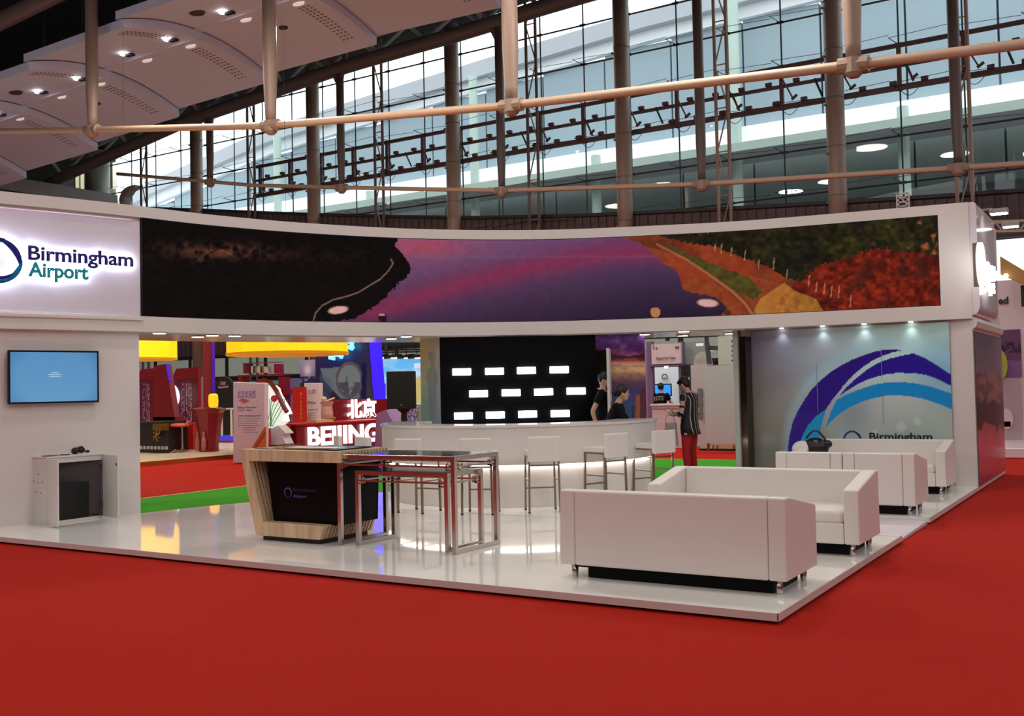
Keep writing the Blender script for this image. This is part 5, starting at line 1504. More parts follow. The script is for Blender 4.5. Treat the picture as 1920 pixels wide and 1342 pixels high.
MB().prism(poly, (0, 0.3, 0)).build('rock_base', mat('rock_white', (206, 196, 196), 0.5, emit=0.1), ar)
for x, mm in ((502, 'flag_blue'), (508, 'flag_red')):
    rect(x - 3, 806, x + 3, 834, YV, 0.05, 'folded_flag', mat(mm, (60, 110, 190) if 'blue' in mm else (190, 50, 70), 0.5), ar, front=0.1)
MB().box(PY(498, 836, YV)[0], PY(538, 836, YV)[0], YV, YV + 0.6, 0.0, PY(510, 834, YV)[2]).build('pedestal', REDMAT, ar)

# --- blue tower wall with neon calligraphy
YT = 27.0
tw = empty('blue_lit_tower', (*PY(645, 720, YT)[:2], 0.1), 'tall dark blue-violet tower wall with a glowing blue edge and cyan neon writing', 'tower')
def TW(px, py, U, V):
    x, y = px, py
    c = wgt(x, y, x, y, [(600, 640, (54, 44, 112), 40), (640, 660, (46, 40, 140), 40), (680, 660, (70, 60, 100), 30), (610, 740, (44, 38, 74), 50), (680, 740, (96, 78, 92), 30), (660, 700, (70, 60, 84), 40)])
    c = blend(c, np.exp(-((x - 638) / 26) ** 2 - ((y - 656) / 20) ** 2) * 0.8, (40, 50, 230))
    c = blend(c, inpoly(x, y, [(601, 691), (672, 685), (674, 748), (640, 748), (606, 712)]), (150, 156, 164))
    q = np.hypot((x - 655) / 22, (y - 712) / 30)
    c = blend(c, (q < 1.15), (128, 110, 122)); c = blend(c, q < 0.95, (168, 172, 172))
    c = blend(c, (q < 0.95) * (y > 716) * (fbm(x / 8, y / 8) > 0.38), (104, 104, 118))
    c = blend(c, ((np.abs(x - 650) < 1.5) & (y > 705) & (y < 722)), (90, 92, 110))
    c = blend(c, inpoly(x, y, [(600, 700), (624, 716), (620, 748), (600, 748)]) * fbm(x / 10, y / 10, 3), (110, 116, 150))
    c = blend(c, (x > 678) * (x < 687) * (y > 681) * (y < 748), (20, 18, 100))
    return c
P = [PY(*q, YT) for q in [(590, 800), (712, 800), (692, 633), (655, 575), (592, 575)]]
MB().prism(P, (0, 0.3, 0)).build('wall_body', mat('tower_violet', (60, 50, 84), 0.5), tw)
g = [PY(*q, YT - 0.02) for q in [(592, 800), (704, 800), (689, 628), (592, 628)]]
paint('printed_sheet', quad_surf(*g), 60, 90, TW, paint_mat('tower_print', 0.4, emit=0.35), tw)
P = [PY(*q, YT - 0.25) for q in [(678, 480), (684, 480), (706, 748), (701, 748)]]
MB().prism(P, (0, 0.5, 0)).build('blue_light_edge', mat('blue_neon_edge', (44, 18, 250), 0.5, emit=1.3, var=0), tw)
CYN = mat('cyan_neon', (90, 220, 255), 0.5, emit=3.0, var=0)
for st_ in ([(619, 662), (620, 670), (625, 671), (628, 664), (626, 660)], [(630, 664), (636, 662), (640, 666), (640, 672)], [(636, 656), (644, 654), (650, 648)], [(643, 636), (645, 645), (650, 654)], [(650, 640), (654, 634), (657, 644)], [(654, 650), (660, 652), (663, 650)], [(632, 668), (634, 660)], [(656, 634), (659, 642), (661, 648)]):
    MB().tube([PY(*q, YT - 0.2) for q in st_], [0.06] + [0.1] * (len(st_) - 2) + [0.05], 6).build('neon_stroke', CYN, tw)

# --- yellow cloth lantern drums
YL = mat('yellow_lantern', (250, 190, 8), 0.6, emit=0.95, var=0.12, scale=1.2)
YLD = mat('yellow_band', (196, 130, 10), 0.6, emit=0.5)
def drum(cx, cy, r, z0, z1, label, n=20, zoff=0.0):
    o = empty('yellow_lantern_drum', (cx, cy, z0), label, 'lantern', 'yellow cloth lantern drums')
    for k in range(n):
        a0_ = 2 * math.pi * k / n; a1_ = 2 * math.pi * (k + 1) / n
        pts = [(cx + rr * math.cos(a), cy + rr * math.sin(a)) for rr, a in ((r, a0_), (r, a1_), (r - 0.04, a1_), (r - 0.04, a0_))]
        MB().prism([(x, y, z0 + 0.06 * (k % 2)) for x, y in pts], (0, 0, z1 - z0)).build('cloth_panel', YL, o)
    MB().lathe((cx, cy, z0), [(r + 0.01, 0), (r + 0.02, 0.06)], n * 2).build('lower_band', YLD, o)
    MB().tube([(cx, cy, z1), (cx, cy, z1 + 10)], 0.005, 3).build('hanger', BLACK, o)
def drum_at(pxc, pyb, d, rpx, label):
    dr = ray(pxc, pyb); s = d / math.hypot(dr[0], dr[1])
    P_ = np.array([0, 0, EYE]) + dr * s
    r = rpx * d / F_PX
    P_ = P_ + np.array([dr[0], dr[1], 0]) / math.hypot(dr[0], dr[1]) * r
    drum(P_[0], P_[1], r, P_[2], P_[2] + 3.2, label)
drum_at(540, 661, 27.0, 116, 'wide ring of yellow lit cloth hanging above the red booth')
drum_at(236, 672, 39.5, 90, 'yellow lit cloth drum partly hidden by the left wall')

# --- red flared column with lantern
q = at(392, 846, z=0.1)
qy = q[1]
rc = empty('red_flared_column', (q[0], qy, 0.1), 'tall dark red column rising from a flared lotus base', 'column')
def hzz(py): return hz(392, py, q[0], qy)
w_ = math.hypot(q[0], qy) / F_PX
MB().lathe((q[0], qy, 0), [(17 * w_, 0.1), (17 * w_, 0.18), (16.5 * w_, 0.25), (21 * w_, hzz(800)), (26 * w_, hzz(774)), (31 * w_, hzz(766)), (12 * w_, hzz(762))], 8).build('flared_base', REDMAT, rc)
MB().lathe((q[0], qy, 0), [(12 * w_, hzz(764)), (11 * w_, hzz(560))], 4).build('shaft', REDMAT, rc)
va = PY(396.5, 700, qy - 0.1); vb = PY(398.3, 700, qy - 0.1)
MB().box(va[0], vb[0], qy - 0.1, qy, hzz(756), hzz(600)).build('violet_light_edge', mat('violet_neon', (70, 20, 170), 0.5, emit=0.35, var=0), rc)
for dx in (-8, 8):
    x_ = q[0] + dx * w_; y_ = qy - 19 * w_
    MB().lathe((x_, y_, 0.14), [(0.05, 0), (0.07, 0.1), (0.07, 0.3), (0.03, 0.42), (0.045, 0.5), (0.01, 0.56)], 8).build('vase_ornament', mat('pink_vase', (170, 96, 88), 0.5), rc)
lp = at(400, 751, X=q[0] + 0.6)
ln = empty('paper_lantern', lp, 'small glowing orange paper lantern on the red column', 'lantern')
MB().lathe((lp[0], lp[1], lp[2] - 0.2), [(0.08, 0), (0.13, 0.04), (0.14, 0.2), (0.13, 0.36), (0.08, 0.4)], 16).build('shade', mat('lantern_orange', (255, 176, 20), 0.6, emit=1.0), ln)
MB().lathe((lp[0], lp[1], lp[2] - 0.24), [(0.05, 0), (0.05, 0.05)], 8).lathe((lp[0], lp[1], lp[2] + 0.2), [(0.05, 0), (0.05, 0.04)], 8).build('rim', DARK, ln)
MB().bar((lp[0], lp[1], lp[2] + 0.23), (q[0] + 0.1, qy, lp[2] + 0.28), 0.03, 0.03).build('bracket', DARK, ln)

# --- red lattice boards left
def LAT(px, py, U, V):
    c = np.zeros(px.shape + (3,)) + np.array((84, 12, 24.))
    c = blend(c, np.exp(-(U * 2.2) ** 2) * 0.5, (70, 14, 90))
    gu, gv = (U * 22) % 1, (V * 34) % 1
    on = (gu > 0.35) & (gv > 0.3) & (vnoise(np.floor(U * 22) * 1.7, np.floor(V * 34) * 1.3, 5) > 0.42)
    m_ = on & (((U > .36) & (U < .5)) | ((U > .55) & (U < .78))) & (V > .16) & (V < .93)
    return blend(c, m_ * 0.8, (226, 180, 190))
XLB = -27.5
for (x0, y0, x1, y1, lb) in ((322, 688, 371, 800, 'red lattice board with rows of pale cut-out characters, right of the leaning panel'), (256, 690, 288, 800, 'red lattice board with violet light at the left edge of the opening')):
    a, b = PY(x0, y1, 22.0), PY(x1, y0, 22.0)
    o = empty('lattice_board', ((a[0] + b[0]) / 2, 22.0, 0.1), lb, 'screen board')
    MB().prism([(a[0], 22.0, 0.1), (b[0], 22.0, 0.1), (b[0], 22.0, b[2]), (a[0] + 0.25, 22.0, b[2] - 0.02), (a[0], 22.0, b[2] - 0.35)], (0, 0.12, 0)).build('board', REDMAT, o)
    paint('cutout_sheet', quad_surf((a[0], 21.99, 0.5), (b[0], 21.99, 0.5), (b[0], 21.99, b[2] - 0.36), (a[0], 21.99, b[2] - 0.36)), 66, 110, LAT, paint_mat('lattice_print', 0.4, emit=0.75), o)
mc = PY(318, 744, 21.6)
mw = empty('moon_window', (mc[0], 21.6, 0.1), 'round glowing white moon window with thin dark bars', 'window')
rr = (PY(318, 720, 21.6)[2] - PY(318, 768, 21.6)[2]) / 2
mb = MB(); n = 28
mb.prism([(mc[0] + rr * math.cos(2 * math.pi * k / n), 21.6, mc[2] + rr * math.sin(2 * math.pi * k / n)) for k in range(n)], (0, 0.06, 0)); mb.build('lit_disc', mat('moon_lit', (238, 232, 240), 0.5, emit=0.9), mw)
for k in range(7):
    a_ = -0.9 + 0.3 * k
    MB().bar((mc[0] + rr * math.sin(a_) * 0.95 * (1 if k % 2 else -1), 21.585, mc[2] + rr * math.cos(a_) * 0.8), (mc[0] + rr * 0.3 * math.cos(k), 21.585, mc[2] - rr * 0.7 * math.sin(k)), 0.012, 0.012).build('bar', DARK, mw)
MB().box(mc[0] - 0.05, mc[0] + 0.05, 21.62, 21.7, 0.1, mc[2]).build('stand_post', REDMAT, mw)
lean = MB().prism([PY(*q_, 20.6) for q_ in [(288, 686), (311, 682), (328, 786), (310, 800), (287, 790)]], (0, 0.2, 0)).build('leaning_red_panel', REDMAT)
a = PY(308, 800, 20.6)
MB().box(PY(284, 800, 20.6)[0], PY(330, 800, 20.6)[0], 20.6, 20.9, 0.1, a[2] + 0.3).build('base', REDMAT, lean)
MB().prism([PY(*q_, 20.58) for q_ in [(309, 682), (311.5, 682), (317, 714), (315, 714)]], (0, 0.1, 0)).build('violet_light_edge', MATS['violet_neon'], lean)
tag(lean, 'slanted dark red panel leaning before the moon window', 'panel')
dk = empty('dark_booth_desk', (*PY(290, 838, 19.5)[:2], 0.1), 'low dark desk with gold ornament and row of white squares at far left', 'desk')
a, b = PY(262, 838, 19.5), PY(316, 832, 19.5)
MB().box(a[0], b[0], 19.5, 20.2, 0.1, PY(290, 793, 19.5)[2]).build('desk_body', mat('desk_dark', (34, 16, 20), 0.4), dk)
MB().box(a[0], b[0] - 0.2, 19.4, 20.3, PY(290, 793, 19.5)[2], PY(290, 790, 19.5)[2]).build('desk_top', DARK, dk)
for k in range(8):
    x_ = a[0] + (b[0] - a[0]) * (k + 0.5) / 8
    MB().box(x_ - 0.05, x_ + 0.05, 19.48, 19.5, 0.2, 0.29).build('white_square', mat('square_white', (200, 190, 196), 0.5), dk)
gc = PY(294, 815, 19.4)
for k in range(6):
    a_ = k * math.pi / 3 + 0.4
    MB().tube([(gc[0], 19.42, gc[2]), (gc[0] + 0.12 * math.cos(a_), 19.4, gc[2] + 0.12 * math.sin(a_)), (gc[0] + 0.2 * math.cos(a_ + 0.3), 19.4, gc[2] + 0.2 * math.sin(a_ + 0.3))], [0.03, 0.02, 0.008], 6).build('gold_petal', MATS['gold_trim'], dk)
MB().box(PY(297, 800, 19.4)[0], PY(314, 800, 19.4)[0], 19.2, 19.45, PY(297, 806, 19.4)[2], PY(297, 794, 19.4)[2]).build('gold_seat', MATS['gold_trim'], dk)
MB().box(PY(318, 840, 21)[0], PY(362, 840, 21)[0], 21, 21.6, 0.1, PY(340, 793, 21)[2]).build('red_bench', REDBRIGHT, dk)
# round high tables / swivel stools
for (px, lb, sx) in ((330, 'left one of two red swivel bar stools with chrome star feet', 1), (342, 'right one of two red swivel bar stools with chrome star feet', -1)):
    q = at(px, 848, z=0.1)
    o = empty('swivel_stool', q, lb, 'bar stool', 'red swivel stools in the red booth')
    hs = hz(px, 797, q[0], q[1]) - 0.1
    MB().lathe((q[0], q[1], 0.1), [(0.03, 0.03), (0.03, hs)], 10).build('column', CHROME, o)
    for k in range(5):
        a_ = 2 * math.pi * k / 5
        MB().tube([(q[0], q[1], 0.18), (q[0] + 0.27 * math.cos(a_), q[1] + 0.27 * math.sin(a_), 0.12)], [0.03, 0.015], 6).build('star_foot', CHROME, o)
    MB().ball((q[0] + 0.05 * sx, q[1], 0.1 + hs), 0.24, 0.24, 0.06, 12, 6).build('seat', mat('seat_red', (206, 84, 72), 0.4), o)
    MB().tube([(q[0] - sx * 0.24, q[1] - 0.1, 0.12 + hs), (q[0] - sx * 0.3, q[1], 0.2 + hs), (q[0] - sx * 0.24, q[1] + 0.12, 0.12 + hs)], 0.03, 6).build('low_back', MATS['seat_red'], o)
# black round sign beside the column
cs = PY(419, 722, 25.5); rr = 0.02
sgn = empty('black_arch_sign', (cs[0], 25.5, 0.1), 'black arched sign with white handwriting behind the red column', 'sign')
wd = PY(434, 722, 25.5)[0] - PY(403, 722, 25.5)[0]
P = [(cs[0] - wd / 2, 25.5, 0.1), (cs[0] + wd / 2, 25.5, 0.1)] + [(cs[0] + wd / 2 * math.cos(a_), 25.5, cs[2] + (PY(419, 706, 25.5)[2] - cs[2]) * math.sin(a_)) for a_ in np.linspace(0, math.pi, 12)]
MB().prism(P, (0, 0.1, 0)).build('board', BLACK, sgn)
text_mesh('handwriting', '江南好', (cs[0] - 0.16, 25.49, cs[2] + 0.02), (1, 0, 0), 0.1, mat('chalk_pink', (200, 160, 160), 0.5), sgn, ext=0.01, width=0.3)
text_mesh('handwriting', 'Wonderland', (cs[0] - 0.26, 25.49, cs[2] - 0.12), (1, 0, 0.06), 0.09, MATS['chalk_pink'], sgn, ext=0.01, width=0.52)
# white-blue small stand between column and totem
ws = empty('white_kiosk_table', (*PY(425, 840, 24.5)[:2], 0.1), 'small white table with a lit blue lower band behind the red column', 'table')
rect(405, 765, 434, 768, 24.5, 0.7, 'table_top', WHITE2, ws)
for x in (407, 414, 432): rect(x, 768, x + 1.6, 818, 24.5, 0.05, 'leg', WHITE2, ws)
rect(404, 817, 434, 826, 24.5, 0.6, 'blue_band', mat('blue_glow', (60, 60, 200), 0.5, emit=0.6), ws)
rect(404, 826, 434, 846, 24.5, 0.6, 'red_base', REDBRIGHT, ws)

# --- bright backdrop, speaker, porcelain stand
def BDP(px, py, U, V):
    x, y = px, py
    t = np.clip((y - 668) / 100, 0, 1)[..., None]
    c = np.array([92, 186, 250.]) * (1 - t) + np.array([170, 200, 236.]) * t
    c = blend(c, np.clip(fbm(x / 30, y / 12, 7) * 2.2 - 0.95, 0, 1), (214, 236, 252))
    c = blend(c, inpoly(x, y, [(770, 712), (792, 704), (792, 762), (772, 750)]), (208, 186, 120))
    c = blend(c, inpoly(x, y, [(768, 752), (792, 764), (792, 790), (768, 780)]), (52, 52, 46))
    c = blend(c, inpoly(x, y, [(712, 724), (724, 718), (722, 764), (716, 756)]), (116, 72, 56))
    c = blend(c, (x > 777) * (y < 690) * (y > 681), (226, 230, 250))
    return c
bd = empty('sky_backdrop', (*PY(744, 740, 31)[:2], 0), 'bright blue sky picture wall behind the black loudspeaker', 'backdrop')
g = [PY(*q_, 31) for q_ in [(698, 800), (800, 800), (800, 670), (698, 674)]]
g = [np.array([v[0], 31.0, max(v[2], 0.3)]) for v in g]
MB().prism([v + np.array([0, 0.02, 0]) for v in g], (0, 0.2, 0)).build('panel', DARK, bd)
MB().box(g[0][0], g[1][0], 31.0, 31.4, 0, g[0][2]).build('panel_base', DARK, bd)
paint('printed_sheet', quad_surf(*g), 60, 70, BDP, paint_mat('backdrop_lit', 0.4, emit=0.9), bd)
for k, x in enumerate((712, 737, 762, 782)):
    q = PY(x, 668, 30)
    o = MB().obb(q, (0.32, 0, 0.03), (0, 0.15, 0), (0, 0, 0.05)).build('track_light', BLACK, None)
    tag(o, 'black track lamp above the sky picture wall, ' + ['first', 'second', 'third', 'fourth'][k] + ' from the left', 'lamp', 'track lamps above the sky picture')
    MB().obb(q + np.array([0.1, 0, -0.07]), (0.14, 0, 0), (0, 0.1, 0), (0, 0, 0.02)).build('lamp_face', mat('warm_lamp', (255, 226, 180), 0.5, emit=2.0), o)
    MB().tube([q + np.array([0, 0, 0.04]), q + np.array([0, 0, 0.9])], 0.02, 5).build('rod', BLACK, o)
tr = empty('lighting_truss', (*PY(740, 640, 30)[:2], PY(740, 655, 30)[2]), 'dark lighting truss over the sky picture wall', 'truss')
for py in (644, 655, 659):
    a, b = PY(698, py + 2, 30), PY(792, py, 30)
    MB().bar(a, b, 0.06, 0.06).build('chord', BLACK, tr)
for k in range(4):
    x = 705 + k * 24
    MB().bar(PY(x, 657, 30), PY(x, 620, 30), 0.04, 0.04).build('drop_rod', BLACK, tr)
q = PY(746.5, 765, 19)
lsb = [PY(723.3, 767, 19), PY(770.7, 695, 19)]
lsp = empty('loudspeaker', (q[0], 19, 0.02), 'tall black loudspeaker on a pole between the BEIJING sign and the bar', 'loudspeaker')
lw_ = np.hypot(*(lsb[1] - lsb[0])[:2]) * 0.86 / 2
lcx = np.array([(lsb[0][0] + lsb[1][0]) / 2, 19.12, (lsb[0][2] + lsb[1][2]) / 2])
MB().obb(lcx, R0 * lw_, np.array([-syw, cyw, 0]) * 0.15, (0, 0, (lsb[1][2] - lsb[0][2]) / 2)).build('cabinet', BLACK, lsp, bevel=0.01)
MB().obb(lcx - np.array([-syw, cyw, 0]) * 0.152 + np.array([0, 0, 0.1 - (lsb[1][2] - lsb[0][2]) / 2]), R0 * 0.03, np.array([-syw, cyw, 0]) * 0.004, (0, 0, 0.02)).build('badge', STEEL, lsp)
MB().lathe((q[0] + 0.02, 19.2, 0), [(0.06, 0.5), (0.07, lsb[0][2] - 0.1), (0.18, lsb[0][2])], 10).build('pole', BLACK, lsp)
for k in range(3):
    a_ = 2.1 * k + 0.5
    MB().tube([(q[0] + 0.02, 19.2, 0.75), (q[0] + 0.02 + 0.5 * math.cos(a_), 19.2 + 0.5 * math.sin(a_), 0.03)], 0.02, 6).build('leg', BLACK, lsp)
def POR(px, py, U, V):
    n = fbm(U * 9, V * 7, 2, 2); m_ = np.abs((n * 6) % 1 - 0.5)
    c = np.zeros(px.shape + (3,)) + np.array((206, 206, 224.))
    return blend(c, m_ < 0.3, (58, 70, 150))
a, b = PY(752, 798, 21), PY(787, 762, 21)
po_ = empty('porcelain_print_stand', ((a[0] + b[0]) / 2, 21, 0), 'stand wrapped in blue and white porcelain pattern beside the loudspeaker', 'stand')
MB().box(a[0], b[0], 21.0, 21.5, 0, b[2]).build('body', WHITE2, po_)
paint('printed_sheet', quad_surf((a[0], 20.99, 0.2), (b[0], 20.99, 0.2), (b[0], 20.99, b[2]), (a[0], 20.99, b[2])), 40, 50, POR, PRINT, po_)
a, b = PY(706, 798, 22), PY(742, 768, 22)
pc_ = empty('lilac_draped_table', ((a[0] + b[0]) / 2, 22, 0), 'lilac draped table behind the glowing letters', 'table')
MB().prism([(a[0] - 0.1, 22, 0), (b[0] + 0.1, 22, 0), (b[0] - 0.1, 22, a[2] + 0.1), ((a[0] + b[0]) / 2, 22, b[2]), (a[0], 22, b[2] - 0.1)], (0, 0.8, 0)).build('cloth', mat('lilac_cloth', (150, 120, 160), 0.8, emit=0.05), pc_)
# shelves and dark clutter behind the red booth
bk_ = empty('booth_back_wall', (-30, 29, 0.1), 'dark grey back wall of the red booth', 'wall panel')
a, b = PY(545, 800, 30), PY(606, 712, 30)
MB().box(a[0], b[0], 30, 30.2, 0.1, b[2] + 0.1).build('blue_grey_screen', mat('blue_grey_screen', (84, 84, 130), 0.5), bk_)
a, b = PY(255, 800, 30), PY(470, 735, 30)
MB().box(a[0], b[0], 30, 30.2, 0.1, 2.3).build('dark_screen', mat('back_violet', (56, 30, 60), 0.6), bk_)
for (x0, x1, rgbc) in ((372, 378, (190, 150, 120)), (378, 384, (150, 130, 160))):
    rect(x0, 706, x1, 768, 29, 0.1, 'pale_banner', mat('banner_%d' % x0, rgbc, 0.5), bk_)

# --- booth seen through the right part of the opening
rb_ = empty('grey_pink_booth', (*PY(1250, 840, 27)[:2], 0), 'white and grey-pink booth with header board beyond the bar', 'booth')
LIL = mat('lilac_post', (150, 124, 168), 0.5)
PKW = mat('pinkish_white', (200, 184, 188), 0.5)
COOL = mat('cool_lit_wall', (196, 214, 220), 0.5, emit=0.22)
rect(1205, 655, 1217, 840, 28.0, 0.3, 'lilac_panel', LIL, rb_)
rect(1217, 640, 1222, 842, 27.5, 0.15, 'post', mat('post_violet', (104, 88, 124), 0.5), rb_)
rect(1222, 643, 1276, 683, 27.4, 0.12, 'header_board', PKW, rb_)
rect(1276, 640, 1280, 842, 27.5, 0.15, 'post', MATS['post_violet'], rb_)
rect(1217, 683, 1280, 687, 27.4, 0.2, 'header_rail', MATS['post_violet'], rb_)
rect(1207, 687, 1280, 790, 29.2, 0.1, 'back_panel', COOL, rb_)
for x in (1214, 1249): 
    q = PY(x, 690, 28.6); MB().lathe(q, [(0.05, 0), (0.07, 0.08)], 10).build('spot_lamp', LED, rb_)
q0 = PY(1231, 674, 27.38); q1 = PY(1266, 674, 27.38)
text_mesh('header_text', 'Beyond Your Vision', q0, (1, 0, 0), 0.085, mat('ink_brown', (96, 74, 78), 0.5), rb_, ext=0.01, width=q1[0] - q0[0])
rect(1224.5, 646, 1225.3, 655, 27.38, 0.02, 'header_mark', MATS['ink_brown'], rb_, front=0.0)
rect(1229, 651, 1232, 654, 27.38, 0.02, 'header_mark', MATS['ink_brown'], rb_, front=0.0)
for x in (1266, 1270): rect(x, 649, x + 2.4, 653.5, 27.38, 0.02, 'header_mark', MATS['ink_brown'], rb_)
c = PY(1246.5, 706.5, 29.15)
mb = MB(); crescent(mb, c, np.array([1.0, 0, 0]), Zv, np.array([0, -1.0, 0]), -90, 269, 0.1, 0, 0.035, thick=0.02); crescent(mb, c, np.array([1.0, 0, 0]), Zv, np.array([0, -1.0, 0]), 200, 340, 0.06, 0, 0.03, thick=0.02)
mb.build('round_emblem', mat('emblem_grey', (84, 90, 96), 0.5), rb_)
a, b = PY(1222, 757, 26.0), PY(1279, 845, 26.0)
cn = empty('pink_white_counter', ((a[0] + b[0]) / 2, 26.0, 0), 'pinkish white booth counter behind the woman in stripes', 'counter')
MB().box(a[0], b[0] + 0.3, 26.0, 26.6, 0, PY(1250, 760, 26)[2]).build('counter_body', PKW, cn, bevel=0.01)
MB().box(a[0] - 0.03, b[0] + 0.33, 25.95, 26.65, PY(1250, 760, 26)[2], PY(1250, 757, 26)[2]).build('counter_top', WHITE2, cn)
MB().box(a[0], b[0] + 0.3, 25.99, 26.0, PY(1250, 767, 26)[2], PY(1250, 766, 26)[2]).build('groove', MATS['post_violet'], cn)
mo = empty('monitor', (*PY(1240, 742, 28.6)[:2], PY(1240, 757, 28.6)[2]), 'monitor with plain bright blue screen behind the seated person', 'monitor')
rect(1223, 719, 1258, 743, 28.7, 0.06, 'bezel', BLACK, mo)
rect(1224.5, 721, 1256.5, 741, 28.68, 0.02, 'blue_screen', mat('screen_blue', (50, 150, 240), 0.4, emit=0.8), mo)
rect(1238, 743, 1242, 790, 28.7, 0.06, 'stand', BLACK, mo)
# white side wall boards and low cream units
wbx = empty('white_partition', (*PY(1350, 840, 24.0)[:2], 0), 'tall plain white partition boards at the right of the opening', 'partition')
rect(1324, 683, 1396, 831, 24.0, 0.12, 'large_board', mat('board_offwhite', (190, 202, 204), 0.5), wbx)
rect(1299, 683, 1325, 836, 24.15, 0.1, 'side_board', mat('board_grey_white', (196, 192, 198), 0.5), wbx)
rect(1347, 629, 1374, 684, 24.4, 0.1, 'upper_board', mat('board_greenish', (196, 204, 192), 0.5), wbx)
rect(1368, 629, 1396, 684, 24.3, 0.1, 'upper_board', mat('board_light', (206, 204, 204), 0.5), wbx)
for k in range(5):
    rect(1371 + 0.6 * (k % 2), 638 + 9 * k, 1375, 641 + 9 * k, 24.28, 0.02, 'printed_mark', MATS['ink_brown'], wbx)
rect(1396.5 - 16, 646, 1390, 660, 24.25, 0.02, 'blue_label', mat('label_blue', (104, 108, 160), 0.5), wbx)
for x in (1326, 1394): rect(x, 825, x + 2, 846, 24.02, 0.08, 'leg', STEEL, wbx)
for k in range(3):
    rect(1308, 728 + 20 * k, 1316, 745 + 20 * k, 24.1, 0.03, 'printed_photo', mat('photo_grey', (120, 116, 124), 0.5), wbx)
lc_ = empty('cream_low_cupboard', (*PY(1350, 845, 25.2)[:2], 0), 'low cream cupboard behind the white partition', 'cupboard')
a, b = PY(1312, 832, 25.2), PY(1395, 846, 25.2)
MB().box(a[0], b[0], 25.2, 25.7, 0.02, PY(1350, 829, 25.2)[2]).build('cupboard_body', mat('cream_cupboard', (206, 190, 150), 0.5), lc_)
MB().box(a[0], b[0], 25.15, 25.2, 0.0, 0.05).build('plinth', BLACK, lc_)
for x in (1336, 1344, 1375): rect(x, 834, x + 1.5, 842, 25.18, 0.03, 'handle', STEEL, lc_)
# roof frame of that booth: glazed rail, dark post
fr_ = empty('dark_roof_frame', (*PY(1300, 640, 25.5)[:2], PY(1300, 690, 25.5)[2]), 'dark metal frame with hazy glass panel over the far booth', 'frame')
MB().bar(PY(1205, 634, 25.5), PY(1350, 629, 25.5), 0.05, 0.06).build('beam', BLACK, fr_)
MB().box(PY(1249, 634, 25.5)[0], PY(1254, 634, 25.5)[0], 25.45, 25.55, PY(1250, 639, 25.5)[2], PY(1250, 631, 25.5)[2]).build('beam_box', BLACK, fr_)
P = [PY(*q_, 25.6) for q_ in [(1320, 628), (1325, 628), (1332, 682), (1325, 682)]]
MB().prism(P, (0, 0.12, 0)).build('leaning_post', mat('post_slate', (70, 76, 78), 0.5), fr_)
MB().bar(PY(1325, 652, 25.7), PY(1348, 653, 25.7), 0.05, 0.12).build('side_rail', MATS['post_slate'], fr_)
rect(1305, 643, 1318, 649, 25.8, 0.04, 'lit_pane', mat('pane_lit', (200, 216, 220), 0.5, emit=0.6), fr_)
rect(1331, 654, 1346, 658, 25.68, 0.03, 'name_plate', mat('plate_lit', (210, 220, 216), 0.5, emit=0.4), fr_)
rect(1282, 640, 1322, 683, 27.8, 0.06, 'haze_panel', mat('haze_panel', (136, 146, 142), 0.3), fr_)
P = [PY(*q_, 25.9) for q_ in [(1300, 684), (1303, 668), (1312, 660), (1322, 659), (1331, 664), (1336, 684)]]
MB().prism(P, (0, 0.05, 0)).build('round_display', mat('display_pale', (186, 196, 190), 0.5), fr_)
rk = empty('black_shelf_rack', (*PY(1289, 800, 26.8)[:2], 0), 'thin black shelf rack between booth post and partition', 'rack')
for x in (1281, 1288, 1296): rect(x, 686, x + 1.4, 845, 26.8, 0.06, 'upright', BLACK, rk)
for y in (686, 700, 716, 738, 760): rect(1281, y, 1297, y + 1.4, 26.8, 0.3, 'shelf', BLACK, rk)
rect(1290, 707, 1297, 714, 26.9, 0.1, 'lit_sign', mat('warm_sign', (255, 244, 226), 0.5, emit=1.0), rk)

# --- stand at the far right
rs = empty('white_neighbour_stand', (*PY(1900, 857, 24.2)[:2], 0), 'white neighbouring stand with poster wall at the right edge', 'stand')
def rectR(px0, py0, px1, py1, Y, th, name, m_, front=0.0, parent=None):
    return rect(px0, py0, px1, py1, Y, th, name, m_, parent or rs, front)
NW = mat('neighbour_white', (216, 204, 210), 0.5)
rectR(1840, 520, 1962, 857, 24.2, 0.2, 'main_wall', NW)
rectR(1840, 842, 1990, 857, 23.9, 0.35, 'base_step', mat('base_white', (226, 220, 222), 0.4))
def PP(px, py, U, V):
    n = fbm(px / 5, py / 5, 3)
    c = np.zeros(px.shape + (3,)) + np.array((98, 66, 106.))
    c = blend(c, (py > 641) * (py < 662) * np.clip((n - .38) * 6, 0, 1), (44, 26, 52))
    return blend(c, (py > 676), (122, 92, 146))
a, b = PY(1866, 708, 24.17), PY(1913, 617, 24.17)
paint('poster_print', quad_surf((a[0], 24.17, a[2]), (b[0], 24.17, a[2]), (b[0], 24.17, b[2]), (a[0], 24.17, b[2])), 24, 46, PP, PRINT, rs)
c = PY(1870, 684, 24.14)
mb = MB(); mb.prism([(c[0] + 0.2 * math.cos(t), 24.14, c[2] + 0.36 * math.sin(t)) for t in np.linspace(0, 2 * math.pi, 24, endpoint=False)], (0, 0.02, 0)); mb.build('lime_disc', mat('lime', (170, 176, 70), 0.5), rs)
q0, q1 = PY(1872, 570, 24.17), PY(1891, 570, 24.17)
text_mesh('wall_text', 'ed', q0, (1, 0, 0), 0.155, BLACK, rs, ext=0.02, width=q1[0] - q0[0], bold=0.03)
rectR(1883, 708, 1913, 822, 24.17, 0.02, 'grey_poster', mat('poster_grey', (176, 168, 178), 0.5))
rectR(1882, 790, 1895, 800, 24.15, 0.02, 'blue_graphic', mat('graphic_blue', (90, 110, 170), 0.5))
c = PY(1888, 785, 24.16)
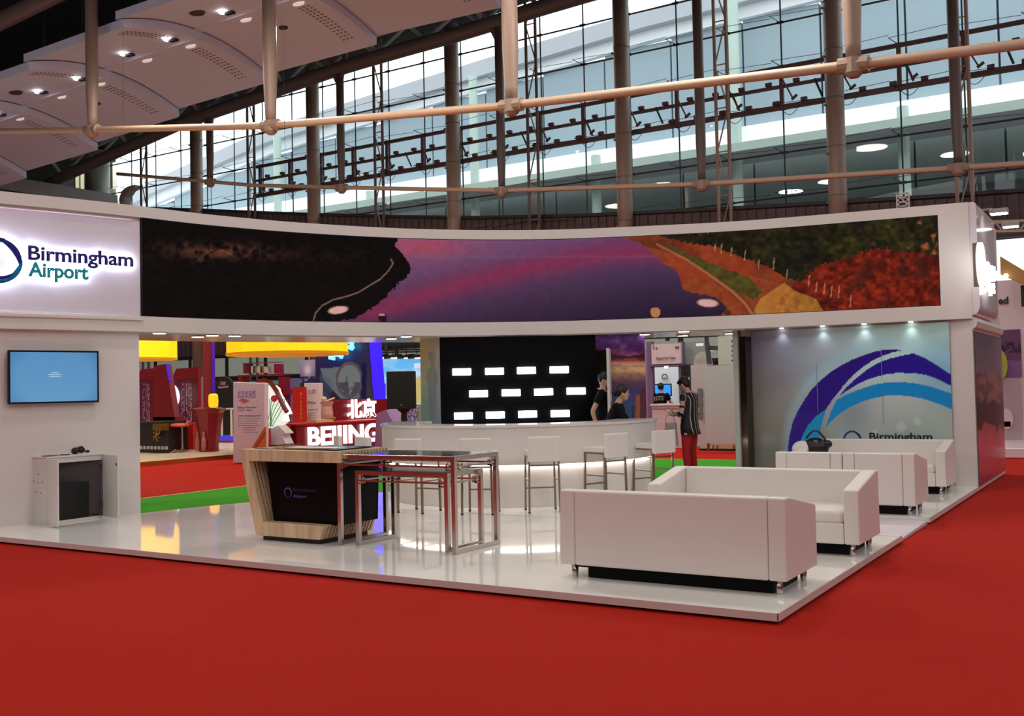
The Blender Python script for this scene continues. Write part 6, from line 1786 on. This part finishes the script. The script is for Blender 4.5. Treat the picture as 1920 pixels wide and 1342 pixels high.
MB().prism([(c[0] + 0.12 * math.cos(t), 24.15, c[2] + 0.22 * math.sin(t)) for t in np.linspace(0, 2 * math.pi, 20, endpoint=False)], (0, 0.01, 0)).build('pale_oval', mat('oval_white', (216, 210, 214), 0.5), rs)
rectR(1915, 534, 1925, 575, 23.6, 0.06, 'dark_screen_edge', BLACK)
P = [PY(*q_, 23.4) for q_ in [(1875, 480), (1930, 513), (1960, 532), (1960, 548), (1912, 530), (1876, 514)]]
MB().prism(P, (0, 0.3, 0)).build('gold_canopy', mat('gold_canopy', (168, 128, 62), 0.5), rs)
q = PY(1886, 517, 23.3); MB().ball(q, 0.05, n=10, m=6).build('spot_lamp', LED, rs)
wsn = empty('bright_screen', (*PY(1900, 500, 28)[:2], PY(1900, 540, 28)[2]), 'large glaring white screen high at the right edge', 'screen')
rect(1862, 440, 1985, 545, 28, 0.15, 'screen_face', mat('white_screen_lit', (252, 246, 252), 0.5, emit=0.95), wsn)
rect(1862, 436, 1985, 441, 27.95, 0.25, 'top_bezel', BLACK, wsn)
for x in (1880, 1960): rect(x, 545, x + 3, 855, 28.1, 0.1, 'support_post', BLACK, wsn)
q0, q1 = PY(1887, 488, 27.97), PY(1899, 488, 27.97)
text_mesh('faint_text', 'City', q0, (1, 0, 0), 0.15, mat('faint_grey', (206, 196, 206), 0.5, emit=0.5), wsn, ext=0.01, width=q1[0] - q0[0])
tz_ = PY(1900, 436, 28.2)
t2 = empty('box_truss', (tz_[0], 28.2, tz_[2]), 'thin lattice truss above the glaring white screen', 'truss')
a, b = PY(1850, 416, 28.2), PY(1990, 411, 28.2)
c, d = PY(1850, 434, 28.2), PY(1990, 431, 28.2)
MB().bar(a, b, 0.06, 0.06).bar(c, d, 0.06, 0.06).build('chord', POST, t2)
n = 9
for k in range(n):
    p_ = (a if k % 2 else c) + ((b - a) if k % 2 else (d - c)) * k / n
    q_ = (c if k % 2 else a) + ((d - c) if k % 2 else (b - a)) * (k + 1) / n
    MB().bar(p_, q_, 0.035, 0.035).build('diagonal', POST, t2)
MB().box(c[0], c[0] + 0.08, 28.2, 28.28, 0, c[2]).box(d[0], d[0] + 0.08, 28.2, 28.28, 0, d[2]).build('support_leg', POST, t2)

# ================================================================ PEOPLE
SKIN = mat('skin', (206, 160, 136), 0.55, var=0.03)
HAIR = mat('black_hair', (18, 14, 14), 0.5, var=0.2, scale=30)
def skin_obj(name, verts, edges, radii, m_, parent, sub=2):
    me = bpy.data.meshes.new(name)
    off = wloc(parent)
    me.from_pydata([tuple(Vector([float(c) for c in v]) - off) for v in verts], edges, [])
    o = bpy.data.objects.new(name, me); col.objects.link(o)
    md = o.modifiers.new('s', 'SKIN'); md.use_smooth_shade = True; md.branch_smoothing = 0.5
    for i, r in enumerate(radii):
        r2 = r if hasattr(r, '__len__') else (r, r)
        me.skin_vertices[0].data[i].radius = r2
        me.skin_vertices[0].data[i].use_root = (i == 0)
    sm = o.modifiers.new('u', 'SUBSURF'); sm.levels = sub; sm.render_levels = sub
    dg = bpy.context.evaluated_depsgraph_get()
    me2 = bpy.data.meshes.new_from_object(o.evaluated_get(dg))
    col.objects.unlink(o); bpy.data.objects.remove(o)
    me2.materials.clear(); me2.materials.append(m_)
    me2.polygons.foreach_set('use_smooth', [True] * len(me2.polygons))
    return link(bpy.data.objects.new(name, me2), parent)

def hand_mesh(mb, wrist, fdir, pnorm, side, curl=0.6, s=1.0):
    """palm with four bent unequal fingers and a thumb from the side of the palm"""
    f = np.array(fdir, float); f /= np.linalg.norm(f)
    n = np.array(pnorm, float); n -= f * (n @ f); n /= np.linalg.norm(n)
    l = np.cross(f, n) * side
    w = np.array(wrist, float)
    mb.tube([w, w + f * 0.03 * s, w + f * 0.085 * s], [0.023 * s, 0.032 * s, 0.03 * s], 8)
    mb.obb(w + f * 0.055 * s, f * 0.035 * s, l * 0.038 * s, n * 0.013 * s)
    for k, (o_, L) in enumerate(((0.03, 0.07), (0.01, 0.08), (-0.01, 0.075), (-0.029, 0.058))):
        b = w + f * 0.085 * s + l * o_ * s
        pts = [b]; d = f.copy()
        for seg in range(3):
            a = curl * (0.5 + 0.25 * seg)
            d = d * math.cos(a) + n * math.sin(a); d /= np.linalg.norm(d)
            pts.append(pts[-1] + d * L * s / 3)
        mb.tube(pts, [0.0095 * s, 0.009 * s, 0.008 * s, 0.006 * s], 6)
    b = w + f * 0.03 * s + l * 0.034 * s
    d = f * 0.6 + l * 0.6 + n * 0.35; d /= np.linalg.norm(d)
    d2 = f * 0.9 + n * 0.4; d2 /= np.linalg.norm(d2)
    mb.tube([b, b + d * 0.035 * s, b + d * 0.035 * s + d2 * 0.03 * s], [0.012 * s, 0.011 * s, 0.008 * s], 6)

def person(loc, rz, label, J, H=1.0, top=None, bottom=None, hair='short', sleeve='elbow', shoes=None, hands=((1, 0.5), (1, 0.5)), look=(0, 1, 0), tunic=0.0):
    """J: joints in metres, x right, y forward, z up; mirrored limbs given as lists L, R"""
    c, s = math.cos(rz), math.sin(rz)
    def T(p):
        p = np.array(p, float) * H
        return np.array([loc[0] + c * p[0] - s * p[1], loc[1] + s * p[0] + c * p[1], loc[2] + p[2]])
    def D(v):
        v = np.array(v, float); return np.array([c * v[0] - s * v[1], s * v[0] + c * v[1], v[2]])
    root = empty('person', loc, label, 'person')
    V = []; R = []; E = []
    def add(p, r, par=None):
        V.append(T(p)); R.append(r * H if not hasattr(r, '__len__') else (r[0] * H, r[1] * H))
        if par is not None: E.append((par, len(V) - 1))
        return len(V) - 1
    pel = add(J['pelvis'], 0.125)
    bel = add(J['belly'], 0.112, pel)
    che = add(J['chest'], 0.122, bel)
    nb = add(J['neckbase'], 0.062, che)
    nk = add(J['neck'], 0.048, nb)
    hc = np.array(J['head'], float)
    add(hc, 0.055, nk)
    for side in ('L', 'R'):
        sh, el, wr = J['arm' + side]
        a = add(sh, 0.052, che); b = add(el, 0.038, a); add(np.array(el) * 0.3 + np.array(wr) * 0.7, 0.03, b); d = add(wr, 0.024, len(V) - 1)
        hp, kn, an, to = J['leg' + side]
        a = add(hp, 0.082, pel); b = add((np.array(hp) + np.array(kn)) / 2, 0.074, a); b = add(kn, 0.052, b); b = add(np.array(kn) * 0.6 + np.array(an) * 0.4, 0.052, b); d = add(an, 0.034, b); add(to, 0.03, d)
    body = skin_obj('body', V, E, R, SKIN, root)
    # head, face and hands joined into the body mesh
    hw = T(hc); f = D(look); f = f / np.linalg.norm(f)
    up = np.array([0, 0, 1.0]); rt = np.cross(f, up); rt /= np.linalg.norm(rt); up = np.cross(rt, f)
    def Hh(x, y, z): return hw + (rt * x + f * y + up * z) * H
    def ell(mb, ctr, rx, ry, rz_, n=16, m=12):
        k = len(mb.v); mb.ball((0, 0, 0), 1, 1, 1, n, m)
        for i in range(k, len(mb.v)):
            x, y, z = mb.v[i]; p_ = ctr + (rt * x * rx + f * y * ry + up * z * rz_) * H; mb.v[i] = tuple(p_)
    mb = MB()
    ell(mb, Hh(0, 0.0, 0.0), 0.074, 0.09, 0.112)
    ell(mb, Hh(0, 0.03, -0.055), 0.052, 0.06, 0.055)
    mb.tube([Hh(0, 0.082, 0.012), Hh(0, 0.1, -0.016), Hh(0, 0.092, -0.03)], [0.008 * H, 0.012 * H, 0.012 * H], 6)
    for sx in (-1, 1):
        ell(mb, Hh(sx * 0.075, -0.005, -0.01), 0.011, 0.02, 0.03, 8, 6)
    for side, key in ((1, 'R'), (-1, 'L')):
        el, wr = J['arm' + key][1], J['arm' + key][2]
        fd, pn = J.get('hand' + key, (np.array(wr) - np.array(el), (0, 0, -1)))
        hand_mesh(mb, T(wr), D(fd), D(pn), -side, J.get('curl' + key, 0.45), H)
    hm = mb.build('hd', SKIN, root, smooth=True)
    dgb = bmesh.new(); dgb.from_mesh(body.data); dgb.from_mesh(hm.data); dgb.to_mesh(body.data); dgb.free()
    body.data.polygons.foreach_set('use_smooth', [True] * len(body.data.polygons))
    bpy.data.objects.remove(hm)
    mb = MB()
    for sx in (-1, 1):
        ell(mb, Hh(sx * 0.03, 0.083, 0.01), 0.012, 0.006, 0.007, 8, 6)
    mb.build('eyes', mat('eye_dark', (30, 22, 20), 0.3), body)
    mb = MB(); ell(mb, Hh(0, 0.09, -0.052), 0.022, 0.006, 0.006, 10, 6); mb.build('mouth', mat('lips', (170, 92, 88), 0.5), body)
    mb = MB()
    for sx in (-1, 1): ell(mb, Hh(sx * 0.03, 0.086, 0.028), 0.017, 0.006, 0.003, 8, 4)
    mb.build('eyebrows', HAIR, body)
    mb = MB()
    ell(mb, Hh(0, -0.022, 0.035), 0.088, 0.098, 0.1, 18, 12)
    if hair == 'short': ell(mb, Hh(0, -0.05, -0.02), 0.078, 0.06, 0.075); ell(mb, Hh(0, 0.03, 0.075), 0.07, 0.06, 0.035)
    if hair == 'bun': ell(mb, Hh(0, -0.125, -0.005), 0.048, 0.045, 0.048); ell(mb, Hh(0, -0.05, -0.01), 0.07, 0.06, 0.06)
    if hair == 'man': ell(mb, Hh(0, -0.04, 0.0), 0.078, 0.06, 0.07)
    mb.build('hair', HAIR, root, smooth=True)
    # clothes: lofted over the same joints
    def loft(mb, secs, n=20):
        base = len(mb.v)
        for (c_, rx, ry) in secs:
            for k in range(n):
                a = 2 * math.pi * k / n
                mb.v.append(tuple(T(c_) + (D((1, 0, 0)) * rx * math.cos(a) + D((0, 1, 0)) * ry * math.sin(a)) * H))
        for i in range(len(secs) - 1):
            for k in range(n):
                mb.f.append((base + i * n + k, base + i * n + (k + 1) % n, base + (i + 1) * n + (k + 1) % n, base + (i + 1) * n + k))
        mb.f.append(tuple(base + k for k in range(n)))
        mb.f.append(tuple(base + (len(secs) - 1) * n + k for k in range(n)))
    g3 = lambda q_: np.array(q_, float)
    if top:
        mb = MB()
        pl, be, ce, nb_ = g3(J['pelvis']), g3(J['belly']), g3(J['chest']), g3(J['neckbase'])
        secs = []
        if tunic: secs.append((pl + np.array([0, -0.02, -tunic]), 0.20, 0.15))
        secs += [(pl + np.array([0, 0, -0.04]), 0.185, 0.14), (be, 0.165, 0.125), (be * 0.4 + ce * 0.6, 0.175, 0.13), (ce, 0.19, 0.132), (ce * 0.5 + nb_ * 0.5, 0.195, 0.115), (ce * 0.18 + nb_ * 0.82, 0.15, 0.088), (nb_ + np.array([0, 0, 0.012]), 0.078, 0.07)]
        loft(mb, secs)
        for side in ('L', 'R'):
            sh, el, wr = [g3(q_) for q_ in J['arm' + side]]
            pts = [sh * 0.85 + ce * 0.15, sh * 0.8 + el * 0.2, sh * 0.4 + el * 0.6]
            rr = [0.066, 0.064, 0.056]
            if sleeve == 'short': pts = pts[:2] + [sh * 0.45 + el * 0.55]; rr = [0.066, 0.064, 0.06]
            if sleeve == 'elbow': pts += [el, el * 0.7 + wr * 0.3]; rr += [0.052, 0.05]
            if sleeve == 'long': pts += [el, el * 0.5 + wr * 0.5, el * 0.12 + wr * 0.88]; rr += [0.052, 0.045, 0.036]
            mb.tube([T(q_) for q_ in pts], [r_ * H for r_ in rr], 12)
            mb.ball(T(sh), 0.068 * H, 0.068 * H, 0.068 * H, 12, 8)
        mb.build('top', top, root, smooth=True)
    if bottom:
        mb = MB()
        pl, be = g3(J['pelvis']), g3(J['belly'])
        loft(mb, [(be * 0.5 + pl * 0.5, 0.15, 0.115), (pl, 0.168, 0.125), (pl + np.array([0, 0, -0.09]), 0.165, 0.12)])
        for side in ('L', 'R'):
            hp, kn, an, to = [g3(q_) for q_ in J['leg' + side]]
            mb.tube([T(q_) for q_ in (hp, hp * 0.7 + kn * 0.3, kn, kn * 0.6 + an * 0.4, an * 0.92 + kn * 0.08)], [r_ * H for r_ in (0.092, 0.09, 0.066, 0.062, 0.05)], 14)
        mb.build('trousers', bottom, root, smooth=True)
    for side in ('L', 'R'):
        an, to = [np.array(q_, float) for q_ in J['leg' + side][2:]]
        mb = MB(); t_ = to - an; 
        mb.tube([T(an + np.array([0, -0.04, -0.035])), T((an + to) / 2 + np.array([0, 0, -0.005])), T(to + t_ * 0.15)], [0.042 * H, 0.042 * H, 0.03 * H], 10)
        mb.build('shoe', shoes or BLACK, root, smooth=True)
    return root, T, D

def stand_pose():
    return {'pelvis': (0, 0, .95), 'belly': (0, 0, 1.08), 'chest': (0, 0.0, 1.28), 'neckbase': (0, -0.01, 1.45), 'neck': (0, 0.0, 1.52), 'head': (0, 0.03, 1.63),
            'armL': [(-.17, 0, 1.41), (-.22, -.02, 1.12), (-.22, .05, .87)], 'armR': [(.17, 0, 1.41), (.22, -.02, 1.12), (.22, .05, .87)],
            'legL': [(-.09, 0, .91), (-.095, .02, .50), (-.10, -.02, .08), (-.11, .12, .03)], 'legR': [(.09, 0, .91), (.095, .02, .50), (.10, -.02, .08), (.11, .12, .03)]}

# woman in stripes, looking down at her phone, turned to the left
q = at(1296, 905, z=0.025)
J = stand_pose()
J['neck'] = (0, 0.03, 1.515); J['head'] = (0, 0.085, 1.60)
J['armR'] = [(.17, 0, 1.40), (.21, -.02, 1.13), (.09, .25, 1.12)]
J['armL'] = [(-.17, 0, 1.40), (-.21, .02, 1.13), (-.06, .26, 1.10)]
J['handR'] = ((-.5, .8, .25), (-.3, 0, .9)); J['handL'] = ((.45, .85, .2), (.2, 0, 1)); J['curlL'] = 0.5; J['curlR'] = 0.7
topz = hz(1288, 705, q[0], q[1]) - q[2]
Hs = topz / 1.735
rzw = math.radians(82)
STRIPE = stripe_mat('black_white_stripes', (9, 8, 11), (214, 212, 210), 1, 14.0, 0.13)
REDTR = mat('red_trousers', (176, 16, 22), 0.8)
wmn, T, D = person(q, rzw, 'woman in a black and white striped top and red trousers looking at a phone', J, Hs, STRIPE, REDTR, 'short', 'elbow', look=(0, 0.8, -0.55), tunic=0.16)
mb = MB()
a_ = [T((0.075 * math.cos(t), -0.01 + 0.07 * math.sin(t), 1.475 - 0.015 * math.sin(t))) for t in np.linspace(0, 2 * math.pi, 17)]
mb.tube(a_, 0.008, 5).build('white_collar', mat('collar_white', (220, 214, 206), 0.6), wmn)
ph = MB().obb(T((0.01, .385, 1.15)), D((0.035, 0.0, 0)) * Hs, D((0, 0.062, 0.035)) * Hs, D((0, -0.004, 0.007)) * Hs).build('smartphone', mat('phone_white', (200, 200, 206), 0.3), None, bevel=0.003)
tag(ph, 'pale smartphone held in the hands of the woman in stripes', 'phone')
hb = empty('white_tote', T((-.12, .30, 1.02)), 'pale patterned tote hanging from the arm of the woman in stripes', 'bag')
MB().prism([T((-.14, .20, .98)), T((-.14, .38, .98)), T((-.14, .42, .60)), T((-.14, .17, .60))], D((0.07, 0, 0)) * Hs).build('bag_body', mat('tote_white', (212, 196, 200), 0.6, var=0.15, scale=25), hb, bevel=0.01)
MB().tube([T((-.12, .2, .98)), T((-.12, .24, 1.11)), T((-.12, .36, 1.10)), T((-.12, .38, .98))], 0.008, 5).build('strap', mat('strap_pale', (190, 176, 176), 0.6), hb)

# man standing in the doorway, reaching down to the bar
p = at(1131, 760, Y=14.95)
topz = hz(1134, 698, p[0], p[1]) - PZ
J = stand_pose()
J['armL'] = [(-.18, 0, 1.42), (-.25, .06, 1.15), (-.16, .22, .97)]
J['armR'] = [(.18, -.02, 1.42), (.22, -.17, 1.15), (.20, -.10, .90)]
NAVYK = mat('black_uniform', (8, 8, 11), 0.8, spec=0.2)
mn, T, D = person((p[0], p[1], PZ), math.radians(-62), 'man in black polo shirt with white collar line standing in the dark doorway', J, topz / 1.745, NAVYK, mat('black_trousers', (20, 20, 24), 0.8), 'man', 'short', look=(0.2, 1, -0.25))
MB().tube([T((0.08 * math.cos(t), -0.0 + 0.075 * math.sin(t), 1.47 - 0.03 * math.sin(t))) for t in np.linspace(0, 2 * math.pi, 17)], 0.008, 5).build('white_collar', MATS['collar_white'], mn)
MB().lathe(T((.20, -.10, .915)), [(0.03, 0), (0.034, 0.015), (0.03, 0.03)], 10).build('wristwatch', CHROME, mn)

# woman with bun seated at the inner side of the bar, forearms on the worktop
p = at(1143, 770, Y=14.05)
sx_, sy_ = p[0], p[1]
topz = hz(1160, 724, sx_, sy_) - PZ
Hb = 1.04
zs = topz / Hb
hd = zs - 0.105
J = {'pelvis': (0, 0, hd - .60), 'belly': (0, .03, hd - .48), 'chest': (0, .10, hd - .30), 'neckbase': (0, .13, hd - .16), 'neck': (0, .16, hd - .09), 'head': (0, .20, hd),
     'armL': [(-.16, .10, hd - .20), (-.20, .22, hd - .42), (-.13, .46, hd - .415)], 'armR': [(.16, .10, hd - .20), (.21, .26, hd - .42), (.10, .50, hd - .415)],
     'legL': [(-.09, .03, hd - .62), (-.11, .42, hd - .60), (-.11, .36, hd - 1.03), (-.12, .50, hd - 1.08)], 'legR': [(.09, .03, hd - .62), (.11, .42, hd - .60), (.11, .36, hd - 1.03), (.12, .50, hd - 1.08)]}
J['handL'] = ((.1, 1, -.03), (0, 0, -1)); J['handR'] = ((0, 1, -.03), (0, 0, -1)); J['curlL'] = 0.15; J['curlR'] = 0.15
person((sx_, sy_, PZ), math.radians(-62), 'seated woman in black jacket with hair in a bun leaning on the bar', J, Hb, NAVYK, mat('black_skirt', (18, 18, 22), 0.8), 'bun', 'long', look=(0.0, 1, -0.12))
o = copy_tree(stool)
o.location = (sx_ - 0.03, sy_ - 0.02, PZ); o.rotation_euler = (0, 0, math.radians(-62))
o['label'] = 'white bar stool under the seated woman behind the bar'

# person seated with back turned in the far booth
p = PY(1239, 760, 27.6)
topz = hz(1239, 719, p[0], p[1])
Hb = 1.05; hd = topz / Hb - 0.105
J = {'pelvis': (0, 0, hd - .62), 'belly': (0, .02, hd - .50), 'chest': (0, .03, hd - .32), 'neckbase': (0, .04, hd - .17), 'neck': (0, .05, hd - .1), 'head': (0, .06, hd),
     'armL': [(-.18, .03, hd - .22), (-.26, .08, hd - .46), (-.18, .32, hd - .44)], 'armR': [(.18, .03, hd - .22), (.27, .08, hd - .46), (.2, .32, hd - .44)],
     'legL': [(-.1, .03, hd - .64), (-.12, .42, hd - .62), (-.12, .38, 0.09), (-.12, .52, .03)], 'legR': [(.1, .03, hd - .64), (.12, .42, hd - .62), (.12, .38, 0.09), (.12, .52, .03)]}
pr_, T, D = person((p[0], p[1], 0), math.radians(6), 'person in black shirt with pale letters on the back sitting before the blue monitor', J, Hb, NAVYK, mat('dark_jeans', (30, 32, 44), 0.8), 'man', 'short')
o_ = T((-.135, -.118, hd - .36))
text_mesh('shirt_letters', 'LOTO', o_, D((1, 0, 0)), 0.13, mat('letter_pale', (170, 170, 160), 0.6), pr_, ext=0.02, width=0.27)
ch = empty('office_stool', (p[0], p[1], 0), 'black round stool under the seated person in the far booth', 'stool')
MB().lathe((p[0], p[1], (hd - .78) * Hb - 0.02), [(0.2, 0), (0.21, 0.05)], 16).build('seat', BLACK, ch)
MB().tube([(p[0], p[1], 0), (p[0], p[1], (hd - .78) * Hb)], 0.03, 8).build('column', STEEL, ch)
MB().lathe((p[0], p[1], 0), [(0.2, 0), (0.05, 0.04)], 12).build('foot', STEEL, ch)
